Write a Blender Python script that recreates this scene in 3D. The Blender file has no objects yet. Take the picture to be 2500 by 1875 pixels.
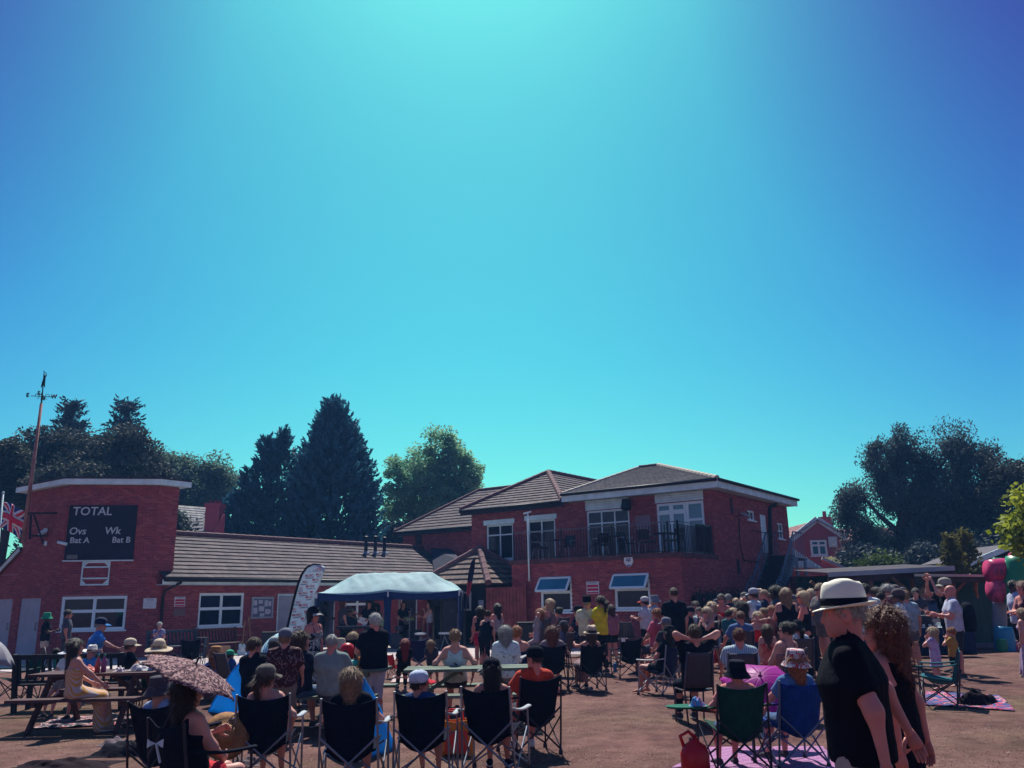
import bpy, bmesh, math, random
import numpy as np
from mathutils import Vector, Matrix, Euler, noise

# ------------------------------------------------------------------ camera
SC = bpy.context.scene
COL = SC.collection
F_PX, PITCH, ROLL, CAM_H = 2051.0, math.radians(14.42), math.radians(1.05), 1.66   # pixels are those of the 2500 x 1875 photograph
_cp, _sp, _cr, _sr = math.cos(PITCH), math.sin(PITCH), math.cos(ROLL), math.sin(ROLL)
CF = Vector((0, _cp, _sp))
_R0, _U0 = Vector((1, 0, 0)), Vector((0, -_sp, _cp))
CR = _cr * _R0 - _sr * _U0
CU = _cr * _U0 + _sr * _R0
CAM = Vector((0, 0, CAM_H))
cam_d = bpy.data.cameras.new('camera')
cam_o = bpy.data.objects.new('camera', cam_d)
COL.objects.link(cam_o)
cam_o.matrix_world = Matrix(((CR.x, CU.x, -CF.x, CAM.x), (CR.y, CU.y, -CF.y, CAM.y), (CR.z, CU.z, -CF.z, CAM.z), (0, 0, 0, 1)))
cam_d.sensor_width = 36.0
cam_d.lens = 36.0 * F_PX / 2500.0
cam_d.clip_start, cam_d.clip_end = 0.1, 4000
SC.camera = cam_o

def ray(px, py):
    return CF + CR * ((px - 1250.0) / F_PX) + CU * ((937.5 - py) / F_PX)
def at(px, py, Y):                      # the point seen at a pixel, Y metres ahead
    d = ray(px, py)
    return CAM + d * (Y / d.y)
def onz(px, py, z=0.0):                 # the point seen at a pixel at height z
    d = ray(px, py)
    return CAM + d * ((z - CAM_H) / d.z)
def proj(p):
    d = Vector(p) - CAM
    w = d.dot(CF)
    return 1250 + F_PX * d.dot(CR) / w, 937.5 - F_PX * d.dot(CU) / w

# ------------------------------------------------------------------ sky, sun, exposure
SUN_AZ, SUN_EL = math.radians(-3.0), math.radians(56.0)      # azimuth measured from straight ahead, clockwise
SUN_DIR = Vector((math.sin(SUN_AZ) * math.cos(SUN_EL), math.cos(SUN_AZ) * math.cos(SUN_EL), math.sin(SUN_EL)))
world = bpy.data.worlds.new('World')
SC.world = world
world.use_nodes = True
wn, wl = world.node_tree.nodes, world.node_tree.links
wn.clear()
w_out = wn.new('ShaderNodeOutputWorld')
w_bg = wn.new('ShaderNodeBackground')
w_bg.inputs['Strength'].default_value = 0.068
w_sky = wn.new('ShaderNodeTexSky')
w_sky.sky_type = 'NISHITA'
w_sky.sun_disc = False
w_sky.sun_elevation = SUN_EL
w_sky.sun_rotation = SUN_AZ
w_sky.air_density, w_sky.dust_density, w_sky.ozone_density = 1.0, .85, 2.5
w_hs = wn.new('ShaderNodeHueSaturation')
w_hs.inputs['Saturation'].default_value = 1.2
# a clear summer sky: aqua in the glow under the sun, deep blue to both sides, brightened behind as fill for shaded fronts
w_geo = wn.new('ShaderNodeTexCoord')
def wmath(op, a, b=None, c=None):
    n = wn.new('ShaderNodeMath'); n.operation = op
    for i, v in enumerate((a, b, c)):
        if v is None: continue
        if isinstance(v, (int, float)): n.inputs[i].default_value = v
        else: wl.new(v, n.inputs[i])
    return n.outputs[0]
def wdot(v):
    n = wn.new('ShaderNodeVectorMath'); n.operation = 'DOT_PRODUCT'
    wl.new(w_geo.outputs['Generated'], n.inputs[0]); n.inputs[1].default_value = v
    return n.outputs['Value']
_side = wdot((math.cos(SUN_AZ), -math.sin(SUN_AZ), 0))           # sideways of the sun's vertical plane
_ahead = wdot((math.sin(SUN_AZ) * .94, math.cos(SUN_AZ) * .94, .34))  # towards the glow below the sun
def wmix(f, a, b, mode='MIX'):
    n = wn.new('ShaderNodeMix'); n.data_type = 'RGBA'; n.blend_type = mode
    for k, v in (('Factor', f), ('A', a), ('B', b)):
        if isinstance(v, (int, float)): n.inputs[k].default_value = v
        elif isinstance(v, tuple): n.inputs[k].default_value = (*v, 1)
        else: wl.new(v, n.inputs[k])
    return n.outputs['Result']
def wclamp(v): return wmath('MINIMUM', wmath('MAXIMUM', v, 0.0), 1.0)
_s2 = wmath('MULTIPLY', _side, _side); _up = wmath('MAXIMUM', wdot((0, 0, 1)), 0.0)
_low = wclamp(wmath('MULTIPLY_ADD', _up, -3.6, 1.0))
_blue = wmath('MULTIPLY', wclamp(wmath('MULTIPLY', _s2, 3.4)), wclamp(wmath('MULTIPLY_ADD', _up, 2.4, .22)))
_viol = wclamp(wmath('MULTIPLY_ADD', wmath('MULTIPLY', _s2, wmath('MULTIPLY', _up, _up)), 17.0, -.34))
_back_fill = wclamp(wmath('MULTIPLY_ADD', _ahead, -1.5, .82))
_aqua = wmix(_low, (.37, 1.60, 1.13), (.66, 1.60, 1.05))
_tint = wmix(_back_fill, wmix(_viol, wmix(_blue, _aqua, (.20, .76, 1.08)), (.25, .28, .74)), (.92, .76, 1.0))
wl.new(w_sky.outputs[0], w_hs.inputs['Color'])
_sky = wmix(1.0, w_hs.outputs[0], _tint, 'MULTIPLY')
wl.new(_sky, w_bg.inputs['Color'])
wl.new(w_bg.outputs[0], w_out.inputs['Surface'])

sun_d = bpy.data.lights.new('sun', 'SUN')
sun_d.energy, sun_d.angle, sun_d.color = 5.0, math.radians(0.53), (1.0, .94, .86)
sun_o = bpy.data.objects.new('sun', sun_d)
COL.objects.link(sun_o)
sun_o.rotation_euler = SUN_DIR.to_track_quat('Z', 'Y').to_euler()
sun_o.location = (-20, 0, 60)

SC.view_settings.view_transform = 'Standard'
SC.view_settings.look = 'None'
SC.view_settings.exposure = 0.42
SC.view_settings.gamma = 1.0
SC.view_settings.use_curve_mapping = False
SC.cycles.use_denoising = True
SC.cycles.max_bounces = 5
SC.cycles.diffuse_bounces = 3
SC.cycles.glossy_bounces = 2
SC.cycles.transparent_max_bounces = 6
SC.cycles.volume_bounces = 0
SC.cycles.caustics_reflective = SC.cycles.caustics_refractive = False
# ------------------------------------------------------------------ helpers
RND = random.Random(7)
NR = np.random.default_rng(11)
MATS = {}
def mat(name, col, rough=.75, var=.12, scale=6.0, metal=0.0, bump=0.0, bscale=None, coords='Object', spec=.3, alpha=None, trans=0.0, col2=None, sheen=0.0):
    """Principled material with procedural noise variation of its own colour and a fine relief."""
    if name in MATS: return MATS[name]
    m = bpy.data.materials.new(name); m.use_nodes = True
    nt = m.node_tree; n, l = nt.nodes, nt.links
    b = n['Principled BSDF']
    b.inputs['Roughness'].default_value = rough
    b.inputs['Metallic'].default_value = metal
    b.inputs['Specular IOR Level'].default_value = spec
    if sheen: b.inputs['Sheen Weight'].default_value = sheen
    tc = n.new('ShaderNodeTexCoord')
    nz = n.new('ShaderNodeTexNoise'); nz.inputs['Scale'].default_value = scale; nz.inputs['Detail'].default_value = 4
    l.new(tc.outputs[coords], nz.inputs['Vector'])
    rp = n.new('ShaderNodeValToRGB')
    c2 = col2 or tuple(min(1, c * (1 + var)) for c in col)
    rp.color_ramp.elements[0].position, rp.color_ramp.elements[1].position = .3, .7
    rp.color_ramp.elements[0].color = (*[c * (1 - var) for c in col], 1)
    rp.color_ramp.elements[1].color = (*c2, 1)
    l.new(nz.outputs['Fac'], rp.inputs[0]); l.new(rp.outputs[0], b.inputs['Base Color'])
    if bump:
        nb = n.new('ShaderNodeTexNoise'); nb.inputs['Scale'].default_value = bscale or scale * 4; nb.inputs['Detail'].default_value = 3
        l.new(tc.outputs[coords], nb.inputs['Vector'])
        bp = n.new('ShaderNodeBump'); bp.inputs['Strength'].default_value = bump; bp.inputs['Distance'].default_value = .02
        l.new(nb.outputs['Fac'], bp.inputs['Height']); l.new(bp.outputs[0], b.inputs['Normal'])
    if alpha is not None: b.inputs['Alpha'].default_value = alpha
    if trans: b.inputs['Transmission Weight'].default_value = trans
    MATS[name] = m
    return m
def sheer(m, f=.5):
    """thin cloth that lets some light through"""
    nt = m.node_tree; n, l = nt.nodes, nt.links
    if any(x.type == 'BSDF_TRANSLUCENT' for x in n): return m
    t = n.new('ShaderNodeBsdfTranslucent'); mx = n.new('ShaderNodeMixShader'); mx.inputs[0].default_value = f
    p = n['Principled BSDF']; l.new(p.inputs['Base Color'].links[0].from_socket, t.inputs['Color'])
    l.new(p.outputs[0], mx.inputs[1]); l.new(t.outputs[0], mx.inputs[2]); l.new(mx.outputs[0], n['Material Output'].inputs['Surface'])
    return m
def pattern(name, kind, cols, scale=8.0, rough=.85, rot=(0, 0, 0), coords='Object'):
    """Printed cloth: stripes, checks, florals or speckles woven from procedural nodes."""
    if name in MATS: return MATS[name]
    m = bpy.data.materials.new(name); m.use_nodes = True
    nt = m.node_tree; n, l = nt.nodes, nt.links
    b = n['Principled BSDF']; b.inputs['Roughness'].default_value = rough; b.inputs['Specular IOR Level'].default_value = .2
    tc = n.new('ShaderNodeTexCoord'); mp = n.new('ShaderNodeMapping')
    mp.inputs['Rotation'].default_value = rot
    l.new(tc.outputs[coords], mp.inputs['Vector'])
    rp = n.new('ShaderNodeValToRGB'); rp.color_ramp.interpolation = 'CONSTANT'
    els = rp.color_ramp.elements
    k = len(cols)
    els[0].position, els[0].color = 0, (*cols[0], 1)
    if kind == 'stripe':
        t = n.new('ShaderNodeTexWave'); t.inputs['Scale'].default_value = scale; t.inputs['Distortion'].default_value = .4; t.inputs['Detail'].default_value = 0
        out = t.outputs['Fac']; pos = [0, .5]
    elif kind == 'check':
        t = n.new('ShaderNodeTexChecker'); t.inputs['Scale'].default_value = scale; out = t.outputs['Fac']; pos = [0, .5]
    elif kind == 'floral':
        t = n.new('ShaderNodeTexNoise'); t.inputs['Scale'].default_value = scale; t.inputs['Detail'].default_value = 2; t.inputs['Distortion'].default_value = 1.2
        out = t.outputs['Fac']; pos = [0, .5, .57, .62]
    else:
        t = n.new('ShaderNodeTexVoronoi'); t.inputs['Scale'].default_value = scale
        s = n.new('ShaderNodeSeparateColor'); l.new(t.outputs['Color'], s.inputs[0]); out = s.outputs[0]
        pos = [i / k for i in range(k)]
    els[1].position, els[1].color = pos[1], (*cols[1], 1)
    for i in range(2, k):
        e = els.new(pos[i] if i < len(pos) else .5 + .1 * i); e.color = (*cols[i], 1)
    l.new(mp.outputs[0], t.inputs['Vector']); l.new(out, rp.inputs[0]); l.new(rp.outputs[0], b.inputs['Base Color'])
    MATS[name] = m
    return m
def _key(c): return '%02x%02x%02x' % tuple(int(255 * v) for v in c)
def cloth(c, rough=.9):
    dk = max(c) < .03
    return mat('cloth_' + _key(c), c, rough, .22, 9, bump=.45, bscale=26, spec=.06 if dk else .15, sheen=0 if dk else .06)
def plain(c, rough=.55, metal=0.0): return mat('plain_%s_%d_%d' % (_key(c), rough * 100, metal * 10), c, rough, .08, 12, metal, bump=.05)

class MB:
    """Collects vertices and faces for one mesh."""
    def __init__(s): s.v, s.f, s.m = [], [], []
    def add(s, vs, fs, mi=0):
        k = len(s.v); s.v += [tuple(p) for p in vs]
        s.f += [tuple(i + k for i in f) for f in fs]; s.m += [mi] * len(fs)
        return s
    def box(s, c, size, R=None, mi=0, taper=1.0):
        hx, hy, hz = size[0] / 2, size[1] / 2, size[2] / 2
        vs = []
        for z in (-hz, hz):
            q = taper if z > 0 else 1.0
            for x, y in ((-hx, -hy), (hx, -hy), (hx, hy), (-hx, hy)):
                p = Vector((x * q, y * q, z))
                if R is not None: p = R @ p
                vs.append(p + Vector(c))
        return s.add(vs, [(3, 2, 1, 0), (4, 5, 6, 7), (0, 1, 5, 4), (1, 2, 6, 5), (2, 3, 7, 6), (3, 0, 4, 7)], mi)
    def bar(s, a, b, w, h=None, mi=0, up=(0, 0, 1)):
        a, b = Vector(a), Vector(b); d = b - a; L = d.length
        z = d / L; x = Vector(up).cross(z)
        if x.length < 1e-4: x = Vector((1, 0, 0)).cross(z)
        x.normalize(); y = z.cross(x)
        R = Matrix((x, y, z)).transposed()
        return s.box((a + b) / 2, (w, h or w, L), R, mi)
    def tube(s, pts, r, n=8, mi=0, cap=True, squash=1.0):
        pts = [Vector(p) for p in pts]; k = len(pts)
        rs = r if isinstance(r, (list, tuple)) else [r] * k
        vs = []; prev = None
        for i, p in enumerate(pts):
            d = (pts[min(i + 1, k - 1)] - pts[max(i - 1, 0)])
            d = d.normalized() if d.length > 1e-6 else Vector((0, 0, 1))
            if prev is None:
                x = d.cross(Vector((0, 0, 1)))
                if x.length < 1e-3: x = d.cross(Vector((1, 0, 0)))
            else:
                x = prev - d * prev.dot(d)
            x.normalize(); prev = x; y = d.cross(x)
            for j in range(n):
                a = 2 * math.pi * j / n
                vs.append(p + (x * math.cos(a) + y * math.sin(a) * squash) * rs[i])
        fs = [(i * n + j, i * n + (j + 1) % n, (i + 1) * n + (j + 1) % n, (i + 1) * n + j) for i in range(k - 1) for j in range(n)]
        if cap: fs += [tuple(range(n - 1, -1, -1)), tuple((k - 1) * n + j for j in range(n))]
        return s.add(vs, fs, mi)
    def lathe(s, prof, n=20, c=(0, 0, 0), mi=0, sx=1.0, sy=1.0, fn=None):
        vs = []
        for (r, z) in prof:
            for j in range(n):
                a = 2 * math.pi * j / n
                p = Vector((r * math.cos(a) * sx, r * math.sin(a) * sy, z))
                if fn: p = fn(p, a)
                vs.append(p + Vector(c))
        k = len(prof)
        fs = [(i * n + j, i * n + (j + 1) % n, (i + 1) * n + (j + 1) % n, (i + 1) * n + j) for i in range(k - 1) for j in range(n)]
        return s.add(vs, fs, mi)
    def grid(s, fn, nu, nv, mi=0, thick=0.0):
        """surface fn(u,v) on [0,1]^2; with thickness it is doubled along its normal"""
        P = [[Vector(fn(i / nu, j / nv)) for j in range(nv + 1)] for i in range(nu + 1)]
        vs = [p for row in P for p in row]
        fs = [(i * (nv + 1) + j, (i + 1) * (nv + 1) + j, (i + 1) * (nv + 1) + j + 1, i * (nv + 1) + j + 1) for i in range(nu) for j in range(nv)]
        if thick:
            N = []
            for i in range(nu + 1):
                for j in range(nv + 1):
                    a = P[min(i + 1, nu)][j] - P[max(i - 1, 0)][j]; b = P[i][min(j + 1, nv)] - P[i][max(j - 1, 0)]
                    q = a.cross(b); N.append(q.normalized() if q.length > 1e-9 else Vector((0, 0, 1)))
            k = len(vs)
            vs2 = [p - q * thick for p, q in zip(vs, N)]
            fs2 = [tuple(reversed([a + k for a in f])) for f in fs]
            edge = [i * (nv + 1) for i in range(nu + 1)] + [nu * (nv + 1) + j for j in range(1, nv + 1)] + [i * (nv + 1) + nv for i in range(nu - 1, -1, -1)] + [j for j in range(nv - 1, 0, -1)]
            fs3 = [(edge[(q + 1) % len(edge)], edge[q], edge[q] + k, edge[(q + 1) % len(edge)] + k) for q in range(len(edge))]
            return s.add(vs + vs2, fs + fs2 + fs3, mi)
        return s.add(vs, fs, mi)
    def np(s, V, F, mi=0):
        k = len(s.v); s.v += [tuple(p) for p in V.tolist()]; s.f += [tuple(i + k for i in f) for f in F.tolist()]; s.m += [mi] * len(F)
        return s
    def mesh(s, name, mats, smooth=False):
        me = bpy.data.meshes.new(name)
        me.from_pydata(s.v, [], s.f)
        for m in (mats if isinstance(mats, (list, tuple)) else [mats]): me.materials.append(m)
        if len(me.materials) > 1: me.polygons.foreach_set('material_index', s.m)
        if smooth: me.polygons.foreach_set('use_smooth', [True] * len(me.polygons))
        me.update()
        return me
    def build(s, name, mats, parent=None, smooth=False, **kw):
        return link(name, s.mesh(name, mats, smooth), parent, **kw)

def link(name, me, parent=None, loc=None, rot=None, M=None, kind=None, **props):
    o = bpy.data.objects.new(name, me); COL.objects.link(o)
    if parent is not None: o.parent = parent
    if M is not None: o.matrix_local = M
    if loc is not None: o.location = loc
    if rot is not None: o.rotation_euler = rot
    if kind: o['kind'] = kind
    for k, v in props.items(): o[k] = v
    return o
def tag(o, label, cat, group=None):
    o['label'] = label; o['category'] = cat
    if group: o['group'] = group
    return o
def thing(name, label, cat, loc=(0, 0, 0), rotz=0.0, group=None):
    o = bpy.data.objects.new(name, None); COL.objects.link(o)
    o.empty_display_size = .1
    o.location = loc; o.rotation_euler = (0, 0, rotz)
    return tag(o, label, cat, group)
def copy_tree(o, parent=None, **kw):
    c = o.copy(); COL.objects.link(c); c.parent = parent
    for ch in o.children: copy_tree(ch, c)
    return c
def dup(o, loc, rotz, label, group=None, scale=None):
    c = copy_tree(o); c.location = loc; c.rotation_euler = (0, 0, rotz); c['label'] = label
    if group: c['group'] = group
    if scale: c.scale = scale
    return c
def text_mesh(body, size, depth=.004, shear=0.0, bold=0.0, align='CENTER'):
    cu = bpy.data.curves.new('lettering', 'FONT'); cu.body = body; cu.size = size; cu.extrude = depth; cu.shear = shear; cu.offset = bold; cu.align_x = align
    cu.resolution_u = 3
    ob = bpy.data.objects.new('lettering', cu); COL.objects.link(ob)
    me = bpy.data.meshes.new_from_object(ob.evaluated_get(bpy.context.evaluated_depsgraph_get()))
    bpy.data.objects.remove(ob); bpy.data.curves.remove(cu)
    return me
def frame_mat(O, x, z):
    """matrix with local x along x, local z along z (y completes it)"""
    x, z = Vector(x).normalized(), Vector(z).normalized(); y = z.cross(x)
    M = Matrix((x, y, z)).transposed().to_4x4(); M.translation = Vector(O)
    return M
def pick(P, d, px, z):
    """t such that P + t d (at height z) is seen in pixel column px"""
    lo, hi = -60.0, 60.0
    P, d = Vector((P[0], P[1], z)), Vector((d[0], d[1], 0))
    best = None
    a, b = (P - CAM), d
    # (a + t b).(CR*F - CF*(px-1250)) = 0
    w = CR * F_PX - CF * (px - 1250.0)
    return -a.dot(w) / b.dot(w)
# ------------------------------------------------------------------ the ground
U2, V2 = Vector((.814, -.581, 0)).normalized(), Vector((.581, .814, 0)).normalized()     # the two directions the clubhouse is laid out on
C2 = (U2 + V2).normalized()
def onplane(P, n, px, py):
    d = ray(px, py); n = Vector(n)
    return CAM + d * ((Vector(P) - CAM).dot(n) / d.dot(n))

def ground_material():
    m = bpy.data.materials.new('parched_grass'); m.use_nodes = True
    nt = m.node_tree; n, l = nt.nodes, nt.links
    b = n['Principled BSDF']; b.inputs['Roughness'].default_value = .95; b.inputs['Specular IOR Level'].default_value = .1
    tc = n.new('ShaderNodeTexCoord')
    def nz(s, d=5, r=.6, dist=0):
        t = n.new('ShaderNodeTexNoise'); t.inputs['Scale'].default_value = s; t.inputs['Detail'].default_value = d; t.inputs['Roughness'].default_value = r
        t.inputs['Distortion'].default_value = dist
        l.new(tc.outputs['Object'], t.inputs['Vector']); return t.outputs['Fac']
    def ramp(f, a, c, p0=.35, p1=.65):
        r = n.new('ShaderNodeValToRGB'); r.color_ramp.elements[0].position, r.color_ramp.elements[1].position = p0, p1
        r.color_ramp.elements[0].color, r.color_ramp.elements[1].color = (*a, 1), (*c, 1)
        l.new(f, r.inputs[0]); return r.outputs[0]
    def mix(f, a, c, mode='MIX'):
        x = n.new('ShaderNodeMix'); x.data_type = 'RGBA'; x.blend_type = mode
        if isinstance(f, float): x.inputs['Factor'].default_value = f
        else: l.new(f, x.inputs['Factor'])
        l.new(a, x.inputs['A']); l.new(c, x.inputs['B']); return x.outputs['Result']
    earth = ramp(nz(.9), (.104, .045, .049), (.168, .086, .076))
    straw = ramp(nz(26, 6, .75), (.134, .064, .063), (.24, .148, .124))
    base = mix(ramp(nz(.35, 4), (.15,) * 3, (.85,) * 3), earth, straw)
    fine = ramp(nz(140, 3, .8), (.76,) * 3, (1.12,) * 3, .3, .7)
    green = ramp(nz(.22, 3, .5, .6), (1, 1, 1), (.80, 1.0, .74), .48, .72)
    patch = ramp(nz(.55, 3, .6, .8), (.76, .74, .76), (1.16, 1.16, 1.14), .36, .64)
    worn = ramp(nz(3.2, 5, .7), (.72, .68, .68), (1.15, 1.12, 1.1), .38, .62)
    l.new(mix(1.0, mix(1.0, mix(1.0, mix(1.0, base, patch, 'MULTIPLY'), fine, 'MULTIPLY'), green, 'MULTIPLY'), worn, 'MULTIPLY'), b.inputs['Base Color'])
    bp = n.new('ShaderNodeBump'); bp.inputs['Strength'].default_value = .5; bp.inputs['Distance'].default_value = .03
    l.new(nz(45, 6, .8), bp.inputs['Height']); l.new(bp.outputs[0], b.inputs['Normal'])
    return m
g = MB()
def gfn(u, v):
    x, y = -260 + 520 * u, -120 + 620 * v
    return (x, y, .0)
g.grid(gfn, 40, 40)
g.build('ground', ground_material(), kind='structure')
# short parched turf, too fine to count
def turf():
    N = 52000
    yy = 7.5 + 15.0 * NR.random(N) ** 1.6
    xx = (NR.random(N) - .5) * 1.35 * yy
    keep = np.sin(xx * 1.7 + np.sin(yy * 1.3) * 2) + np.sin(yy * 2.1 + xx * .6) + NR.normal(0, .8, N) > -.9
    xx, yy = xx[keep], yy[keep]; N = len(xx)
    a = NR.random(N) * 6.283; h = .004 + .010 * NR.random(N); w = .003 + .003 * NR.random(N); le = (NR.random((N, 2)) - .5) * np.array([.09, .05])
    V = np.zeros((N, 3, 3))
    V[:, 0] = np.stack([xx - np.cos(a) * w, yy - np.sin(a) * w, np.zeros(N)], 1)
    V[:, 1] = np.stack([xx + np.cos(a) * w, yy + np.sin(a) * w, np.zeros(N)], 1)
    V[:, 2] = np.stack([xx + le[:, 0], yy + le[:, 1], h], 1)
    mb = MB(); mb.np(V.reshape(-1, 3), np.arange(N * 3).reshape(-1, 3))
    o = mb.build('dry_grass', mat('dry_blades', (.30, .19, .165), .9, .3, 2.0, coords='Object'), kind='stuff')
    o['label'] = 'short parched grass over the trodden brown ground'
turf()

# ------------------------------------------------------------------ masonry kit
BR = [mat('brick_a', (.33, .072, .090), .9, .22, 14, bump=.25, bscale=60), mat('brick_b', (.29, .064, .084), .9, .22, 14, bump=.25, bscale=60), mat('brick_c', (.38, .104, .112), .9, .2, 14, bump=.25, bscale=60),
      mat('brick_d', (.24, .058, .082), .9, .25, 14, bump=.25, bscale=60)]
MORTAR = mat('mortar', (.36, .16, .19), .95, .2, 8, bump=.2)
DARKWEAR = mat('stained_mortar', (.36, .20, .20), .95, .2, 8)
WHITE = mat('white_upvc', (.78, .95, .96), .35, .05, 5)
FASCIA = mat('white_fascia', (.66, .86, .88), .55, .14, 3, bump=.05)
def glass_mat():
    m = mat('window_glass', (.010, .016, .036), .06, .3, 1.5, spec=.45)
    return m
GLASS = glass_mat()
SKYGLASS = mat('sky_tinted_glass', (.025, .18, .26), .03, .2, 1.0, spec=1.0)  # opaque panes; the sky's reflection is put into the blue base colour
BLACKPIPE = mat('black_pipe', (.012, .012, .022), .5, .2, 6)
class Masonry:
    """Walls of one building: mortar cores, bricks standing proud of them; the nearest 300 bricks are parts of their own."""
    def __init__(s, parent): s.p, s.o, s.whole, s.cut = parent, parent.location.copy(), [], []; s.core = MB()
    def wall(s, P, d, n, L, z0, z1, openings=(), mirror=False):
        P, d, n = Vector(P), Vector(d), Vector(n)
        xs = sorted({0, L, *[min(max(v, 0), L) for o in openings for v in o[:2]]}); zs = sorted({z0, z1, *[min(max(v, z0), z1) for o in openings for v in o[2:4]]})
        R = Matrix((d, n, Vector((0, 0, 1)))).transposed()
        for i in range(len(xs) - 1):
            for j in range(len(zs) - 1):
                cx, cz = (xs[i] + xs[i + 1]) / 2, (zs[j] + zs[j + 1]) / 2
                if any(o[0] < cx < o[1] and o[2] < cz < o[3] for o in openings): continue
                c = P + d * cx + Vector((0, 0, cz)) - n * .11 - s.o
                s.core.box(c, (xs[i + 1] - xs[i], .2, zs[j + 1] - zs[j]), R)
        rows = int((z1 - z0) / .075)
        for r in range(rows):
            z = z0 + .0375 + r * .075
            off = 0 if r % 2 else -.1125
            for k in range(int(L / .225) + 2):
                a, b = off + k * .225 + .005, off + k * .225 + .220
                a, b = max(a, 0), min(b, L)
                if b - a < .03: continue
                segs = [(a, b)]
                for o in openings:
                    if o[2] - .03 < z < o[3] + .03:
                        ns = []
                        for (p, q) in segs:
                            if q <= o[0] or p >= o[1]: ns.append((p, q)); continue
                            if p < o[0] - .03: ns.append((p, o[0]))
                            if q > o[1] + .03: ns.append((o[1], q))
                        segs = ns
                for (p, q) in segs:
                    full = q - p > .2
                    jit = RND.random() * .004
                    c = P + d * ((p + q) / 2) + Vector((0, 0, z)) + n * (.001 + jit)
                    t = RND.choices((0, 1, 2, 3), (5, 4, 3, 2))[0]
                    (s.whole if full else s.cut).append((c, d, n, q - p, t))
    def finish(s, quota=300, core=None):
        s.core.build('wall', core or MORTAR, s.p)
        def key(b):
            x, y = proj(b[0]); inside = 0 < x < 2500 and 0 < y < 1500
            return (not inside, (b[0] - CAM).length)
        s.whole.sort(key=key)
        ind, rest = s.whole[:quota], s.whole[quota:] + s.cut
        shared = {}
        for (c, d, n, L, t) in ind:
            if t not in shared:
                mb = MB(); mb.box((0, 0, 0), (.215, .03, .065)); shared[t] = mb.mesh('brick', BR[t])
            R = Matrix((d, n, Vector((0, 0, 1)))).transposed().to_4x4(); R.translation = c - s.o
            if R.determinant() < 0: R = Matrix((-d, n, Vector((0, 0, 1)))).transposed().to_4x4(); R.translation = c - s.o
            link('brick', shared[t], s.p, M=R)
        if rest:
            A = np.array([[*(b[0] - s.o), *b[1], *b[2], b[3]] for b in rest]); T = np.array([b[4] for b in rest])
            c, d, n, L = A[:, 0:3], A[:, 3:6], A[:, 6:9], A[:, 9:10]
            z = np.array([0, 0, 1.0])
            V = np.stack([c + sx * d * L / 2 + sy * n * .015 + sz * z * .0325 for sz in (-1, 1) for (sx, sy) in ((-1, -1), (1, -1), (1, 1), (-1, 1))], 1)
            base = np.array([(4, 5, 6, 7), (2, 3, 7, 6), (1, 2, 6, 5), (3, 0, 4, 7), (3, 2, 1, 0)])
            Fc = (base[None] + (np.arange(len(rest)) * 8)[:, None, None]).reshape(-1, 4)
            mb = MB(); mb.np(V.reshape(-1, 3), Fc); mb.m = np.repeat(T, 5).tolist()
            mb.build('brickwork', BR, s.p, kind='stuff')

def window(parent, P, d, n, x0, x1, z0, z1, cols=(1,), rows=(1,), name='window', recess=.06, glass=None, sill=True, fr=.07, solid=(), label=None, mull=.05):
    """Framed window in a wall: frame mesh, panes and sill as sub-parts. cols/rows are proportions."""
    o = parent.location; P, d, n = Vector(P) - o, Vector(d), Vector(n)
    glass = glass or GLASS
    R = Matrix((d, n, Vector((0, 0, 1)))).transposed()
    def B(mb, a, b, c, e, y, t): mb.box(P + d * ((a + b) / 2) + n * y + Vector((0, 0, (c + e) / 2)), (b - a, t, e - c), R)
    f = MB()
    B(f, x0, x0 + fr, z0, z1, -recess, .07); B(f, x1 - fr, x1, z0, z1, -recess, .07)
    B(f, x0 + fr, x1 - fr, z1 - fr, z1, -recess, .068); B(f, x0 + fr, x1 - fr, z0, z0 + fr, -recess, .068)
    ix0, ix1, iz0, iz1 = x0 + fr, x1 - fr, z0 + fr, z1 - fr
    cs = np.cumsum([0, *cols]) / sum(cols) * (ix1 - ix0) + ix0; rs = np.cumsum([0, *rows]) / sum(rows) * (iz1 - iz0) + iz0
    for c in cs[1:-1]: B(f, c - mull / 2, c + mull / 2, iz0, iz1, -recess, .06)
    for r in rs[1:-1]: B(f, ix0, ix1, r - mull / 2, r + mull / 2, -recess, .062)
    w = f.build(name, WHITE, parent)
    if label: w['label'] = label
    for i in range(len(cs) - 1):
        for j in range(len(rs) - 1):
            p = MB(); B(p, cs[i], cs[i + 1], rs[j], rs[j + 1], -recess - .01, .012)
            p.build('panel' if (i, j) in solid else 'pane', WHITE if (i, j) in solid else glass, w)
    if sill:
        s = MB(); B(s, x0 - .06, x1 + .06, z0 - .05, z0, -.01, .16); s.build('sill', WHITE, w)
    return w
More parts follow.
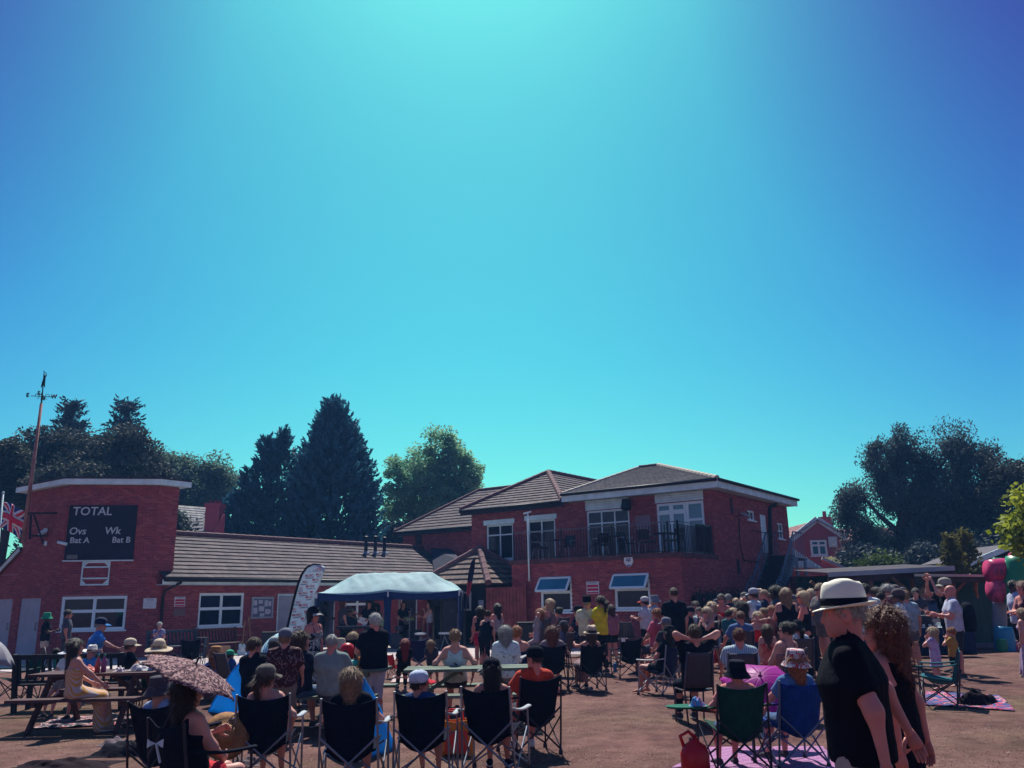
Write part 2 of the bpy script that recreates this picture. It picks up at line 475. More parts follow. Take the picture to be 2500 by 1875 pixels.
class Tiles:
    """Courses of roof tiles on the slopes of one roof; the nearest 300 are parts of their own."""
    def __init__(s, parent, mats, w=.33, g=.34, proud=.045): s.p, s.o, s.mats, s.w, s.g, s.pr, s.L = parent, parent.location.copy(), mats, w, g, proud, []
    def slope(s, poly, jitter=.004):
        """poly: planar corners, first edge is the eave (left to right seen from outside)"""
        poly = [Vector(p) for p in poly]
        u = (poly[1] - poly[0]).normalized(); n = (poly[1] - poly[0]).cross(poly[-1] - poly[0]).normalized()
        if n.z < 0: n = -n
        up = n.cross(u); up = up if up.z > 0 else -up
        q = [((p - poly[0]).dot(u), (p - poly[0]).dot(up)) for p in poly]
        def span(t):
            xs = []
            for i in range(len(q)):
                (ax, ay), (bx, by) = q[i], q[(i + 1) % len(q)]
                if (ay - t) * (by - t) <= 0 and abs(ay - by) > 1e-6: xs.append(ax + (bx - ax) * (t - ay) / (by - ay))
            return (min(xs), max(xs)) if len(xs) > 1 else None
        H = max(y for _, y in q); r = 0
        while r * s.g < H - .05:
            t = r * s.g; sp = span(min(t + s.g * .5, H - .01))
            if sp:
                a, b = sp; off = (s.w / 2 if r % 2 else 0)
                k0 = math.floor((a - off) / s.w)
                for k in range(k0, int((b - off) / s.w) + 1):
                    x0, x1 = max(off + k * s.w, a), min(off + (k + 1) * s.w, b)
                    if x1 - x0 < .04: continue
                    hgt = min(s.g + .05, H - t + .02)
                    c = poly[0] + u * ((x0 + x1) / 2) + up * (t + hgt / 2 - .02) + n * (s.pr * .55 + RND.random() * jitter)
                    s.L.append((c, u, up, n, x1 - x0, hgt, RND.randrange(len(s.mats))))
            r += 1
        sh = MB(); sh.add([p - s.o - n * .012 for p in poly], [tuple(range(len(poly)))]); sh.build('roof_deck', s.mats[0], s.p)
    def finish(s, quota=300, name='tile'):
        def key(b):
            x, y = proj(b[0]); inside = 0 < x < 2500 and 0 < y < 1450 and abs(b[4] - s.w) < .01 and abs(b[5] - s.g - .05) < .01
            return (not inside, (b[0] - CAM).length)
        s.L.sort(key=key)
        tilt = s.pr / (s.g + .05) * .9
        ind, rest = s.L[:quota], s.L[quota:]
        shared = {}
        for (c, u, up, n, L, hg, t) in ind:
            k = (t, round(L, 3), round(hg, 3))
            if k not in shared:
                mb = MB(); mb.box((0, 0, 0), (L - .006, hg, .022), Matrix.Rotation(-tilt, 3, 'X')); shared[k] = mb.mesh(name, s.mats[t])
            M = Matrix((u, up, n)).transposed().to_4x4(); M.translation = c - s.o
            link(name, shared[k], s.p, M=M)
        if rest:
            mb = MB()
            R0 = Matrix.Rotation(-tilt, 3, 'X')
            for (c, u, up, n, L, hg, t) in rest:
                mb.box(c - s.o, (L - .006, hg, .022), Matrix((u, up, n)).transposed() @ R0, t)
            mb.build(name + '_field', s.mats, s.p, kind='stuff')
def ridge(parent, a, b, m, r=.11, step=.42, name='ridge_tile'):
    """half-round ridge tiles laid end to end, each its own piece"""
    a, b = Vector(a) - parent.location, Vector(b) - parent.location; d = b - a; L = d.length; k = max(1, int(L / step))
    mb = MB(); mb.tube([(0, 0, 0), (0, 0, L / k * 1.04)], [r, r * .9], 8); me = mb.mesh(name, m)
    for i in range(k):
        q = a + d * (i / k); z = d.normalized(); x = Vector((0, 0, 1)).cross(z)
        x = x.normalized() if x.length > 1e-4 else Vector((1, 0, 0))
        link(name, me, parent, M=frame_mat(q, x, z))
def stick(parent, a, b, w, h, m, name, up=(0, 0, 1)):
    mb = MB(); mb.bar(Vector(a) - parent.location, Vector(b) - parent.location, w, h, 0, up); return mb.build(name, m, parent)
def pipe(parent, pts, r, m, name='pipe', n=8):
    mb = MB(); mb.tube([Vector(p) - parent.location for p in pts], r, n); return mb.build(name, m, parent, smooth=True)

TILE_BROWN = [mat('tile_a', (.082, .058, .070), .85, .3, 5, bump=.3), mat('tile_b', (.104, .074, .086), .85, .3, 5, bump=.3), mat('tile_c', (.064, .046, .058), .85, .3, 5, bump=.3)]
TILE_SLATE = [mat('slate_a', (.07, .062, .085), .8, .3, 8, bump=.3), mat('slate_b', (.10, .085, .11), .8, .3, 8, bump=.3), mat('slate_c', (.05, .046, .066), .8, .3, 8, bump=.3)]
RIDGE = mat('ridge_tile', (.17, .085, .095), .85, .3, 5, bump=.3)

# ------------------------------------------------------------------ scoreboard tower
A = at(124, 1610, 29.0); A.z = 0
tB = pick(A, C2, 372, 3.0); B = A + C2 * tB
tC = pick(B, V2, 404, 3.0); Cc = B + V2 * tC
zt = at(135, 1197, 29.0).z
tower = thing('scoreboard_tower', 'red brick scorebox tower with black scoreboard, white fascia and flat roof', 'building', A)
ms = Masonry(tower)
nC = Vector((C2.y, -C2.x, 0)); nU_left = Vector((-V2.x, -V2.y, 0)); nV = U2.copy()
def corner(P, d, n, px, py):
    q = onplane(P, n, px, py); return (q - P).dot(d), q.z
def rect(P, d, n, x0, y0, x1, y1):
    a, za = corner(P, d, n, x0, y0); b, zb = corner(P, d, n, x1, y1)
    return min(a, b), max(a, b), min(za, zb), max(za, zb)
tw = rect(A, C2, nC, 152, 1457, 304, 1537)
ztw, zt = zt, zt + .17
ms.wall(A, C2, nC, tB, 0, zt, [tw])
ms.wall(B, V2, nV, tC + .3, 0, zt)
LA = 7.0; PL = A - U2 * LA
d1 = rect(PL, U2, nU_left, 52, 1462, 84, 1612); d0 = rect(PL, U2, nU_left, -14, 1464, 14, 1612)
d1 = (d1[0], d1[1], 0, d1[3]); d0 = (d0[0], d0[1], 0, d0[3])
ms.wall(PL + U2 * (LA - 2.9), U2, nU_left, 2.9, 0, zt, [tuple(v - (LA - 2.9) if i < 2 else v for i, v in enumerate(d1))])
lowz = at(20, 1400, 31.0).z
ms.wall(PL, U2, nU_left, LA - 2.9, 0, 2.9, [d0])
ms.finish(); zt = ztw
window(tower, A, C2, nC, *tw, cols=(1, 1), rows=(1.35, 1), fr=.09, mull=.10)
GREYDOOR = mat('pale_grey_door', (.36, .38, .46), .6, .1, 3)
for dd in (d1, d0):
    mb = MB(); R = Matrix((U2, nU_left, Vector((0, 0, 1)))).transposed()
    mb.box(PL - A + U2 * ((dd[0] + dd[1]) / 2) - nU_left * .05 + Vector((0, 0, dd[3] / 2)), (dd[1] - dd[0], .06, dd[3]), R)
    dr = mb.build('door', GREYDOOR, tower)
    hb = MB(); q = PL - A + U2 * (dd[1] - .12) + nU_left * .0
    hb.tube([q + Vector((0, 0, .95)), q + nU_left * .05 + Vector((0, 0, .97)), q + nU_left * .05 + Vector((0, 0, 1.18)), q + Vector((0, 0, 1.2))], .014, 6); hb.build('handle', plain((.15, .15, .18), .4, .8), dr)
# flat roof and white fascia boards
ov = .28
ring = [A - U2 * 3.4 + nU_left * ov, A + (nU_left + nC).normalized() * ov * 1.08, B + (nC + nV).normalized() * ov * 1.08, B + V2 * (tC + .6) + nV * ov]
back = [B + V2 * (tC + .6) - U2 * 5, A - U2 * 3.4 + V2 * 5.5]
mb = MB(); poly = ring + back; zr = zt + .42
mb.add([Vector((p.x, p.y, zr)) - A for p in poly] + [Vector((p.x, p.y, zr - .06)) - A for p in poly], [tuple(range(len(poly))), tuple(range(2 * len(poly) - 1, len(poly) - 1, -1))] + [(i, i + len(poly), (i + 1) % len(poly) + len(poly), (i + 1) % len(poly)) for i in range(len(poly))])
mb.build('flat_roof', mat('roof_felt', (.05, .04, .055), .9, .3, 3), tower)
for i in range(3):
    p, q = ring[i], ring[i + 1]
    e = (q - p).normalized(); nn = Vector((e.y, -e.x, 0))
    mb = MB(); R = Matrix((e, nn, Vector((0, 0, 1)))).transposed()
    mb.box((p + q) / 2 - A - nn * .03 + Vector((0, 0, zt + .27)), ((q - p).length - .01, .04, .20), R); mb.build('fascia_board', FASCIA, tower)
mb = MB(); mb.add([Vector((p.x, p.y, zt + .18)) - A for p in poly], [tuple(range(len(poly)))]); mb.build('soffit', FASCIA, tower)
# lean-to roof edge on the left wing
stick(tower, PL + U2 * (LA - 2.9) + Vector((0, 0, 3.75)) + nU_left * .12, PL + U2 * (LA - 5.6) + Vector((0, 0, 2.35)) + nU_left * .12, .05, .2, FASCIA, 'bargeboard')
mb = MB()
qa, qb = PL + U2 * (LA - 2.9), PL + U2 * (LA - 6.5)
mb.add([qa + Vector((0, 0, 3.8)) - A + nU_left * .2, qb + Vector((0, 0, 1.9)) - A + nU_left * .2, qb + V2 * 5 + Vector((0, 0, 1.9)) - A, qa + V2 * 5 + Vector((0, 0, 3.8)) - A], [(0, 1, 2, 3)])
mb.build('lean_to_roof', mat('roof_felt', (.05, .04, .055)), tower)
mb = MB()
mb.add([qa + Vector((0, 0, 2.9)) - A - nU_left * .01, qa + Vector((0, 0, 3.75)) - A - nU_left * .01, qb + U2 * 1.9 + Vector((0, 0, 2.9)) - A - nU_left * .01], [(0, 2, 1)]); mb.build('gable_infill', BR[1], tower)
# scoreboard: board, lettering, shelf
sb = rect(A, C2, nC, 172, 1234, 325, 1366)
Rc = Matrix((C2, nC, Vector((0, 0, 1)))).transposed()
board = thing('scoreboard', 'black cricket scoreboard lettered TOTAL, Ovs, Wk, Bat A, Bat B on brick tower', 'scoreboard', A + C2 * ((sb[0] + sb[1]) / 2) + nC * .03 + Vector((0, 0, sb[2])))
def on_c(px, py): 
    a, z = corner(A, C2, nC, px, py); return A + C2 * a + Vector((0, 0, z)) + nC * .075
BW, BH = sb[1] - sb[0], sb[3] - sb[2]
mb = MB(); mb.box((0, 0, BH / 2), (BW, .06, BH), Rc); mb.build('board', mat('scoreboard_black', (.012, .014, .036), .7, .25, 3), board)
mb = MB(); mb.box(nC * .03 + Vector((0, 0, -.03)), (BW + .06, .1, .04), Rc); mb.build('shelf', FASCIA, board)
LETTER = mat('white_lettering', (.55, .62, .66), .6, .06, 4)
def letters(parent, body, pL, pyb, hpx, x, n, P, m=LETTER, shear=0.0, bold=0.0, align='LEFT', depth=.004, lift=.07):
    a, z = corner(P, x, n, pL, pyb); z1 = corner(P, x, n, pL, pyb - hpx)[1]
    me = text_mesh(body, (z1 - z) / .70, depth, shear, bold, align); me.materials.append(m)
    M = frame_mat(Vector(P) + Vector(x) * a + Vector((0, 0, z)) + Vector(n) * lift - parent.location, x, n)
    return link('lettering', me, parent, M=M)
for body, px, py, h in (('TOTAL', 178, 1258, 20), ('Ovs', 169, 1305, 17), ('Wk', 256, 1304, 17), ('Bat A', 171, 1326, 14), ('Bat B', 274, 1325, 14)):
    letters(board, body, px, py, h, C2, nC, A, shear=.12 if body in ('Ovs', 'Wk') else .05, bold=.004)
q = on_c(178, 1360) - board.location
mb = MB(); mb.box(q, (.34, .02, .14), Rc); mb.build('number_plate', plain((.16, .17, .16)), board)
# white bracket frame under the board
fr = rect(A, C2, nC, 204, 1373, 264, 1427)
rack = thing('number_rack', 'white metal frame with four rails under the scoreboard', 'frame', A + C2 * ((fr[0] + fr[1]) / 2) + nC * .04 + Vector((0, 0, fr[2])))
FW, FH = fr[1] - fr[0], fr[3] - fr[2]
for nm, z in (('rail', 0.0), ('rail', FH * .28), ('rail', FH * .78), ('rail', FH)):
    mb = MB(); mb.box((0, 0, z), (FW, .03, .05), Rc); mb.build(nm, FASCIA, rack)
for sx in (-1, 1):
    mb = MB(); mb.box(C2 * sx * FW / 2 + Vector((0, 0, FH / 2)), (.04, .034, FH + .05), Rc); mb.build('upright', FASCIA, rack)
    for z, sg in ((0.03, 1), (FH - .03, -1)):
        mb = MB(); p = C2 * sx * FW / 2
        mb.add([p + nC * .02 + Vector((0, 0, z)), p - C2 * sx * .16 + nC * .02 + Vector((0, 0, z)), p + nC * .02 + Vector((0, 0, z + sg * .16)), p + nC * .0 + Vector((0, 0, z)), p - C2 * sx * .16 + Vector((0, 0, z)), p + Vector((0, 0, z + sg * .16))], [(0, 1, 2), (5, 4, 3), (0, 3, 4, 1), (1, 4, 5, 2), (2, 5, 3, 0)]); mb.build('gusset', FASCIA, rack)
def wall_box(px, py, w, h, t, n, d, P, m, label, cat, name, group=None, parent=None):
    a, z = corner(P, d, n, px, py)
    R = Matrix((d, n, Vector((0, 0, 1)))).transposed()
    mb = MB(); mb.box((0, 0, 0), (w, t, h), R)
    o = mb.build(name, m, None); o.location = Vector(P) + Vector(d) * a + Vector((0, 0, z)) + Vector(n) * (.02 + t / 2)
    return tag(o, label, cat, group)
# floodlights and camera on the tower
for i, (px, py, lab) in enumerate(((110, 1302, 'small white floodlight on the tower beside the vane bracket, lower of two'), (118, 1296, 'small white floodlight on the tower beside the vane bracket, upper of two'))):
    a, z = corner(PL, U2, nU_left, px, py); t = thing('floodlight', lab, 'floodlight', PL + U2 * a + Vector((0, 0, z)))
    mb = MB(); mb.box(nU_left * .12, (.20, .09, .16), Matrix((U2, nU_left, Vector((0, 0, 1)))).transposed() @ Matrix.Rotation(.4, 3, 'X'), 0, .8); mb.build('lamp_head', FASCIA, t)
    mb = MB(); mb.bar((0, 0, 0), nU_left * .1, .03); mb.build('bracket', FASCIA, t)
a, z = corner(PL, U2, nU_left, 113, 1327); t = thing('dome_sensor', 'round white sensor on the brick tower below the floodlights', 'sensor', PL + U2 * a + Vector((0, 0, z)))
mb = MB(); mb.lathe([(.0, .13), (.07, .12), (.1, .05), (.1, 0), (.06, -.03), (0, -.03)], 14); o = mb.build('dome', FASCIA, t, True); o.rotation_euler = (-1.4, 0, 0)
mb = MB(); mb.box((0, 0, 0), (.16, .05, .16), Matrix((U2, nU_left, Vector((0, 0, 1)))).transposed()); mb.build('base_plate', FASCIA, t)
a, z = corner(A, C2, nC, 151, 1328); t = thing('security_camera', 'white bullet camera on the tower left of the scoreboard', 'camera', A + C2 * a + Vector((0, 0, z)))
mb = MB(); mb.tube([nC * .05 + Vector((0, 0, .06)) - C2 * .12, nC * .12 + C2 * .2 + Vector((0, 0, -.02))], [.05, .055], 10); mb.build('body', FASCIA, t, True)
mb = MB(); mb.bar((0, 0, 0), nC * .08 + Vector((0, 0, .03)), .04); mb.build('bracket', FASCIA, t)
def sign(px, py, w, h, d, n, P, label, cat, name, lines, back=(.62, .66, .70), ink=(.1, .1, .14), bars=()):
    a, z = corner(P, d, n, px, py)
    t = thing(name, label, cat, Vector(P) + Vector(d) * a + Vector((0, 0, z)) + Vector(n) * .02)
    R = Matrix((d, n, Vector((0, 0, 1)))).transposed()
    mb = MB(); mb.box((0, 0, 0), (w, .015, h), R); mb.build('plate', plain(back), t)
    for (zc, hh, c) in bars:
        mb = MB(); mb.box(Vector(n) * .01 + Vector((0, 0, zc * h)), (w * .88, .008, hh * h), R); mb.build('stripe', plain(c), t)
    for (body, zc, sz) in lines:
        me = text_mesh(body, sz * h, .002); me.materials.append(plain(ink)); link('lettering', me, t, M=frame_mat(Vector(n) * .016 + Vector((0, 0, zc * h)), d, n))
    return t
sign(366, 1473, .42, .34, C2, nC, A, 'white printed notice on the tower wall right of the window', 'notice', 'wall_notice', [('NOTICE', .28, .16), ('- - - - - -', .05, .14), ('- - - - - -', -.15, .14), ('- - - -', -.35, .14)])
# weather vane pole on the tower corner
pb, pt = at(56, 1325, 29.3), at(101, 985, 29.3)
vane = thing('weather_vane', 'tall rusty pole with black weather vane strapped to the tower corner', 'weather vane', pb)
RUST = mat('rusty_paint', (.34, .17, .15), .8, .35, 4, bump=.3)
mb = MB(); mb.tube([(0, 0, 0), (pt - pb)], [.075, .05], 8); mb.build('pole', RUST, vane, True)
BLK = mat('black_iron', (.008, .008, .016), .6, .2, 8)
tip = at(108, 905, 29.3) - pb; mid = at(103, 968, 29.3) - pb
mb = MB(); mb.tube([pt - pb, mid, tip], [.028, .022, .014], 6); mb.build('spindle', BLK, vane)
for ang, L in ((3.5, 'E'), (5.06, 'S'), (.35, 'W'), (1.92, 'N')):
    dv = Vector((math.cos(ang), math.sin(ang), 0))
    mb = MB(); mb.tube([mid - dv * .02, mid + dv * .36], .014, 5); arm = mb.build('cardinal_arm', BLK, vane)
    me = text_mesh(L, .2, .012, 0, .008); me.materials.append(BLK); link('lettering', me, arm, M=frame_mat(mid + dv * .42 + Vector((-.05, 0, -.04)), (1, 0, 0), (0, -1, 0)))
    mb = MB(); c = mid + dv * .16
    mb.tube([c + Vector((0, 0, .1 * math.sin(s * .6))) + dv * .07 * math.cos(s * .6) for s in range(9)], .010, 5); mb.build('scroll', BLK, arm)
fig = MB(); b0 = mid + (tip - mid) * .35
fig.tube([b0 + Vector((-0.060, 0, 0.000)), b0 + Vector((-0.024, 0, 0.165)), b0 + Vector((0.012, 0, 0.286)), b0 + Vector((0.030, 0, 0.396))], [.015, .035, .045, .02], 6)
fig.tube([b0 + Vector((0.060, 0, 0.011)), b0 + Vector((0.030, 0, 0.165)), b0 + Vector((0.012, 0, 0.275))], [.015, .03, .04], 6)
fig.tube([b0 + Vector((0.018, 0, 0.363)), b0 + Vector((0.072, 0, 0.440)), b0 + Vector((0.036, 0, 0.561))], [.02, .018, .014], 6)
fig.lathe([(0, -.04), (.035, -.02), (.04, .012), (.02, .04), (0, .045)], 8, b0 + Vector((0.000, 0, 0.429)))
fig.build('bowler_figure', BLK, vane)
for py, L in ((1253, 1.25), (1308, .7)):
    q = at(70, py, 29.25); k = q - pb
    mb = MB(); mb.bar(k, k + Vector((L * .8, .15, .0)), .06); mb.build('bracket_arm', BLK, vane)
mb = MB(); k = at(72, 1256, 29.25) - pb; mb.bar(k + Vector((.15, 0, 0)), k + Vector((.55, .1, -1.0)), .05); mb.bar(k + Vector((.05, 0, 0)), k + Vector((.06, .1, -.85)), .05); mb.build('bracket_brace', BLK, vane)

# flag on its own pole at the left edge
fp = at(-6, 1420, 31.5); fp.z = 0; ft = at(8, 1203, 31.5)
flag = thing('flagpole', 'union flag hanging from a thin white pole left of the tower', 'flag', fp)
mb = MB(); mb.tube([(0, 0, 0), ft - fp], [.04, .03], 8); mb.lathe([(0, -.05), (.05, -.02), (.05, .02), (0, .06)], 8, ft - fp); mb.build('pole', FASCIA, flag, True)
f0 = at(9, 1226, 31.4) - fp; fx = at(60, 1244, 31.0) - at(9, 1226, 31.4); fz = at(0, 1288, 31.4) - at(9, 1226, 31.4)
def flag_pt(u, v, off=0.0):
    p = f0 + fx * u + fz * v + Vector((0, .08 * math.sin(u * 7 + v * 3), .05 * math.sin(u * 5) - .10 * u * v))
    return p + Vector((0, -off, 0))
mb = MB(); mb.grid(lambda u, v: flag_pt(u, v), 14, 10, 0, .008); cl = mb.build('flag_cloth', sheer(cloth((.03, .06, .26)), .4), flag, True)
def stripe(pts, off, c):
    (a0, a1), (b0, b1) = pts[0], pts[1]
    w = pts[2]
    dx, dy = b0 - a0, (b1 - a1) * .6; L = math.hypot(dx, dy); nx, ny = -dy / L, dx / L
    mb = MB(); mb.grid(lambda u, v: flag_pt(min(max(a0 + (b0 - a0) * u + nx * w * (v - .5), 0), 1), min(max(a1 + (b1 - a1) * u + ny * w * (v - .5) / .6, 0), 1), off), 12, 2, 0, .003); mb.build('flag_band', cloth(c), flag, True)
for i, (s, wh, c) in enumerate((((0, 0), (1, 1)), .14, (.7, .74, .78)) if 0 else ()): pass
WHT, REDF = (.80, .82, .85), (.75, .03, .08)
for (a_, b_) in (((0, 0), (1, 1)), ((0, 1), (1, 0))): stripe((a_, b_, .16), .008, WHT)
for (a_, b_) in (((0, 0), (1, 1)), ((0, 1), (1, 0))): stripe((a_, b_, .055), .014, REDF)
for (a_, b_) in (((0, .5), (1, .5)), ((.5, 0), (.5, 1))): stripe((a_, b_, .22), .020, WHT)
for (a_, b_) in (((0, .5), (1, .5)), ((.5, 0), (.5, 1))): stripe((a_, b_, .13), .026, REDF)

# ------------------------------------------------------------------ long low pavilion
LLOW = 18.5
low = thing('low_pavilion', 'long single storey red brick pavilion with brown tiled roof beside tower', 'building', Cc)
zg = onplane(Cc + nV * .35, nV, 404, 1412).z
zg = 2.55
ml = Masonry(low)
def rl(x0, y0, x1, y1): return rect(Cc, V2, nV, x0, y0, x1, y1)
w1 = rl(487, 1448, 592, 1528); dl = rl(678, 1446, 730, 1560); dl = (dl[0], dl[1], 0, 2.05)
w2 = rl(842, 1462, 905, 1500); w2 = (w2[0], w2[1], .95, 2.1); dl2 = (w2[0] - 2.6, w2[0] - 1.6, 0, 2.05); dl3 = (w2[1] + 1.9, w2[1] + 3.0, 0, 2.1)
ml.wall(Cc, V2, nV, LLOW, 0, zg, [w1, dl, w2, dl2, dl3])
ml.finish()
window(low, Cc, V2, nV, *w1, cols=(1, 1), rows=(1.2, 1), fr=.09, mull=.10); window(low, Cc, V2, nV, *w2, cols=(1, 1), rows=(1.4, 1), fr=.09, mull=.10)
Rv = Matrix((V2, nV, Vector((0, 0, 1)))).transposed()
for dd, c in ((dl, GREYDOOR), (dl2, FASCIA), (dl3, mat('dark_door', (.03, .03, .05)))):
    mb = MB(); mb.box(V2 * ((dd[0] + dd[1]) / 2) - nV * .04 + Vector((0, 0, dd[3] / 2)), (dd[1] - dd[0] - .12, .05, dd[3] - .06), Rv); dr = mb.build('door', c, low)
    mb = MB()
    for xx in (dd[0] + .03, dd[1] - .03): mb.box(V2 * xx - nV * .03 + Vector((0, 0, dd[3] / 2)), (.06, .08, dd[3]), Rv)
    mb.box(V2 * ((dd[0] + dd[1]) / 2) - nV * .03 + Vector((0, 0, dd[3] - .03)), (dd[1] - dd[0] - .12, .078, .06), Rv); mb.build('door_frame', FASCIA, dr)
# noticeboard
nb = rl(615, 1460, 662, 1507); t = thing('noticeboard', 'glazed aluminium noticeboard pinned with papers by the grey door', 'noticeboard', Cc + V2 * nb[0] + Vector((0, 0, nb[2])) + nV * .03)
NW, NH = nb[1] - nb[0], nb[3] - nb[2]
mb = MB()
mb.box(V2 * NW / 2 + Vector((0, 0, NH / 2)), (NW, .03, NH), Rv); mb.build('backboard', plain((.14, .17, .26)), t)
mb = MB()
for z in (0, NH): mb.box(V2 * NW / 2 + Vector((0, 0, z)), (NW + .1, .07, .07), Rv)
for x in (0, NW): mb.box(V2 * x + Vector((0, 0, NH / 2)), (.07, .074, NH), Rv)
mb.build('frame', plain((.42, .46, .52), .4, .4), t)
rr = random.Random(3)
for i, (x, z, w_, h_) in enumerate(((.14, .75, .2, .3), (.40, .80, .24, .22), (.68, .72, .2, .36), (.86, .7, .16, .3), (.16, .35, .22, .36), (.46, .45, .3, .3), (.75, .3, .26, .3), (.5, .14, .26, .2), (.88, .3, .1, .2))):
    mb = MB(); mb.box(V2 * NW * x + nV * .02 + Vector((0, 0, NH * z)), (NW * w_ * .85, .004, NH * h_ * .85), Rv @ Matrix.Rotation(rr.uniform(-.04, .04), 3, 'Y')); mb.build('pinned_paper', plain((.5 + .1 * rr.random(), .55, .62)), t)
sign(438, 1469, .42, .34, V2, nV, Cc, 'white and red striped sign on pavilion wall beside the downpipe', 'sign', 'wall_sign', [('CAR SPORTS', .36, .14)], bars=((.14, .2, (.5, .02, .08)), (-.14, .2, (.5, .02, .08)), (-.4, .12, (.5, .02, .08))))
sign(437, 1495, .46, .24, V2, nV, Cc, 'dull bronze plaque below the red striped sign', 'plaque', 'wall_plaque', [('- - - -', .1, .2), ('- - - - -', -.25, .2)], back=(.2, .13, .14), ink=(.3, .25, .25))
# roof
RD, RH = 3.1, 1.72            # ridge set back and height above gutter
zr = zg + RH + .1
e0, e1 = Cc + nV * .42 - V2 * .25, Cc + V2 * LLOW + nV * .42
r0, r1 = Cc - nV * RD - V2 * .25, Cc + V2 * (LLOW - 1.2) - nV * RD
for p, z in ((e0, zg + .06), (e1, zg + .06), (r0, zr), (r1, zr)): p.z = z
tl = Tiles(low, TILE_BROWN)
tl.slope([e0, e1, r1, r0]); tl.finish()
ridge(low, r0 + Vector((0, 0, .07)), r1 + Vector((0, 0, .07)), RIDGE, .13); ridge(low, r1 + Vector((0, 0, .06)), e1 + Vector((0, 0, .06)), RIDGE, .11)
mb = MB(); bk = [r1, r0, r0 - nV * 3.4 - Vector((0, 0, RH)), r1 + V2 * 2 - nV * 3.4 - Vector((0, 0, RH))]
mb.add([p - Cc for p in bk], [(0, 1, 2, 3)]); mb.build('rear_slope', TILE_BROWN[0], low)
mb = MB(); mb.add([e1 - Cc, r1 - Cc, bk[3] - Cc], [(0, 2, 1)]); mb.build('hip_slope', TILE_BROWN[2], low)
g0, g1 = Cc + nV * .50 - V2 * .3 + Vector((0, 0, zg)), Cc + V2 * LLOW + nV * .50 + Vector((0, 0, zg))
mb = MB(); mb.tube([g0 - Cc, g1 - Cc], .07, 8); mb.build('gutter', BLACKPIPE, low, True)
mb = MB(); mb.box((g0 + g1) / 2 - Cc - nV * .12 + Vector((0, 0, -.08)), ((g1 - g0).length, .04, .17), Rv); mb.build('fascia_board', FASCIA, low)
mb = MB(); mb.box((g0 + g1) / 2 - Cc - nV * .3 + Vector((0, 0, -.165)), ((g1 - g0).length, .4, .02), Rv); mb.build('soffit', FASCIA, low)
mb = MB(); q = V2 * -.02 + nV * .1
mb.tube([nV * .5 + V2 * .35 + Vector((0, 0, zg)), nV * .5 + V2 * .33 + Vector((0, 0, zg - .1)), nV * .14 + V2 * -.02 + Vector((0, 0, zg - .35)), nV * .1 - V2 * .05 + Vector((0, 0, zg - .6)), nV * .1 - V2 * .05], .045, 8); mb.build('downpipe', BLACKPIPE, low, True)
for i, (px, s) in enumerate(((893, .78), (916, .8), (938, .76))):
    q = onplane(e0, (r0 - e0).cross(e1 - e0), px, 1352)
    mb = MB(); b0 = q - Cc; mb.tube([b0 - Vector((0, 0, .1)), b0 + Vector((0, 0, s))], .085, 8); mb.lathe([(.13, s - .02), (.13, s + .02), (.1, s + .04), (.0, s + .06)], 8, b0); mb.build('flue', BLACKPIPE, low, True)
    mb = MB(); mb.lathe([(.24, -.08), (.2, .02), (.1, .12)], 8, b0); mb.build('flue_collar', mat('lead', (.20, .24, .30), .6), low)
# ------------------------------------------------------------------ two storey clubhouse
R0c = at(1667, 1462, 28.0); R0c.z = 0
nF = -V2                                   # the front faces the lawn
BD = 3.0                                   # depth of the balcony
Q = R0c + V2 * BD
ZB = onplane(R0c, nF, 1667, 1349).z        # balcony floor
ZE = onplane(Q, nF, 1768, 1192).z          # soffit of the upper storey
club = thing('clubhouse', 'two storey red brick clubhouse with white fascia, balcony and hipped roofs', 'building', R0c)
mc = Masonry(club)
tL = -pick(R0c, -U2, 1251, 2.0)            # balcony front runs from here (negative) to 0
BL = R0c + U2 * tL
WB = -tL
def rb(x0, y0, x1, y1): return rect(BL, U2, nF, x0, y0, x1, y1)
gw1 = rb(1319, 1410, 1398, 1494); gw2 = rb(1498, 1402, 1590, 1488)
mc.wall(BL, U2, nF, WB, 0, ZB, [gw1, gw2])
mc.wall(R0c, V2, U2, BD, 0, ZB)
tU = pick(Q, -U2, 1152, 5.0); UL = Q - U2 * tU
def ru(x0, y0, x1, y1): return rect(UL, U2, nF, x0, y0, x1, y1)
uw1 = ru(1188, 1283, 1254, 1369); uw2 = ru(1288, 1272, 1358, 1362); uw3 = ru(1432, 1249, 1541, 1345); uw4 = ru(1602, 1231, 1726, 1345)
uw1 = (uw1[0], uw1[1], ZB - .15, uw1[3])
uw = [uw1] + [(w[0], w[1], ZB + .02, w[3]) for w in (uw2, uw3, uw4)]
mc.wall(UL, U2, nF, tU, ZB - .4, ZE, uw)
mc.wall(UL, U2, nF, tU - WB + .3, 0, ZB - .4)
tS = pick(Q, V2, 1922, 5.0)
sdoor = rect(Q, V2, U2, 1854, 1256, 1876, 1350); sw1 = rect(Q, V2, U2, 1823, 1245, 1843, 1272); sw2 = rect(Q, V2, U2, 1896, 1276, 1914, 1317)
mc.wall(Q, V2, U2, tS, 0, ZE, [sdoor, sw1, sw2])
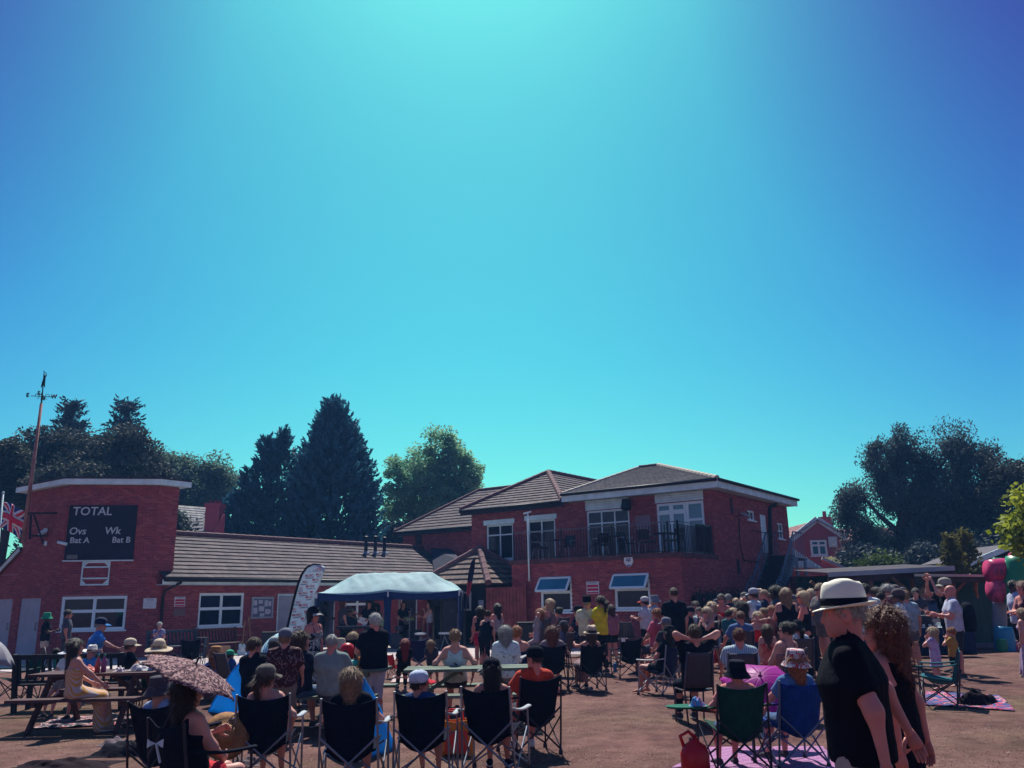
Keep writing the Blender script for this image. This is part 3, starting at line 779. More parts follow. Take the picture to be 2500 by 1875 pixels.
# recessed left part
RCS = (at(1000, 1287, 46.0) - UL).dot(V2)
RL = UL + V2 * RCS
mc.wall(UL + V2 * 0, V2, -U2, RCS, 0, ZE)
tR = pick(RL, -U2, 985, 5.0); RLL = RL - U2 * tR
mc.wall(RLL, U2, nF, tR, 0, ZE - .1)
mc.finish()
mb = MB()      # floors and hidden rear walls keep daylight out of the rooms
def slab(mb, pts, z): mb.add([Vector((p.x, p.y, z)) - R0c for p in pts], [tuple(range(len(pts)))])
mb.add([p - R0c + Vector((0, 0, z)) for p in (RLL, RLL + V2 * 7, Q + V2 * tS - U2 * 0, Q + V2 * tS) for z in (0, ZE)], [(0, 1, 3, 2), (2, 3, 5, 4)])
mb.build('rear_wall', BR[1], club)
Rf = Matrix((U2, nF, Vector((0, 0, 1)))).transposed(); Rs = Matrix((V2, U2, Vector((0, 0, 1)))).transposed()
# balcony deck with stone edge
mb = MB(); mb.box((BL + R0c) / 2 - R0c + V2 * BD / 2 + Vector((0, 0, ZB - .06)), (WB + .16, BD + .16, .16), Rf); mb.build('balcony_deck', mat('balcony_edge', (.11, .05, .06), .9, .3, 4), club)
# upper windows
window(club, UL, U2, nF, *uw[0], cols=(1, 1), rows=(.5, 1.35, .5), solid=((0, 0), (1, 0)), sill=False)
window(club, UL, U2, nF, *uw[1], cols=(1, 1), rows=(1.9, .6), sill=False)
window(club, UL, U2, nF, *uw[2], cols=(1, 1, 1, 1) if 0 else (1, 1, 1), rows=(1.9, .6), sill=False)
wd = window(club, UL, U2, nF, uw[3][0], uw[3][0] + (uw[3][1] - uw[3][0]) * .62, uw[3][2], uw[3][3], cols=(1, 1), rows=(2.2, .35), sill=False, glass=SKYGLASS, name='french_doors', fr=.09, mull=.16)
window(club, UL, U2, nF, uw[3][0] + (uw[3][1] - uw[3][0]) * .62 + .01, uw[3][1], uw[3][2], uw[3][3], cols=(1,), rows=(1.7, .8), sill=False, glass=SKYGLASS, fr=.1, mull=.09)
# timber boarding over the two wide openings and heads over the two narrow ones
for w in uw[2:]:
    for i in range(4):
        zz = w[3] + .02 + i * (ZE - w[3] - .02) / 4
        mb = MB(); mb.box(UL - R0c + U2 * ((w[0] + w[1]) / 2) + nF * .04 + Vector((0, 0, zz + (ZE - w[3]) / 8)), (w[1] - w[0] + .04, .03, (ZE - w[3]) / 4 - .012), Rf @ Matrix.Rotation(.05, 3, 'X')); mb.build('weatherboard', FASCIA, club)
for w in uw[:2]:
    mb = MB(); mb.box(UL - R0c + U2 * ((w[0] + w[1]) / 2) + nF * .05 + Vector((0, 0, w[3] + .1)), (w[1] - w[0] + .22, .06, .2), Rf); mb.build('window_head', FASCIA, club)
window(club, BL, U2, nF, *gw1, cols=(1,), rows=(1.35, 1), fr=.09, mull=.1, glass=GLASS); window(club, BL, U2, nF, *gw2, cols=(1,), rows=(1.35, 1), fr=.09, mull=.1, glass=GLASS)
for gw in (gw1, gw2):      # top-hung casements pushed open
    w_, h_ = gw[1] - gw[0] - .05, (gw[3] - gw[2]) * .44
    top = BL - R0c + U2 * ((gw[0] + gw[1]) / 2) + nF * .05 + Vector((0, 0, gw[3] - .04))
    Rt = Rf @ Matrix.Rotation(.62, 3, 'X')
    cw = MB()
    for (cx, cz, sx, sz) in ((-w_ / 2, -h_ / 2, .07, h_), (w_ / 2, -h_ / 2, .07, h_), (0, 0, w_, .07), (0, -h_, w_, .07)): cw.box(top + Rt @ Vector((cx, 0, cz)), (sx, .05, sz), Rt)
    cc = cw.build('open_casement', WHITE, club)
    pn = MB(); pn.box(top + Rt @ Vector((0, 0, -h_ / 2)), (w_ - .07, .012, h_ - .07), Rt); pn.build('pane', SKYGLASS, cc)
window(club, Q, V2, U2, *sw1, cols=(1, 1), rows=(1,), fr=.06); window(club, Q, V2, U2, *sw2, cols=(1, 1), rows=(1, 1), fr=.06)
mb = MB(); mb.box(Q - R0c + V2 * ((sdoor[0] + sdoor[1]) / 2) - U2 * .03 + Vector((0, 0, (sdoor[2] + sdoor[3]) / 2)), (sdoor[1] - sdoor[0], .07, sdoor[3] - sdoor[2]), Rs); mb.build('door', FASCIA, club)
# white block fascia + hipped slate roof
tWl = pick(Q, -U2, 1392, 5.2)
WL = Q - U2 * tWl
ov = .45
def up(p, z): return Vector((p.x, p.y, z))
fz = .27
c0 = WL - U2 * .1 + nF * ov; c1 = Q + nF * ov + U2 * ov; c2 = Q + V2 * (tS + .1) + U2 * ov; c3 = WL - U2 * .1 + V2 * (tS + .2)
mb = MB(); mb.box((c0 + c1) / 2 - R0c + Vector((0, 0, ZE + fz / 2)), ((c1 - c0).length, .05, fz), Rf); mb.build('fascia_board', FASCIA, club)
mb = MB(); mb.box((c1 + c2) / 2 - R0c + Vector((0, 0, ZE + fz / 2)), ((c2 - c1).length - .06, .05, fz), Rs); mb.build('fascia_board', FASCIA, club)
mb = MB(); slab(mb, [c0, c1, c2, c3], ZE + .015); mb.build('soffit', FASCIA, club)
ze = ZE + fz + .03
wf, df = (c1 - c0).length, (c2 - c1).length
apx = onplane(Q + V2 * df * .5, nF, 1684, 1133)
ap1 = c1 - U2 * 4.4 + V2 * df * .5; ap1.z = apx.z
ap0 = ap1 - U2 * .9
sl = Tiles(club, TILE_SLATE, .22, .2, .03)
sl.slope([up(c0, ze), up(c1, ze), ap1, ap0]); sl.slope([up(c1, ze), up(c2, ze), ap1]); sl.finish(name='slate')
mb = MB(); mb.add([p - R0c for p in (up(c3, ze), up(c0, ze), ap0, ap1, up(c2, ze))], [(0, 1, 2), (0, 2, 3, 4)]); mb.build('rear_slope', TILE_SLATE[0], club)
HIPC = mat('cream_hip', (.5, .44, .36), .8, .25, 4)
ridge(club, up(c1, ze + .04), ap1 + Vector((0, 0, .04)), HIPC, .10, .36); ridge(club, up(c0, ze + .03), ap0 + Vector((0, 0, .03)), HIPC, .08, .36); ridge(club, ap0 + Vector((0, 0, .03)), ap1 + Vector((0, 0, .03)), TILE_SLATE[1], .10, .36)
for a_, b_ in ((c0, c1), (c1, c2)): pipe(club, [up(a_, ze - .02) + (nF if a_ is c0 else U2) * .08, up(b_, ze - .02) + (nF if a_ is c0 else U2) * .08], .06, BLACKPIPE, 'gutter')
# brown hipped roof over the left wing
ZW = ZE + .05
b0 = UL - U2 * .35 + nF * .35; b1 = WL + nF * .35 - U2 * .12
apex = onplane(UL + V2 * 3.6, nF, 1339, 1155)
rt = Tiles(club, TILE_BROWN)
back_end = apex + V2 * 5 + U2 * 0
rt.slope([up(b0, ZW), up(b1, ZW), apex])
bR = b1 + V2 * 6
rt.slope([up(b1, ZW), up(bR, ZW), apex + V2 * 4.5, apex])
# recessed left roof
l0 = RLL - U2 * .35 + nF * .35; l1 = RL + nF * .35 + U2 * 1.2
ZL = ZE - .08
ridL = onplane(RL + V2 * 3.4, nF, 1169, 1199); ridR = ridL + U2 * 4.6
rt.slope([up(l0, ZL), up(l1, ZL), ridR, ridL])
lb = up(l0 + V2 * 7, ZL); 
rt.finish()
mb = MB(); mb.add([p - R0c for p in (up(b0, ZW), apex, up(b0 + V2 * 6, ZW), apex + V2 * 4.5, up(l0, ZL), ridL, lb, up(l1 + V2 * 7, ZL), ridR)], [(0, 1, 3, 2), (6, 5, 4), (6, 7, 8, 5)]); mb.build('side_slope', TILE_BROWN[2], club)
ridge(club, up(b0, ZW + .06), apex + Vector((0, 0, .06)), RIDGE, .12); ridge(club, up(b1, ZW + .06), apex + Vector((0, 0, .06)), RIDGE, .12); ridge(club, apex + Vector((0, 0, .06)), apex + V2 * 4.5 + Vector((0, 0, .06)), RIDGE, .12)
ridge(club, up(l0, ZL + .05), ridL + Vector((0, 0, .05)), RIDGE, .1); ridge(club, ridL + Vector((0, 0, .05)), ridR + Vector((0, 0, .05)), RIDGE, .1)
DKW = mat('dark_timber', (.022, .018, .034), .7, .25, 5)
for (p, q, z) in ((b0, b1, ZW), (l0, l1, ZL)):
    mb = MB(); mb.box((p + q) / 2 - R0c + Vector((0, 0, z - .12)), ((q - p).length, .05, .2), Rf); mb.build('eaves_board', DKW, club)
    pipe(club, [up(p, z - .03) + nF * .07, up(q, z - .03) + nF * .07], .06, BLACKPIPE, 'gutter')
# downpipes, vents, lamp, conduit
def on_s(px, py, off=.06): a_, z_ = corner(Q, V2, U2, px, py); return Q + V2 * a_ + Vector((0, 0, z_)) + U2 * off
pipe(club, [on_s(1886, 1212, .3), on_s(1884, 1236, .12), on_s(1874, 1240, .1), on_s(1876, 1355, .1)], .07, BLACKPIPE, 'downpipe')
pipe(club, [on_s(1800, 1265), on_s(1803, 1330), on_s(1812, 1368), on_s(1850, 1372)], .02, BLACKPIPE, 'conduit', 5)
pipe(club, [on_s(1832, 1295), on_s(1858, 1300), on_s(1910, 1301)], .015, BLACKPIPE, 'conduit', 5)
for px, py, w_, h_ in ((1784, 1235, .16, .6), (1801, 1383, .22, .55)):
    mb = MB(); mb.box(on_s(px, py, .02) - R0c, (w_, .05, h_), Rs); mb.build('vent', mat('vent_black', (.03, .015, .03)), club)
mb = MB(); q = onplane(RL, nF, 1023, 1318) + nF * .03 - R0c; mb.box(q, (.42, .05, .5), Rf); mb.build('vent', mat('vent_black', (.03, .015, .03)), club)
fl = thing('wall_floodlight', 'grey floodlight on an arm on the clubhouse side wall', 'floodlight', on_s(1796, 1262, .02))
mb = MB(); mb.bar((0, 0, 0), U2 * .3 + Vector((0, 0, .08)), .03); mb.build('arm', BLK, fl)
mb = MB(); mb.box(U2 * .36 + V2 * .1 + Vector((0, 0, .06)), (.4, .28, .07), Rs @ Matrix.Rotation(-.5, 3, 'X')); mb.build('lamp_head', plain((.3, .32, .36)), fl)
sp = onplane(Q, nF, 1536, 1233) + nF * .25
spk = thing('wall_speaker', 'black loudspeaker hung under the eaves between the balcony windows', 'speaker', sp)
mb = MB(); mb.box((0, 0, 0), (.3, .26, .4), Rf @ Matrix.Rotation(.25, 3, 'X'), 0, .85); mb.build('cabinet', BLK, spk)
mb = MB(); mb.bar((0, 0, 0), -nF * .25, .03); mb.build('bracket', BLK, spk)
mb = MB(); q = onplane(Q, nF, 1571, 1278) + nF * .02; mb.box((0, 0, 0), (.62, .03, .6), Rf); o = mb.build('wall_plaque', plain((.26, .17, .2))); o.location = q; tag(o, 'grey plaque on brick pier between the balcony windows', 'plaque')
# alarm box
ab = onplane(R0c, nF, 1537, 1371) + nF * .03
al = thing('alarm_box', 'white shield shaped alarm box lettered AJS under the balcony', 'alarm box', ab)
mb = MB(); al.scale = (.68,) * 3; prof = [(-.24, .20), (.24, .20), (.25, -.02), (.16, -.18), (0, -.27), (-.16, -.18), (-.25, -.02)]
mb.add([U2 * x + Vector((0, 0, z)) + nF * y for y in (0, .08) for x, z in prof], [tuple(range(7, 14)), tuple(range(6, -1, -1))] + [(i, (i + 1) % 7, (i + 1) % 7 + 7, i + 7) for i in range(7)]); mb.build('cover', plain((.72, .76, .76)), al)
me = text_mesh('AJS', .2, .003, 0, .006); me.materials.append(plain((.04, .05, .16))); link('lettering', me, al, M=frame_mat(nF * .084 + Vector((0, 0, .02)), U2, nF))
mb = MB(); mb.add([U2 * x + Vector((0, 0, z)) + nF * .084 for x, z in ((-.15, -.16), (.15, -.16), (0, -.255))], [(0, 1, 2)]); mb.build('blue_tip', plain((.05, .10, .4)), al)
sign(1448, 1435, .5, .42, U2, nF, BL, 'white and red striped sign on clubhouse wall between open windows', 'sign', 'wall_sign', [('CAR SPORTS', .36, .14)], bars=((.14, .2, (.5, .02, .08)), (-.14, .2, (.5, .02, .08)), (-.4, .12, (.5, .02, .08))))
# white mast in front of the balcony
m0, m1 = onplane(R0c + nF * .12, nF, 1292, 1419), onplane(R0c + nF * .12, nF, 1288, 1253)
mast = thing('aerial_mast', 'thin white pole with small aerial fixed to the balcony edge', 'aerial', m0)
mb = MB(); mb.tube([(0, 0, 0), m1 - m0], .032, 8); mb.build('pole', FASCIA, mast, True)
mb = MB(); mb.bar(m1 - m0 - U2 * .18, m1 - m0 + U2 * .16 + Vector((0, 0, .05)), .05); mb.bar(m1 - m0, m1 - m0 + Vector((0, 0, -.2)) + U2 * .05, .04); mb.build('aerial', FASCIA, mast)
# balcony railing, every bar its own piece
rail = thing('balcony_railing', 'black metal railing of upright bars around the clubhouse balcony', 'railing', R0c + Vector((0, 0, ZB)))
IRON = mat('railing_black', (.010, .012, .026), .5, .2, 8)
def run(P, d, L, first=True):
    mbs = MB(); mbs.box((0, 0, .5), (.03, .03, .9)); bar = mbs.mesh('baluster', IRON)
    k = int(L / .115)
    for i in range(1, k):
        if i % 18 == 0: continue
        link('baluster', bar, rail, loc=P + d * (L * i / k))
    for i in list(range(0, k, 18)) + [k]:
        pm = MB(); pm.box(P + d * (L * i / k) + Vector((0, 0, .53)), (.06, .06, 1.06)); pm.build('post', IRON, rail)
    for z in (.08, 1.03):
        pm = MB(); pm.bar(P + Vector((0, 0, z)), P + d * L + Vector((0, 0, z)), .045, .03); pm.build('rail', IRON if z < .5 else mat('rail_top', (.10, .14, .18), .4), rail)
run(U2 * (tL + .06) - V2 * -.06, U2, WB - .12); run(V2 * .06 - U2 * .06, V2, BD - .2)
# screen behind the end of the railing
mb = MB(); mb.box(U2 * -.09 + V2 * (BD - .75) + Vector((0, 0, .54)), (1.3, .02, .95), Rs); mb.build('privacy_sheet', IRON, rail)
# balcony chairs and tables
def bistro(kind):
    if kind == 'table':
        t = thing('bistro_table', 'round dark bistro table', 'table')
        mb = MB(); mb.lathe([(0, .70), (.36, .70), (.36, .73), (0, .73)], 18); mb.build('table_top', IRON, t)
        mb = MB(); mb.tube([(0, 0, 0), (0, 0, .7)], .03, 8); mb.build('pillar', IRON, t)
        for a in range(4):
            mb = MB(); d = Vector((math.cos(a * 1.571), math.sin(a * 1.571), 0)); mb.bar((0, 0, .12), d * .26 + Vector((0, 0, .01)), .03); mb.build('foot', IRON, t)
        return t
    t = thing('bistro_chair', 'black rattan bistro chair', 'chair')
    mb = MB(); mb.box((0, 0, .44), (.44, .44, .04)); mb.build('seat', IRON, t)
    mb = MB(); mb.grid(lambda u, v: ((u - .5) * .46, -.22 - .05 * math.sin(math.pi * u) - .06 * v, .5 + .36 * v), 6, 4, 0, .02); mb.build('backrest', IRON, t)
    for x in (-.2, .2):
        for y in (-.2, .2):
            mb = MB(); mb.tube([(x, y, .43), (x * 1.15, y * 1.2, 0)], .016, 6); mb.build('leg', plain((.3, .34, .38), .35, .7), t)
        mb = MB(); mb.tube([(x * 1.15, -.24, .66), (x * 1.2, .1, .66), (x * 1.15, .2, .46)], .016, 6); mb.build('armrest', plain((.3, .34, .38), .35, .7), t)
    return t
bt, bc = bistro('table'), bistro('chair')
plan = [('c', 1.1, 'black rattan chair on balcony left of the mast'), ('t', 2.0, 'round dark table on balcony below the two paned window'), ('c', 2.7, 'black rattan chair on balcony right of the mast'), ('c', 4.4, 'black rattan chair on balcony at left of the wide window'),
        ('t', 5.2, 'round dark table on balcony below the wide window'), ('c', 5.9, 'black rattan chair on balcony before the brick pier'), ('c', 7.2, 'black rattan chair on balcony in front of the french doors'), ('t', 7.9, 'round dark table on balcony in front of the french doors'), ('c', 8.6, 'black rattan chair at the corner end of the balcony')]
fc = ft_ = True
for k, (kind, s, lab) in enumerate(plan):
    p = BL + U2 * (s * WB / 9.3) + V2 * (.75 + .25 * (k % 2)) + Vector((0, 0, ZB + .02)); rz = RND.uniform(0, 6.28)
    if kind == 'c':
        o = bc if fc else dup(bc, p, rz, lab); fc = False
    else:
        o = bt if ft_ else dup(bt, p, rz, lab); ft_ = False
    o.location = p; o.rotation_euler.z = rz; o['label'] = lab; o['group'] = 'balcony chairs' if kind == 'c' else 'balcony tables'
# outside stair
st0 = on_s(1876, 1352, .0); zs = ZB + .05
stair = thing('outside_stair', 'dark metal stair with mesh sides up to the white side door', 'stair', up(st0, 0))
STEEL = mat('galvanised', (.13, .19, .27), .45, .2, 8, .5)
s0 = V2 * -.2 + U2 * .08; 
W_ = 1.05; land = 1.4
mb = MB(); mb.box(U2 * (W_ / 2 + .06) + V2 * .5 + Vector((0, 0, zs - .05)), (land + .4, W_, .08), Rs); mb.build('landing', DKW, stair)
nst = 16
TREAD = mat('tread_dark', (.015, .018, .04), .7)
run_ = 4.0
for i in range(nst):
    f = (i + .5) / nst
    mb = MB(); mb.box(U2 * (W_ / 2 + .06) - V2 * (.2 + run_ * (1 - f)) + Vector((0, 0, zs * f)), (.29, W_, .05), Rs); mb.build('tread', TREAD, stair)
    mb = MB(); mb.box(U2 * (W_ / 2 + .06) - V2 * (.2 + run_ * (1 - f) - .13) + Vector((0, 0, zs * f + zs / nst * .5)), (.02, W_ - .02, zs / nst), Rs); mb.build('riser', TREAD, stair)
for sx in (.03, W_ + .09):
    a_, b_ = U2 * sx - V2 * (.2 + run_), U2 * sx - V2 * .2 + Vector((0, 0, zs))
    mb = MB(); mb.bar(a_, b_, .04, .24); mb.build('stringer', STEEL, stair)
    hr = MB(); hr.tube([a_ + Vector((0, 0, .95)), a_ + V2 * 1.6 + Vector((0, 0, .95 + zs * .4)), a_ + V2 * 2.0 + Vector((0, 0, .95 + zs * .4)), b_ + Vector((0, 0, 1.0)), b_ + V2 * 1.2 + Vector((0, 0, 1.0))], .03, 6); hr.build('handrail', STEEL, stair)
    k = 26
    for i in range(k + 1):
        q = a_ + (b_ - a_) * (i / k); pm = MB(); pm.tube([q + Vector((0, 0, .05)), q + Vector((0, 0, .95))], .012 if i % 6 else .026, 5); pm.build('baluster' if i % 6 else 'post', STEEL, stair)
    for i in range(6):
        q = b_ + V2 * (i * .24); pm = MB(); pm.tube([q, q + Vector((0, 0, 1.0))], .014, 5); pm.build('baluster', STEEL, stair)
    if sx > .5:
        for z in (.25, .4, .55, .7, .82):
            pm = MB(); pm.bar(a_ + Vector((0, 0, z)), b_ + Vector((0, 0, z)), .012); pm.build('mesh_wire', STEEL, stair)
for q in (U2 * (W_ + .06) + V2 * .0, U2 * (W_ + .06) + V2 * 1.1):
    mb = MB(); mb.bar(q, q + Vector((0, 0, zs)), .09); mb.build('support_post', STEEL, stair)
# hanging planter bags on the side of the balcony block
for i, px in enumerate((1690, 1708, 1722, 1741, 1757, 1773, 1788)):
    if px < 1770: a_, z_ = corner(R0c, V2, U2, px, 1462); P_ = R0c + V2 * a_ + U2 * .03
    else: P_ = on_s(px, 1462, .03)
    P_ = up(P_, 1.62)
    t = thing('planter_bag', ['leftmost hanging planter bag of dark leaves on the clubhouse wall', 'second hanging planter bag from left on clubhouse wall', 'third hanging planter bag from left, near the pink flowers', 'fourth hanging planter bag from left on clubhouse wall', 'fifth hanging planter bag from left on clubhouse wall', 'sixth hanging planter bag from left on clubhouse wall', 'rightmost hanging planter bag nearest the stair'][i], 'planter', P_, group='hanging planter bags')
    mb = MB(); mb.lathe([(0, -.32), (.13, -.28), (.17, -.1), (.15, .08), (.12, .1)], 10, U2 * .12, 0, 1, .75); mb.build('bag', BLK, t, True)
    mb = MB(); rr = random.Random(i)
    for k in range(46):
        c = U2 * .14 + Vector((rr.gauss(0, .09), rr.gauss(0, .09), .12 + rr.gauss(0, .09))); R = Euler((rr.uniform(0, 6), rr.uniform(0, 6), rr.uniform(0, 6))).to_matrix()
        mb.add([c + R @ Vector(v) for v in ((-.05, 0, 0), (0, -.025, 0), (.05, 0, 0), (0, .025, 0))], [(0, 1, 2, 3)], 1 if rr.random() < .22 else 0)
    mb.build('foliage', [mat('planter_leaf', (.03, .05, .04)), mat('planter_bloom', (.45, .05, .14))], t, kind='stuff')

# ------------------------------------------------------------------ kiosk with pyramid roof, gate
kf = at(1193, 1466, 32.6); kf.z = 0                                     # front corner
kS = 3.7; zk = onplane(kf, nF, 1193, 1426).z
kiosk = thing('tiled_kiosk', 'black boarded kiosk with pyramid tiled roof in the courtyard corner', 'kiosk', kf)
pk = [kf, kf + V2 * kS, kf + V2 * kS - U2 * kS, kf - U2 * kS]
ctr = (pk[0] + pk[2]) / 2
apk = ctr.copy(); apk.z = onplane(ctr, nF, 1161, 1343).z
kt = Tiles(kiosk, [mat('shake_a', (.15, .10, .09), .9, .3, 6, bump=.4), mat('shake_b', (.19, .13, .11), .9, .3, 6, bump=.4), mat('shake_c', (.115, .085, .08), .9, .3, 6, bump=.4)], .24, .34, .06)
kt.slope([up(pk[3], zk), up(pk[0], zk), apk]); kt.slope([up(pk[0], zk), up(pk[1], zk), apk]); kt.finish(name='shake')
for p in pk: ridge(kiosk, up(p, zk + .06), apk + Vector((0, 0, .08)), RIDGE, .13, .45)
mb = MB(); mb.add([up(pk[1], zk) - kf, up(pk[2], zk) - kf, up(pk[3], zk) - kf, apk - kf], [(0, 1, 3), (1, 2, 3)]); mb.build('rear_slope', RIDGE, kiosk)
BOARD = mat('black_board', (.012, .011, .022), .8, .3, 5, bump=.2)
for (p, d, n) in ((pk[3] + V2 * .35 + U2 * .35, U2, nF), (pk[0] + V2 * .35 - U2 * .35, V2, U2)):
    L = kS - .7
    for i in range(int(zk / .15)):
        mb = MB(); R = Matrix((d, n, Vector((0, 0, 1)))).transposed() @ Matrix.Rotation(.09, 3, 'X')
        mb.box(p + d * L / 2 - kf + Vector((0, 0, .075 + i * .15)), (L, .03, .16), R); mb.build('board', BOARD, kiosk)
mb = MB(); q = onplane(pk[0] + V2 * .35, nF, 1129, 1465) - kf; w_ = window(kiosk, pk[3] + V2 * .35, U2, nF, 2.15, 2.6, 1.3, 2.0, recess=-.04, sill=False, fr=.06)
mb = MB(); q = onplane(pk[0] + V2 * .35, nF, 1176, 1473) + nF * .04; mb.box((0, 0, 0), (.24, .01, .24), Rf); o = mb.build('paper_notice', plain((.5, .58, .66))); o.location = q; tag(o, 'white paper notice pinned on the black kiosk', 'notice')
ga, gb = at(1187, 1500, 31.6), at(1279, 1500, 31.2); ga.z = gb.z = 0
gate = thing('timber_gate', 'tall red brown close boarded gate beside the kiosk', 'gate', ga)
gd = (gb - ga); gl = gd.length; gd.normalize(); gn = Vector((gd.y, -gd.x, 0)); Rg = Matrix((gd, gn, Vector((0, 0, 1)))).transposed()
WOODR = mat('red_stain', (.22, .055, .06), .85, .35, 4, bump=.3, coords='Object')
nb_ = 11
zg_ = 2.12
for i in range(nb_):
    mb = MB(); mb.box(gd * (gl * (i + .5) / nb_) + gn * (RND.random() * .006) + Vector((0, 0, zg_ / 2)), (gl / nb_ - .012, .03, zg_ - RND.random() * .02), Rg); mb.build('plank', WOODR, gate)
for z in (.35, 1.85):
    mb = MB(); mb.box(gd * gl / 2 - gn * .04 + Vector((0, 0, z)), (gl, .04, .12), Rg); mb.build('ledge', WOODR, gate)
mb = MB(); mb.box(gd * (gl + .06) + Vector((0, 0, 1.1)), (.1, .1, 2.2), Rg); mb.build('post', WOODR, gate)
# dark sheet standing in for the shaded gap between pavilion and clubhouse
lt = thing('gap_shade_sheet', 'low dark sheet standing in for shade between pavilion and clubhouse', 'shade sheet', RLL)
qa_, qb_ = onplane(RLL + nF * .05, nF, 1052, 1338), onplane(RLL + nF * .05, nF, 1100, 1340); qc_, qd_ = onplane(RLL + nF * 2.6, nF, 1130, 1372), onplane(RLL + nF * 2.6, nF, 1060, 1400)
mb = MB(); v_ = [p - RLL for p in (qa_, qb_, qc_, qd_)]; mb.add(v_ + [p - Vector((0, 0, .12)) for p in v_], [(0, 1, 2, 3), (7, 6, 5, 4), (0, 4, 5, 1), (1, 5, 6, 2), (2, 6, 7, 3), (3, 7, 4, 0)]); mb.build('shade_panel', mat('gap_shade_dark', (.012, .016, .045), .9, .2, 3), lt)
mb = MB()
for p in (v_[2], v_[3]): mb.bar(Vector((p.x, p.y, 0)), p - Vector((0, 0, .1)), .1)
mb.build('post', DKW, lt)
# paved apron in front of the buildings
PAVE = mat('paving', (.40, .33, .33), .9, .18, 1.2, bump=.2, bscale=30)
pts = [onz(-250, 1648), onz(420, 1632), onz(760, 1618), onz(1110, 1607), onz(1350, 1602), onz(1700, 1590)]
pts = [Vector((p.x, p.y, .004)) for p in pts] + [R0c + U2 * 1.2 + Vector((0, 0, .004)), Q + V2 * 3 + U2 * 1.2 + Vector((0, 0, .004)), RLL + V2 * 3 + Vector((0, 0, .004)), A - U2 * 9 + V2 * 3 + Vector((0, 0, .004))]
mb = MB(); mb.add(pts, [tuple(range(len(pts)))]); paving = mb.build('paving', mat('paving_joint', (.20, .17, .18), .95, .2, 3), kind='structure')
sh = {}
cnt = 0; slabs = []
for i in range(-40, 60):
    for j in range(-20, 60):
        p = Cc + U2 * (.5 + i * .605) + V2 * (j * .605)
        x_, y_ = proj(p)
        if not (-20 < x_ < 2050) : continue
        # inside polygon?
        c_ = False
        for a_, b_ in zip(pts, pts[1:] + pts[:1]):
            if (a_.y > p.y) != (b_.y > p.y) and p.x < (b_.x - a_.x) * (p.y - a_.y) / (b_.y - a_.y) + a_.x: c_ = not c_
        if c_: slabs.append(p)
slabs.sort(key=lambda p: p.length)
for k in range(3):
    mb = MB(); mb.box((0, 0, 0), (.594, .594, .03), Matrix((V2, U2, Vector((0, 0, 1)))).transposed()); sh[k] = mb.mesh('paving_slab', mat('slab_%d' % k, [(.44, .37, .37), (.38, .32, .33), (.49, .42, .41)][k], .9, .15, 2, bump=.2, bscale=40))
for p in slabs[:300]: link('paving_slab', sh[RND.randrange(3)], paving, loc=Vector((p.x, p.y, .004 + RND.random() * .003)))
mb = MB()
for p in slabs[300:]: mb.box(Vector((p.x, p.y, .004 + RND.random() * .003)), (.594, .594, .03), Matrix((V2, U2, Vector((0, 0, 1)))).transposed(), RND.randrange(3))
mb.build('paving_field', [sh[0].materials[0], sh[1].materials[0], sh[2].materials[0]], paving, kind='stuff')
# ------------------------------------------------------------------ trees
def leaf_quads(C, Aax, Bax):
    N = len(C); V = np.stack([C - Aax, C + Bax, C + Aax, C - Bax], 1).reshape(-1, 3)
    return V, np.arange(N * 4).reshape(-1, 4)
def unit(N):
    v = NR.normal(size=(N, 3)); return v / np.linalg.norm(v, axis=1, keepdims=True)
def leafmat(name, c, c2, tr=.25):
    if name in MATS: return MATS[name]
    m = mat(name, c, .7, .3, .9, col2=c2, spec=.25)
    nt = m.node_tree; n, l = nt.nodes, nt.links
    t = n.new('ShaderNodeBsdfTranslucent'); mx = n.new('ShaderNodeMixShader'); mx.inputs[0].default_value = tr
    b = n['Principled BSDF']; src = b.inputs['Base Color'].links[0].from_socket
    l.new(src, t.inputs['Color']); l.new(b.outputs[0], mx.inputs[1]); l.new(t.outputs[0], mx.inputs[2]); l.new(mx.outputs[0], n['Material Output'].inputs['Surface'])
    return m
BARK = mat('bark', (.045, .03, .035), .95, .3, 6, bump=.5)
def trunk_and_limbs(t, base, top, r, targets):
    mb = MB(); k = 6
    pts = [Vector((0, 0, 0)) + Vector((math.sin(i * 1.7) * r * .6, math.cos(i * 2.1) * r * .6, top * i / k)) for i in range(k + 1)]
    mb.tube(pts, [r * (1.15 - .95 * i / k) for i in range(k + 1)], 9)
    mb.build('trunk', BARK, t, True)
    for q in targets:
        q = Vector(q); h = min(max(q.z * .62, .25 * top), top * .9)
        s0 = Vector((0, 0, h)); m = (s0 + q) / 2 + Vector((0, 0, -.06 * (q - s0).length))
        mb = MB(); mb.tube([s0, m, q], [r * .42, r * .26, r * .06], 6, cap=False); mb.build('limb', BARK, t, True)
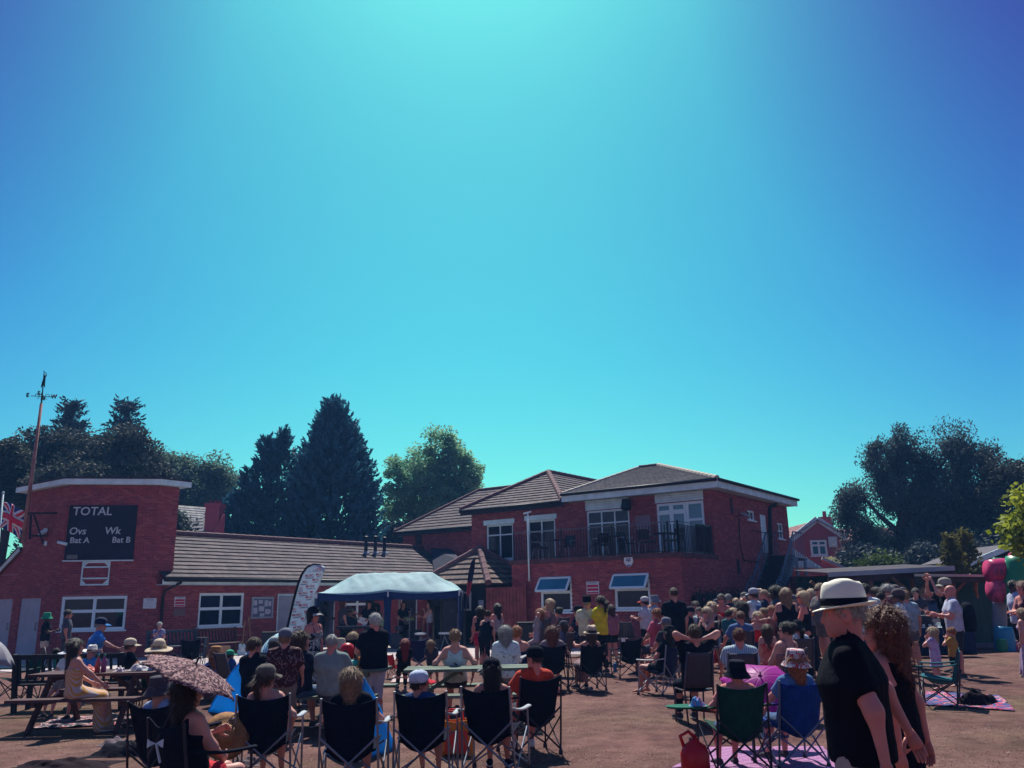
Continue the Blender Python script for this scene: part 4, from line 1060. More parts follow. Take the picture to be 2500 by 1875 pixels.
def broadleaf(label, base, lobes, n_clump, per, cr_, leaf, m, r=.28, droop=0.0, spread=.8, name='broadleaf_tree', flat=1.0, ragged=0.0):
    """lobes in world coordinates (centre, radii); leaves gather in clumps on and inside the lobes"""
    t = thing(name, label, 'tree', base)
    L = [(np.array(c) - np.array(base), np.array(rad)) for c, rad in lobes]
    w = np.array([np.prod(rad) ** (2 / 3) for _, rad in L]); w = w / w.sum()
    C = []
    for (c, rad), wi in zip(L, w):
        k = max(4, int(n_clump * wi))
        u = unit(k); rr = (.45 + .55 * NR.random((k, 1)) ** .5) * (1 + ragged * NR.normal(size=(k, 1)))
        C.append(c + u * rad * rr)
    C = np.concatenate(C)
    idx = np.repeat(np.arange(len(C)), per)
    sz = (.6 + .8 * NR.random(len(C)))[idx, None]
    P = C[idx] + unit(len(idx)) * (NR.random((len(idx), 1)) ** .5) * 1.75 * cr_ * sz * np.array([1, 1, spread])
    if droop: P[:, 2] -= droop * NR.random(len(idx)) ** 2
    N = len(P)
    a = unit(N); a[:, 2] *= .6 if droop == 0 else 1.6; a /= np.linalg.norm(a, axis=1, keepdims=True)
    b = np.cross(a, unit(N)); b /= np.linalg.norm(b, axis=1, keepdims=True) + 1e-9
    s = leaf * (.6 + .8 * NR.random((N, 1)))
    V, F = leaf_quads(P, a * s, b * s * .5 * flat)
    mb = MB(); mb.np(V, F); o = mb.build('crown', m, t); o['kind'] = 'stuff'
    tops = [c + np.array([0, 0, .1]) * rad for c, rad in L]
    trunk_and_limbs(t, base, max(c[2] for c, _ in L) * .9, r, [tuple(p) for p in tops])
    return t
def conifer(label, base, H, R, m, n_spray=900, spray=.8, leaf=.10, prof=None, r=.25, name='conifer_tree', tips=((0, 0, 1.0),), upward=.8, layers=0):
    t = thing(name, label, 'tree', base)
    prof = prof or (lambda h: (1 - h) ** .8)
    P, A_ = [], []
    for (tx, ty, th) in tips:
        k = int(n_spray / len(tips) * th)
        h = NR.random(k) ** 1.25
        if layers: h = (np.floor(h * layers) + .5 + NR.normal(0, .10, k)) / layers; h = np.clip(h, .02, .995)
        a = NR.random(k) * 6.283
        rad = R * np.array([prof(x) for x in h]) * (.55 + .5 * NR.random(k) ** .6)
        c = np.stack([tx + np.cos(a) * rad, ty + np.sin(a) * rad, h * H * th], 1)
        d = np.stack([np.cos(a), np.sin(a), np.full(k, upward)], 1) + NR.normal(size=(k, 3)) * .25
        d /= np.linalg.norm(d, axis=1, keepdims=True)
        per = 15
        s = np.tile(np.linspace(-.5, 1, per), k)[:, None] * spray * (.6 + .7 * NR.random((k, 1)))[np.repeat(np.arange(k), per)]
        q = np.repeat(c, per, 0) + np.repeat(d, per, 0) * s + NR.normal(size=(k * per, 3)) * spray * .13 * (1.2 - np.clip(np.abs(s) / spray, 0, 1))
        P.append(q); A_.append(np.repeat(d, per, 0) + NR.normal(size=(k * per, 3)) * .55)
    P, A_ = np.concatenate(P), np.concatenate(A_); P[:, 2] = np.maximum(P[:, 2], .1)
    N = len(P); A_ /= np.linalg.norm(A_, axis=1, keepdims=True)
    b = np.cross(A_, unit(N)); b /= np.linalg.norm(b, axis=1, keepdims=True) + 1e-9
    s = leaf * (.7 + .7 * NR.random((N, 1)))
    V, F = leaf_quads(P, A_ * s * 1.6, b * s * .6)
    mb = MB(); mb.np(V, F); o = mb.build('crown', m, t); o['kind'] = 'stuff'
    trunk_and_limbs(t, base, H * .93, r, [])
    return t
def lob(px, py, D, rx, rz, ry=None):      # a crown lobe from its middle and half-size in photo pixels
    c = at(px, py, D); s = D / F_PX * 1.03
    return (tuple(c), (rx * s, (ry or rx * .9) * s, rz * s))
def gp(px, D): p = at(px, 1480, D); p.z = 0; return p
L_DARK = leafmat('leaf_dark', (.034, .048, .054), (.10, .115, .09)); L_BLUE = leafmat('leaf_blue', (.028, .12, .19), (.055, .19, .27), .3); L_MID = leafmat('leaf_mid', (.07, .13, .10), (.17, .25, .16), .45)
L_LIGHT = leafmat('leaf_light', (.12, .32, .21), (.33, .54, .30), .6); L_GREY = leafmat('leaf_grey', (.036, .062, .080), (.11, .145, .14), .35); L_GOLD = leafmat('leaf_gold', (.10, .11, .03), (.22, .20, .05), .3); L_LIME = leafmat('leaf_lime', (.20, .27, .02), (.42, .46, .05), .45)
L_SPRUCE = leafmat('leaf_spruce', (.020, .038, .058), (.05, .075, .09), .2)
broadleaf('huge rounded dark evergreen oak behind the scorebox tower', gp(230, 47), [lob(110, 1130, 47, 75, 75), lob(165, 1095, 47, 38, 34), lob(215, 1110, 47, 40, 30), lob(278, 1085, 46, 46, 34), lob(348, 1098, 46, 30, 42), lob(250, 1150, 46, 60, 40), lob(330, 1150, 46, 50, 30), lob(160, 1150, 46, 50, 36), lob(55, 1175, 46, 55, 50), lob(200, 1190, 45, 120, 50), lob(350, 1165, 47, 60, 45)], 230, 300, .50, .105, L_DARK, .5)
conifer('dark spruce rising behind the rounded tree, left of the weather vane', gp(118, 56), at(140, 990, 56).z, 3.0, L_SPRUCE, 900, .8, .10, lambda h: (1 - h) ** .8, name='spruce_tree', upward=.45)
conifer('dark spruce rising behind the rounded tree, right of the weather vane', gp(262, 57), at(270, 985, 57).z, 3.2, L_SPRUCE, 900, .8, .10, lambda h: (1 - h) ** .8, name='spruce_tree', upward=.45)
broadleaf('mid green tree at the left edge of the photograph', gp(-10, 44), [lob(10, 1130, 44, 50, 50), lob(-30, 1190, 44, 60, 70), lob(30, 1210, 44, 50, 60)], 80, 280, .5, .105, leafmat('leaf_olive', (.03, .045, .035), (.07, .085, .055)), .35)
broadleaf('light green tree behind the tower roof, left of the cypresses', gp(450, 60), [lob(425, 1165, 60, 60, 55), lob(490, 1180, 60, 60, 45), lob(540, 1165, 61, 40, 45), lob(460, 1225, 60, 90, 45), lob(385, 1130, 61, 30, 30)], 130, 260, .5, .11, L_MID, .35)
cyp = lambda h: (1 - h) ** .55 * (.62 + .38 * min(1, h * 4)) * (1 - .25 * h)
conifer('tall dense cypress, the biggest conifer behind the pavilion', gp(800, 50), at(797, 978, 50).z, 2.75, L_BLUE, 3600, .5, .11, lambda h: (1 - h ** 3.2) ** .9 * (.80 + .20 * min(1, h * 4)), .35, 'cypress_tree', ((0, 0, 1.0), (.55, .3, .90), (-.6, .2, .87), (.1, -.4, .95)), 1.1)
conifer('smaller two tipped cypress left of the tallest one', gp(640, 50.5), at(672, 1056, 50.5).z, 1.45, L_BLUE, 2600, .45, .11, lambda h: (1 - h ** 3.2) ** .9, .3, 'cypress_tree', ((.75, 0, 1.0), (-.25, .2, .97), (-1.35, .2, .80), (-2.0, -.3, .66)), 1.1)
broadleaf('bright green broadleaf tree between the cypress and the clubhouse roof', gp(1060, 62), [lob(1060, 1110, 62, 62, 48), lob(1010, 1150, 62, 60, 50), lob(1110, 1160, 62, 62, 50), lob(975, 1215, 62, 45, 55), lob(1150, 1180, 62, 40, 45), lob(1055, 1200, 62, 90, 60), lob(1080, 1250, 62, 90, 50), lob(985, 1270, 62, 40, 40)], 230, 200, .40, .12, L_LIGHT, .4, ragged=.06)
broadleaf('great dark willow towering over the bar shelter', gp(2230, 46), [lob(2062, 1245, 46, 20, 40), lob(2085, 1190, 46, 26, 32), lob(2100, 1260, 46, 34, 50), lob(2150, 1130, 46, 30, 50), lob(2188, 1075, 46, 26, 34), lob(2200, 1130, 46, 34, 45), lob(2258, 1100, 46, 26, 36), lob(2270, 1150, 46, 36, 40), lob(2320, 1085, 46, 24, 38), lob(2350, 1070, 46, 24, 30), lob(2355, 1130, 46, 40, 45), lob(2408, 1110, 46, 20, 30), lob(2425, 1160, 46, 26, 40), lob(2310, 1200, 46, 70, 50), lob(2190, 1200, 46, 55, 45), lob(2400, 1230, 46, 55, 50), lob(2250, 1265, 46, 50, 40), lob(2340, 1290, 46, 90, 55), lob(2105, 1325, 46, 45, 50), lob(2200, 1335, 46, 70, 50), lob(2290, 1345, 46, 80, 50)], 330, 300, .40, .095, L_GREY, .45, .5, 1.0, 'willow_tree', .7)
broadleaf('dark tree beyond the willow at the right edge', gp(2480, 44), [lob(2450, 1190, 44, 55, 60), lob(2510, 1170, 44, 60, 60), lob(2470, 1270, 44, 80, 80)], 90, 260, .5, .10, L_DARK, .35)
broadleaf('sunlit lime green tree with big leaves at right edge', gp(2530, 21), [lob(2520, 1250, 21, 55, 55), lob(2495, 1300, 21, 45, 50), lob(2560, 1290, 21, 60, 70)], 70, 45, .22, .075, L_LIME, .12, flat=1.5)
conifer('small golden conifer, the narrower of two beside the shed', gp(2341, 30), at(2341, 1311, 30).z, .42, L_GOLD, 420, .22, .05, lambda h: 1 - h ** 3, .06, 'golden_conifer')
conifer('small golden conifer, the wider of two beside the shed', gp(2380, 31), at(2378, 1302, 31).z, .62, L_GOLD, 420, .24, .05, lambda h: (1 - h) ** .6, .06, 'golden_conifer')
broadleaf('low green shrub behind the bar shelter roof', gp(2140, 36), [lob(2115, 1385, 36, 25, 16), lob(2155, 1382, 36, 30, 18)], 30, 90, .28, .08, L_LIME and leafmat('leaf_shrub', (.05, .10, .03), (.14, .2, .05)), .06, name='garden_shrub')
broadleaf('dark clipped hedge mass behind the right hand shelters', gp(2200, 40), [lob(2110, 1400, 40, 70, 50), lob(2250, 1395, 40, 90, 50), lob(2380, 1390, 40, 90, 60), lob(2480, 1400, 38, 60, 50)], 100, 220, .5, .11, L_SPRUCE, .2, name='hedge')
broadleaf('small dark tree beside the clubhouse left gable', gp(965, 52), [lob(965, 1315, 52, 28, 35), lob(985, 1330, 52, 20, 25)], 30, 130, .45, .15, L_SPRUCE, .15)
broadleaf('scrubby bush against the tower behind the pavilion ridge', gp(425, 37), [lob(422, 1275, 37, 14, 36), lob(432, 1300, 37, 16, 24)], 26, 90, .3, .1, L_GREY, .08, name='garden_shrub')

# ------------------------------------------------------------------ houses behind
def simple_house(label, loc, d, w, depth, z_e, rise, wallm, tiles, name='brick_house', gable_front=True):
    """gabled house: front gable across direction d at loc"""
    d = Vector(d).normalized(); n = Vector((d.y, -d.x, 0)); t = thing(name, label, 'house', loc)
    a, b = Vector(loc) - d * w / 2, Vector(loc) + d * w / 2; a.z = b.z = 0
    mb = MB(); o = t.location
    p = [a, b, b - n * depth, a - n * depth]
    vs = [q - o for q in p] + [q - o + Vector((0, 0, z_e)) for q in p] + [(a + b) / 2 - o + Vector((0, 0, z_e + rise)), (a + b) / 2 - n * depth - o + Vector((0, 0, z_e + rise))]
    mb.add(vs, [(0, 1, 5, 8, 4), (1, 2, 6, 5), (2, 3, 7, 9, 6), (3, 0, 4, 7)]); mb.build('wall', wallm, t)
    return t, a, b, n, (a + b) / 2 + Vector((0, 0, z_e + rise))
PINKT = [mat('pink_tile_a', (.34, .17, .16), .85, .25, 3), mat('pink_tile_b', (.27, .13, .135), .85, .25, 3)]
WALL_RED = mat('far_brick', (.40, .085, .12), .95, .18, 30, bump=.3)
DH = 52.0
gl_, gr_ = at(1940, 1314, DH), at(2056, 1311, DH); gc = (gl_ + gr_) / 2; ze_ = gc.z; apz = at(1986, 1271, DH).z
h2, ha, hb, hn, hap = simple_house('red brick house with white bargeboards and pink tiled roof behind stair', up(gc, 0), gr_ - gl_, (gr_ - gl_).length, 7, ze_, apz - ze_, WALL_RED, PINKT)
for e, q in ((ha, 1), (hb, -1)):
    stick(h2, up(e, ze_ - .1) + hn * .1 + (ha - hb).normalized() * q * .25, hap + hn * .1 + Vector((0, 0, .1)), .08, .34, FASCIA, 'bargeboard')
tp = Tiles(h2, PINKT, .3, .3, .03)
ex = (ha - hb).normalized() * .3
tp.slope([up(ha, ze_) + hn * .2 + ex, up(ha, ze_) - hn * 7 + ex, hap - hn * 7, hap + hn * .2]); tp.slope([up(hb, ze_) - hn * 7 - ex, up(hb, ze_) + hn * .2 - ex, hap + hn * .2, hap - hn * 7])
hd = (hb - ha).normalized(); rb_ = up(hb + hd * 6 - hn * 3.2, ze_); rb0 = up(hb - hd * 1.6 - hn * 3.2, ze_)
tp.slope([rb0, rb_, rb_ - hn * 2.6 + Vector((0, 0, apz - ze_ - .1)), rb0 - hn * 2.6 + Vector((0, 0, apz - ze_ - .1))]); tp.finish(120)
mb = MB(); c_ = (rb0 + rb_) / 2; mb.box(up(c_, ze_ / 2) - h2.location - hn * 1.5, ((rb_ - rb0).length, 2.6, ze_), Matrix((hd, hn, Vector((0, 0, 1)))).transposed()); mb.build('side_wing', WALL_RED, h2)
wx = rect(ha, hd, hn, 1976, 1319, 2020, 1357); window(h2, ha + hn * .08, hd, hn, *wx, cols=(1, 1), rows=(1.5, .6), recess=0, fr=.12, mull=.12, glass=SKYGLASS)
mb = MB(); q = onplane(ha + hn * .1, hn, 2033, 1323) - h2.location; mb.box(q, (.5, .12, .62), Matrix((hd, hn, Vector((0, 0, 1)))).transposed()); mb.build('alarm_box', FASCIA, h2)
mb = MB(); q = at(2014, 1268, DH + 4) - h2.location; mb.box(q - Vector((0, 0, .5)), (.7, .6, 1.3)); mb.lathe([(.14, .1), (.12, .5), (.16, .52), (0, .52)], 8, q); mb.build('chimney', WALL_RED, h2)
# house with grey slates behind the pavilion
DG = 44.0
WEATH = [mat('pale_slate_a', (.30, .30, .30), .8, .3, 5), mat('pale_slate_b', (.22, .22, .24), .8, .3, 5)]
h1 = thing('slate_house', 'house with pale slate roofs and tall brick chimney behind the pavilion', 'house', gp(470, DG))
tg = Tiles(h1, WEATH, .3, .26, .03)
P_ = lambda x, y, D: at(x, y, D)
tg.slope([P_(405, 1325, DG), P_(470, 1330, DG), P_(505, 1240, DG + 3.5), P_(405, 1232, DG + 3.5)])
tg.slope([P_(456, 1330, DG - .6), P_(500, 1330, DG - 1.2), P_(506, 1268, DG + 1.4), P_(470, 1272, DG + 1.2)]); tg.finish(120, 'slate')
mb = MB(); c_ = P_(522, 1290, DG + .4) - h1.location; tz = at(522, 1240, DG + .4).z
mb.box(Vector((c_.x, c_.y, tz / 2)), (.72, .8, tz)); mb.box(Vector((c_.x, c_.y, tz + .1)), (.84, .92, .2)); mb.build('chimney', WALL_RED, h1)
for i in (-1, 0, 1):
    mb = MB(); mb.tube([Vector((c_.x + i * .24, c_.y, tz + .2)), Vector((c_.x + i * .24, c_.y, tz + .38))], .09, 8); mb.build('chimney_pot', mat('pot', (.16, .05, .07)), h1)
mb = MB(); q0, q1 = P_(405, 1325, DG) - h1.location, P_(545, 1330, DG - .3) - h1.location; mb.add([q0, q1, Vector((q1.x, q1.y, 0)), Vector((q0.x, q0.y, 0))], [(0, 3, 2, 1)])
q2, q3 = P_(500, 1330, DG - .3) - h1.location, P_(508, 1262, DG + 1.5) - h1.location; q4 = P_(545, 1330, DG) - h1.location
mb.add([q2, q4, q4 + Vector((0, 0, q3.z - q4.z)), q3], [(0, 1, 2, 3)]); mb.build('wall', WALL_RED, h1)
# far grey roof between the cypress and the clubhouse
ff = thing('far_bungalow', 'distant grey bungalow roof seen between cypress and clubhouse', 'house', gp(912, 66))
tg = Tiles(ff, WEATH, .4, .3, .03); tg.slope([P_(880, 1325, 66), P_(945, 1325, 66), P_(932, 1302, 69), P_(892, 1302, 69)]); tg.finish(40, 'slate')
mb = MB(); q0, q1 = P_(884, 1325, 66.2) - ff.location, P_(941, 1325, 66.2) - ff.location; mb.add([q0, q1, Vector((q1.x, q1.y, 0)), Vector((q0.x, q0.y, 0))], [(0, 3, 2, 1)]); mb.build('wall', WALL_RED, ff)
# white sheeted lean-to and brick outbuilding with mossy roof right of the clubhouse
DS = 38.0
wl_ = thing('sheet_roof_outbuilding', 'brick outbuilding with pale corrugated sheet roof right of the stair', 'outbuilding', gp(1965, DS))
o_ = wl_.location
SHEET = mat('pale_sheet', (.42, .50, .54), .6, .15, 3)
a0, a1, a2 = P_(1935, 1338, DS) - o_, P_(2008, 1386, DS) - o_, P_(1935, 1384, DS - .5) - o_
for i in range(9):
    f0, f1 = i / 9, (i + 1) / 9 - .015
    mb = MB(); v = [a0 + (a1 - a0) * f0, a0 + (a1 - a0) * f1, a2 + (a1 - a2) * f1, a2 + (a1 - a2) * f0]
    mb.add(v + [p + Vector((0, .05, -.04)) for p in v], [(0, 3, 2, 1), (4, 5, 6, 7), (0, 1, 5, 4), (1, 2, 6, 5), (2, 3, 7, 6), (3, 0, 4, 7)]); mb.build('roof_sheet', SHEET, wl_)
mw = Masonry(wl_); pa, pb_ = gp(1925, DS), gp(2095, DS + 1.0); dw = (pb_ - pa); lw = dw.length; dw.normalize(); nw = Vector((dw.y, -dw.x, 0))
zw_ = at(1990, 1386, DS).z
mw.wall(pa, dw, nw, lw, 0, zw_); mw.finish(200)
mo = thing('mossy_outbuilding', 'low brick outbuilding with moss covered roof below the pink house', 'outbuilding', gp(2050, DS + 2))
o_ = mo.location
mb = MB(); q = [P_(2005, 1366, DS + 1) , P_(2090, 1402, DS + 1), P_(2095, 1392, DS + 4), P_(2030, 1357, DS + 4)]
mb.grid(lambda u, v: (q[0] * (1 - u) + q[1] * u) * (1 - v) + (q[3] * (1 - u) + q[2] * u) * v + Vector((0, 0, .12 * noise.noise(Vector((u * 9, v * 6, 1))))) - o_, 22, 10, 0, .1)
mb.build('mossy_roof', mat('moss', (.11, .10, .035), .95, .45, 3, bump=.8), mo, True)
mb = MB(); mb.add([q[0] - o_, q[1] - o_, up(q[1], 0) - o_, up(q[0], 0) - o_], [(0, 3, 2, 1)]); mb.build('wall', WALL_RED, mo)
stick(mo, q[0] + Vector((0, -.1, .05)), q[1] + Vector((0, -.1, .05)), .1, .12, mat('coping', (.35, .36, .4)), 'verge')

# ------------------------------------------------------------------ bar shelter, green panels, shed
DB = 27.0
bar = thing('bar_shelter', 'long open timber bar shelter with grey fascia on the right', 'shelter', gp(2180, DB))
o_ = bar.location
p0, p1 = P_(2022, 1403, DB), P_(2330, 1387, DB - .6)
GREYF = mat('grey_flashing', (.30, .36, .42), .5, .15, 3); TIMB = mat('brown_timber', (.17, .085, .06), .8, .3, 6, bump=.2); TIMD = mat('dark_plank', (.055, .03, .035), .85, .3, 6)
stick(bar, p0, p1, .08, .14, GREYF, 'fascia_board'); stick(bar, p0 - Vector((0, -.05, .16)), p1 - Vector((0, -.05, .16)), .06, .22, TIMD, 'beam')
mb = MB(); b_ = Vector((0, 3.4, .25)); mb.add([p0 - o_ + Vector((0, 0, .06)), p1 - o_ + Vector((0, 0, .06)), p1 - o_ + b_, p0 - o_ + b_], [(0, 1, 2, 3)]); mb.build('roof_sheet', mat('roof_felt'  , (.05, .04, .055)), bar)
for f in (.02, .34, .67, .98):
    q = p0 + (p1 - p0) * f; stick(bar, up(q, 0) + Vector((0, .1, 0)), q - Vector((0, -.1, .1)), .12, .12, TIMB, 'post')
    for s in (-1, 1):
        stick(bar, q + Vector((0, .1, -.75)), q + Vector((s * .62, .1, -.2)), .09, .09, TIMB, 'brace')
nbk = 26
for i in range(nbk):
    q = p0 + (p1 - p0) * ((i + .5) / nbk) + Vector((0, 3.2, 0)); mb = MB(); mb.box(up(q, q.z / 2) - o_, ((p1 - p0).length / nbk - .004, .03, q.z)); mb.build('plank', mat('green_plank', (.012, .032, .030), .85, .3, 4), bar)
pan = thing('green_panel_shelter', 'dark green boarded shelter with thin pale roof edge at right', 'shelter', gp(2390, DB))
o_ = pan.location
r0_, r1_ = P_(2234, 1404, DB - 1.6), P_(2440, 1406, DB - .5)
stick(pan, r0_, r1_, .06, .07, mat('pale_edge', (.45, .47, .42), .6), 'fascia_board'); stick(pan, r0_ - Vector((0, -.06, .12)), r1_ - Vector((0, -.06, .12)), .06, .16, mat('dark_beam', (.03, .03, .03)), 'beam')
mb = MB(); b_ = Vector((0, 2.4, .1)); mb.add([r0_ - o_ + Vector((0, 0, .03)), r1_ - o_ + Vector((0, 0, .03)), r1_ - o_ + b_, r0_ - o_ + b_], [(0, 1, 2, 3)]); mb.build('roof_sheet', mat('roof_felt', (.05, .04, .055)), pan)
pa, pb_ = onz(2344, 1582), onz(2460, 1576); GRN = mat('green_board', (.016, .058, .050), .8, .25, 3, bump=.1)
for i in range(8):
    q = pa + (pb_ - pa) * ((i + .5) / 8); zt_ = onplane(pa, (0, -1, 0), 2380, 1413).z
    mb = MB(); mb.box(up(q, zt_ / 2) - o_, ((pb_ - pa).length / 8 - .008, .03, zt_), Matrix.Rotation(math.atan2(pb_.y - pa.y, pb_.x - pa.x), 3, 'Z')); mb.build('panel', GRN, pan)
stick(pan, up(onz(2337, 1583), 0), up(onz(2337, 1583), 2.15), .14, .14, mat('amber_post', (.30, .13, .06), .7), 'post')
mb = MB(); q = onplane(pa - Vector((0, .06, 0)), (0, -1, 0), 2382, 1415) - o_; q2 = onplane(pa - Vector((0, .06, 0)), (0, -1, 0), 2388, 1462) - o_
mb.tube([q, (q + q2) / 2 + Vector((-.05, 0, 0)), q2], [.08, .07, .03], 8); mb.build('hanging_cloth', cloth((.30, .15, .07)), pan)
mb = MB(); mb.box((pa + pb_) / 2 - o_ + Vector((0, -.2, .06)), ((pb_ - pa).length, .5, .12)); mb.build('plinth', mat('concrete', (.16, .15, .18), .9), pan)
shed = thing('black_shed', 'black timber shed gable with white bargeboard behind the green shelter', 'shed', gp(2440, 33))
o_ = shed.location
s0, s1, s2 = P_(2366, 1376, 33), P_(2470, 1334, 33), P_(2560, 1380, 33)
for k in range(14):
    z = .1 + k * s0.z / 14
    mb = MB(); mb.box(((s0 + s2) / 2 - o_) * Vector((1, 1, 0)).x + Vector((0, .1, z + .1)) if 0 else Vector(((s0.x + s2.x) / 2 - o_.x, s0.y + .25 - o_.y, z + .1)), (s2.x - s0.x - .5, .03, s0.z / 14 - .01)); mb.build('board', BOARD, shed)
mb = MB(); mb.add([s0 - o_ + Vector((.2, .2, 0)), s2 - o_ + Vector((-.2, .2, 0)), s1 - o_ + Vector((0, .2, -.1))], [(0, 1, 2)]); mb.build('gable_board', BOARD, shed)
for e in (s0, s2): stick(shed, e, s1, .06, .2, FASCIA, 'bargeboard')
mb = MB(); v = [s0, s1, s1 + Vector((0, 4, 0)), s0 + Vector((0, 4, 0)), s2, s2 + Vector((0, 4, 0))]; mb.add([p - o_ + Vector((0, 0, .1)) for p in v], [(0, 1, 2, 3), (1, 4, 5, 2)]); mb.build('roof', TILE_SLATE[0], shed)
wq = P_(2415, 1405, 32.9); mb = MB(); mb.box(wq - o_, (.75, .06, .35)); w_ = mb.build('window', GLASS, shed)
mb = MB(); 
for z in (-.2, .2): mb.box(wq - o_ + Vector((0, -.04, z)), (.85, .05, .06))
for x in (-.4, .4): mb.box(wq - o_ + Vector((x, -.04, 0)), (.06, .054, .34))
mb.build('frame', FASCIA, w_)
# side wall joining the clubhouse to the bar, in shade
sw_ = thing('garden_wall', 'shaded brick garden wall between the stair and the bar shelter', 'wall', gp(1990, 31)); mg = Masonry(sw_)
pa, pb_ = gp(1935, 33.5), gp(2030, 30.5); dw = pb_ - pa; lw = dw.length; dw.normalize(); mg.wall(pa, dw, Vector((dw.y, -dw.x, 0)), lw, 0, 2.35); mg.finish(200)

# ------------------------------------------------------------------ inflatable at the right edge
inf = thing('bouncy_castle', 'pink and green inflatable castle corner at the right edge', 'inflatable', gp(2470, 25))
o_ = inf.location
PINK, GREEN, BLUE = mat('pvc_pink', (.55, .03, .14), .35, .12, 2), mat('pvc_green', (.02, .22, .11), .35, .12, 2), mat('pvc_blue', (.03, .25, .45), .35)
def puff(name, a, b, r, m, sq=1.0):
    a, b = P_(*a) - o_, P_(*b) - o_; k = 7
    mb = MB(); mb.tube([a + (b - a) * (i / k) for i in range(k + 1)], [r * (.72 + .28 * math.sin(math.pi * min(max(i / k, .04), .96)) ** .3) for i in range(k + 1)], 14, squash=sq); mb.build(name, m, inf, True)
puff('arch_tube', (2412, 1394, 25), (2500, 1392, 25), .36, PINK); puff('arch_tube', (2420, 1440, 25), (2498, 1442, 25), .38, mat('pvc_pink_print', (.42, .05, .14), .4, .5, 7)); puff('top_bulge', (2424, 1369, 25), (2462, 1372, 25), .10, GREEN)
puff('tower_block', (2486, 1478, 24.7), (2488, 1362, 24.7), .40, GREEN); puff('tower_cap', (2468, 1362, 25.1), (2510, 1352, 25.1), .16, PINK)
puff('column', (2455, 1600, 25.2), (2450, 1530, 25.2), .28, BLUE); puff('column', (2448, 1595, 24.9), (2446, 1560, 24.9), .14, GREEN); puff('base_tube', (2452, 1592, 25.4), (2540, 1590, 25.4), .3, PINK)
puff('back_panel', (2440, 1560, 25.6), (2440, 1450, 25.6), .2, mat('pvc_grey', (.22, .24, .3), .4))
for i, px in enumerate((2432, 2445, 2458)):
    mb = MB(); q = P_(px, 1394, 24.62) - o_; mb.tube([q + Vector((-.04, 0, -.12)), q + Vector((0, -.01, .1)), q + Vector((.04, 0, -.12))], .015, 5); mb.build('printed_flame', mat('dark_print', (.08, .05, .14)), inf)

# ------------------------------------------------------------------ gazebo stage
DGZ = 31.0
gz = thing('gazebo', 'navy party gazebo with pale sunlit canopy over the band', 'gazebo', gp(947, DGZ + 1.4))
o_ = gz.location
fl_, fr_ = P_(774, 1446, DGZ), P_(1121, 1441, DGZ)
zc = (fl_.z + fr_.z) / 2; gx = fr_ - fl_; gx.z = 0; GW = gx.length; gx.normalize(); gy = Vector((-gx.y, gx.x, 0)); GDp = 3.0
zp = P_(920, 1400, DGZ + 1.5).z
NAVY = cloth((.010, .022, .10)); CANOPY = mat('canopy_sun_glare', (.40, .60, .64), .7, .12, 3, bump=.5, bscale=6, spec=.2); sheer(CANOPY, .25)  # roof carries sun glare in its paler base colour; valance keeps the navy
f0_ = up(fl_, 0) - o_
def canopy(u, v):
    x = u * GW; y = v * GDp
    hx = min(1, min(u, 1 - u) / .22); hy = 1 - abs(2 * v - 1)
    h = min(hx, 1) ** .9 * min(hy * 1.25, 1) ** .85
    sag = -.09 * math.sin(math.pi * min(u * 2 % 1, 1)) * (1 - hy) * 1.2
    wr = .05 * noise.noise(Vector((u * 26 + v * 9, v * 3, 1))) * (1 - hy) ** .5 * hy * 2.6 + .06 * noise.noise(Vector((u * 8, v * 5, 3))) * hy
    return f0_ + gx * x + gy * y + Vector((0, 0, zc + (zp - zc) * h + sag + wr))
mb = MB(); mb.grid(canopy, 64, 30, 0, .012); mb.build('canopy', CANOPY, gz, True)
for (a, b, lab) in ((f0_, f0_ + gx * GW, 0), (f0_ + gx * GW, f0_ + gx * GW + gy * GDp, 1), (f0_ + gy * GDp, f0_ + gx * GW + gy * GDp, 2), (f0_, f0_ + gy * GDp, 3)):
    mb = MB(); mb.grid(lambda u, v, a=a, b=b: a + (b - a) * u + Vector((0, 0, zc - .01 - .09 * math.sin(math.pi * (u * 2 % 1)) * (1 if (b - a).length > 4 else 0) - .27 * v + (.05 * math.sin(math.pi * (u * 2 % 1)) * v))) + Vector((0, .012 * math.sin(u * 40) * v, 0)), 40, 3, 0, .008); mb.build('valance', NAVY, gz, True)
for i, (x, y) in enumerate(((0, 0), (.5, 0), (1, 0), (0, 1), (.5, 1), (1, 1))):
    q = f0_ + gx * GW * x + gy * GDp * y
    mb = MB(); mb.bar(q, q + Vector((0, 0, zc)), .045); mb.build('leg', plain((.5, .55, .6), .4, .5), gz)
    if (x, y) in ((.5, 0), (1, 0), (0, 0)):
        mb = MB(); w_ = .32 if x == .5 else .14
        mb.grid(lambda u, v: q + gx * ((u - .5) * w_ * (1 - .3 * math.sin(math.pi * v))) + Vector((0, -.03 - .02 * math.sin(u * 14), zc - .2 - v * (zc - .45))), 8, 8, 0, .006); mb.build('gathered_curtain', NAVY, gz, True)
mb = MB(); mb.grid(lambda u, v: f0_ + gy * GDp * u + gx * (.02 * math.sin(u * 20)) + Vector((0, 0, zc - v * (zc - .3))), 14, 4, 0, .006); mb.build('side_sheet', NAVY, gz, True)
mb = MB(); mb.grid(lambda u, v: f0_ + gx * GW + gy * GDp * (.45 + .55 * u) + gx * (.02 * math.sin(u * 20)) + Vector((0, 0, zc - v * (zc - .3))), 14, 4, 0, .006); mb.build('side_sheet', NAVY, gz, True)
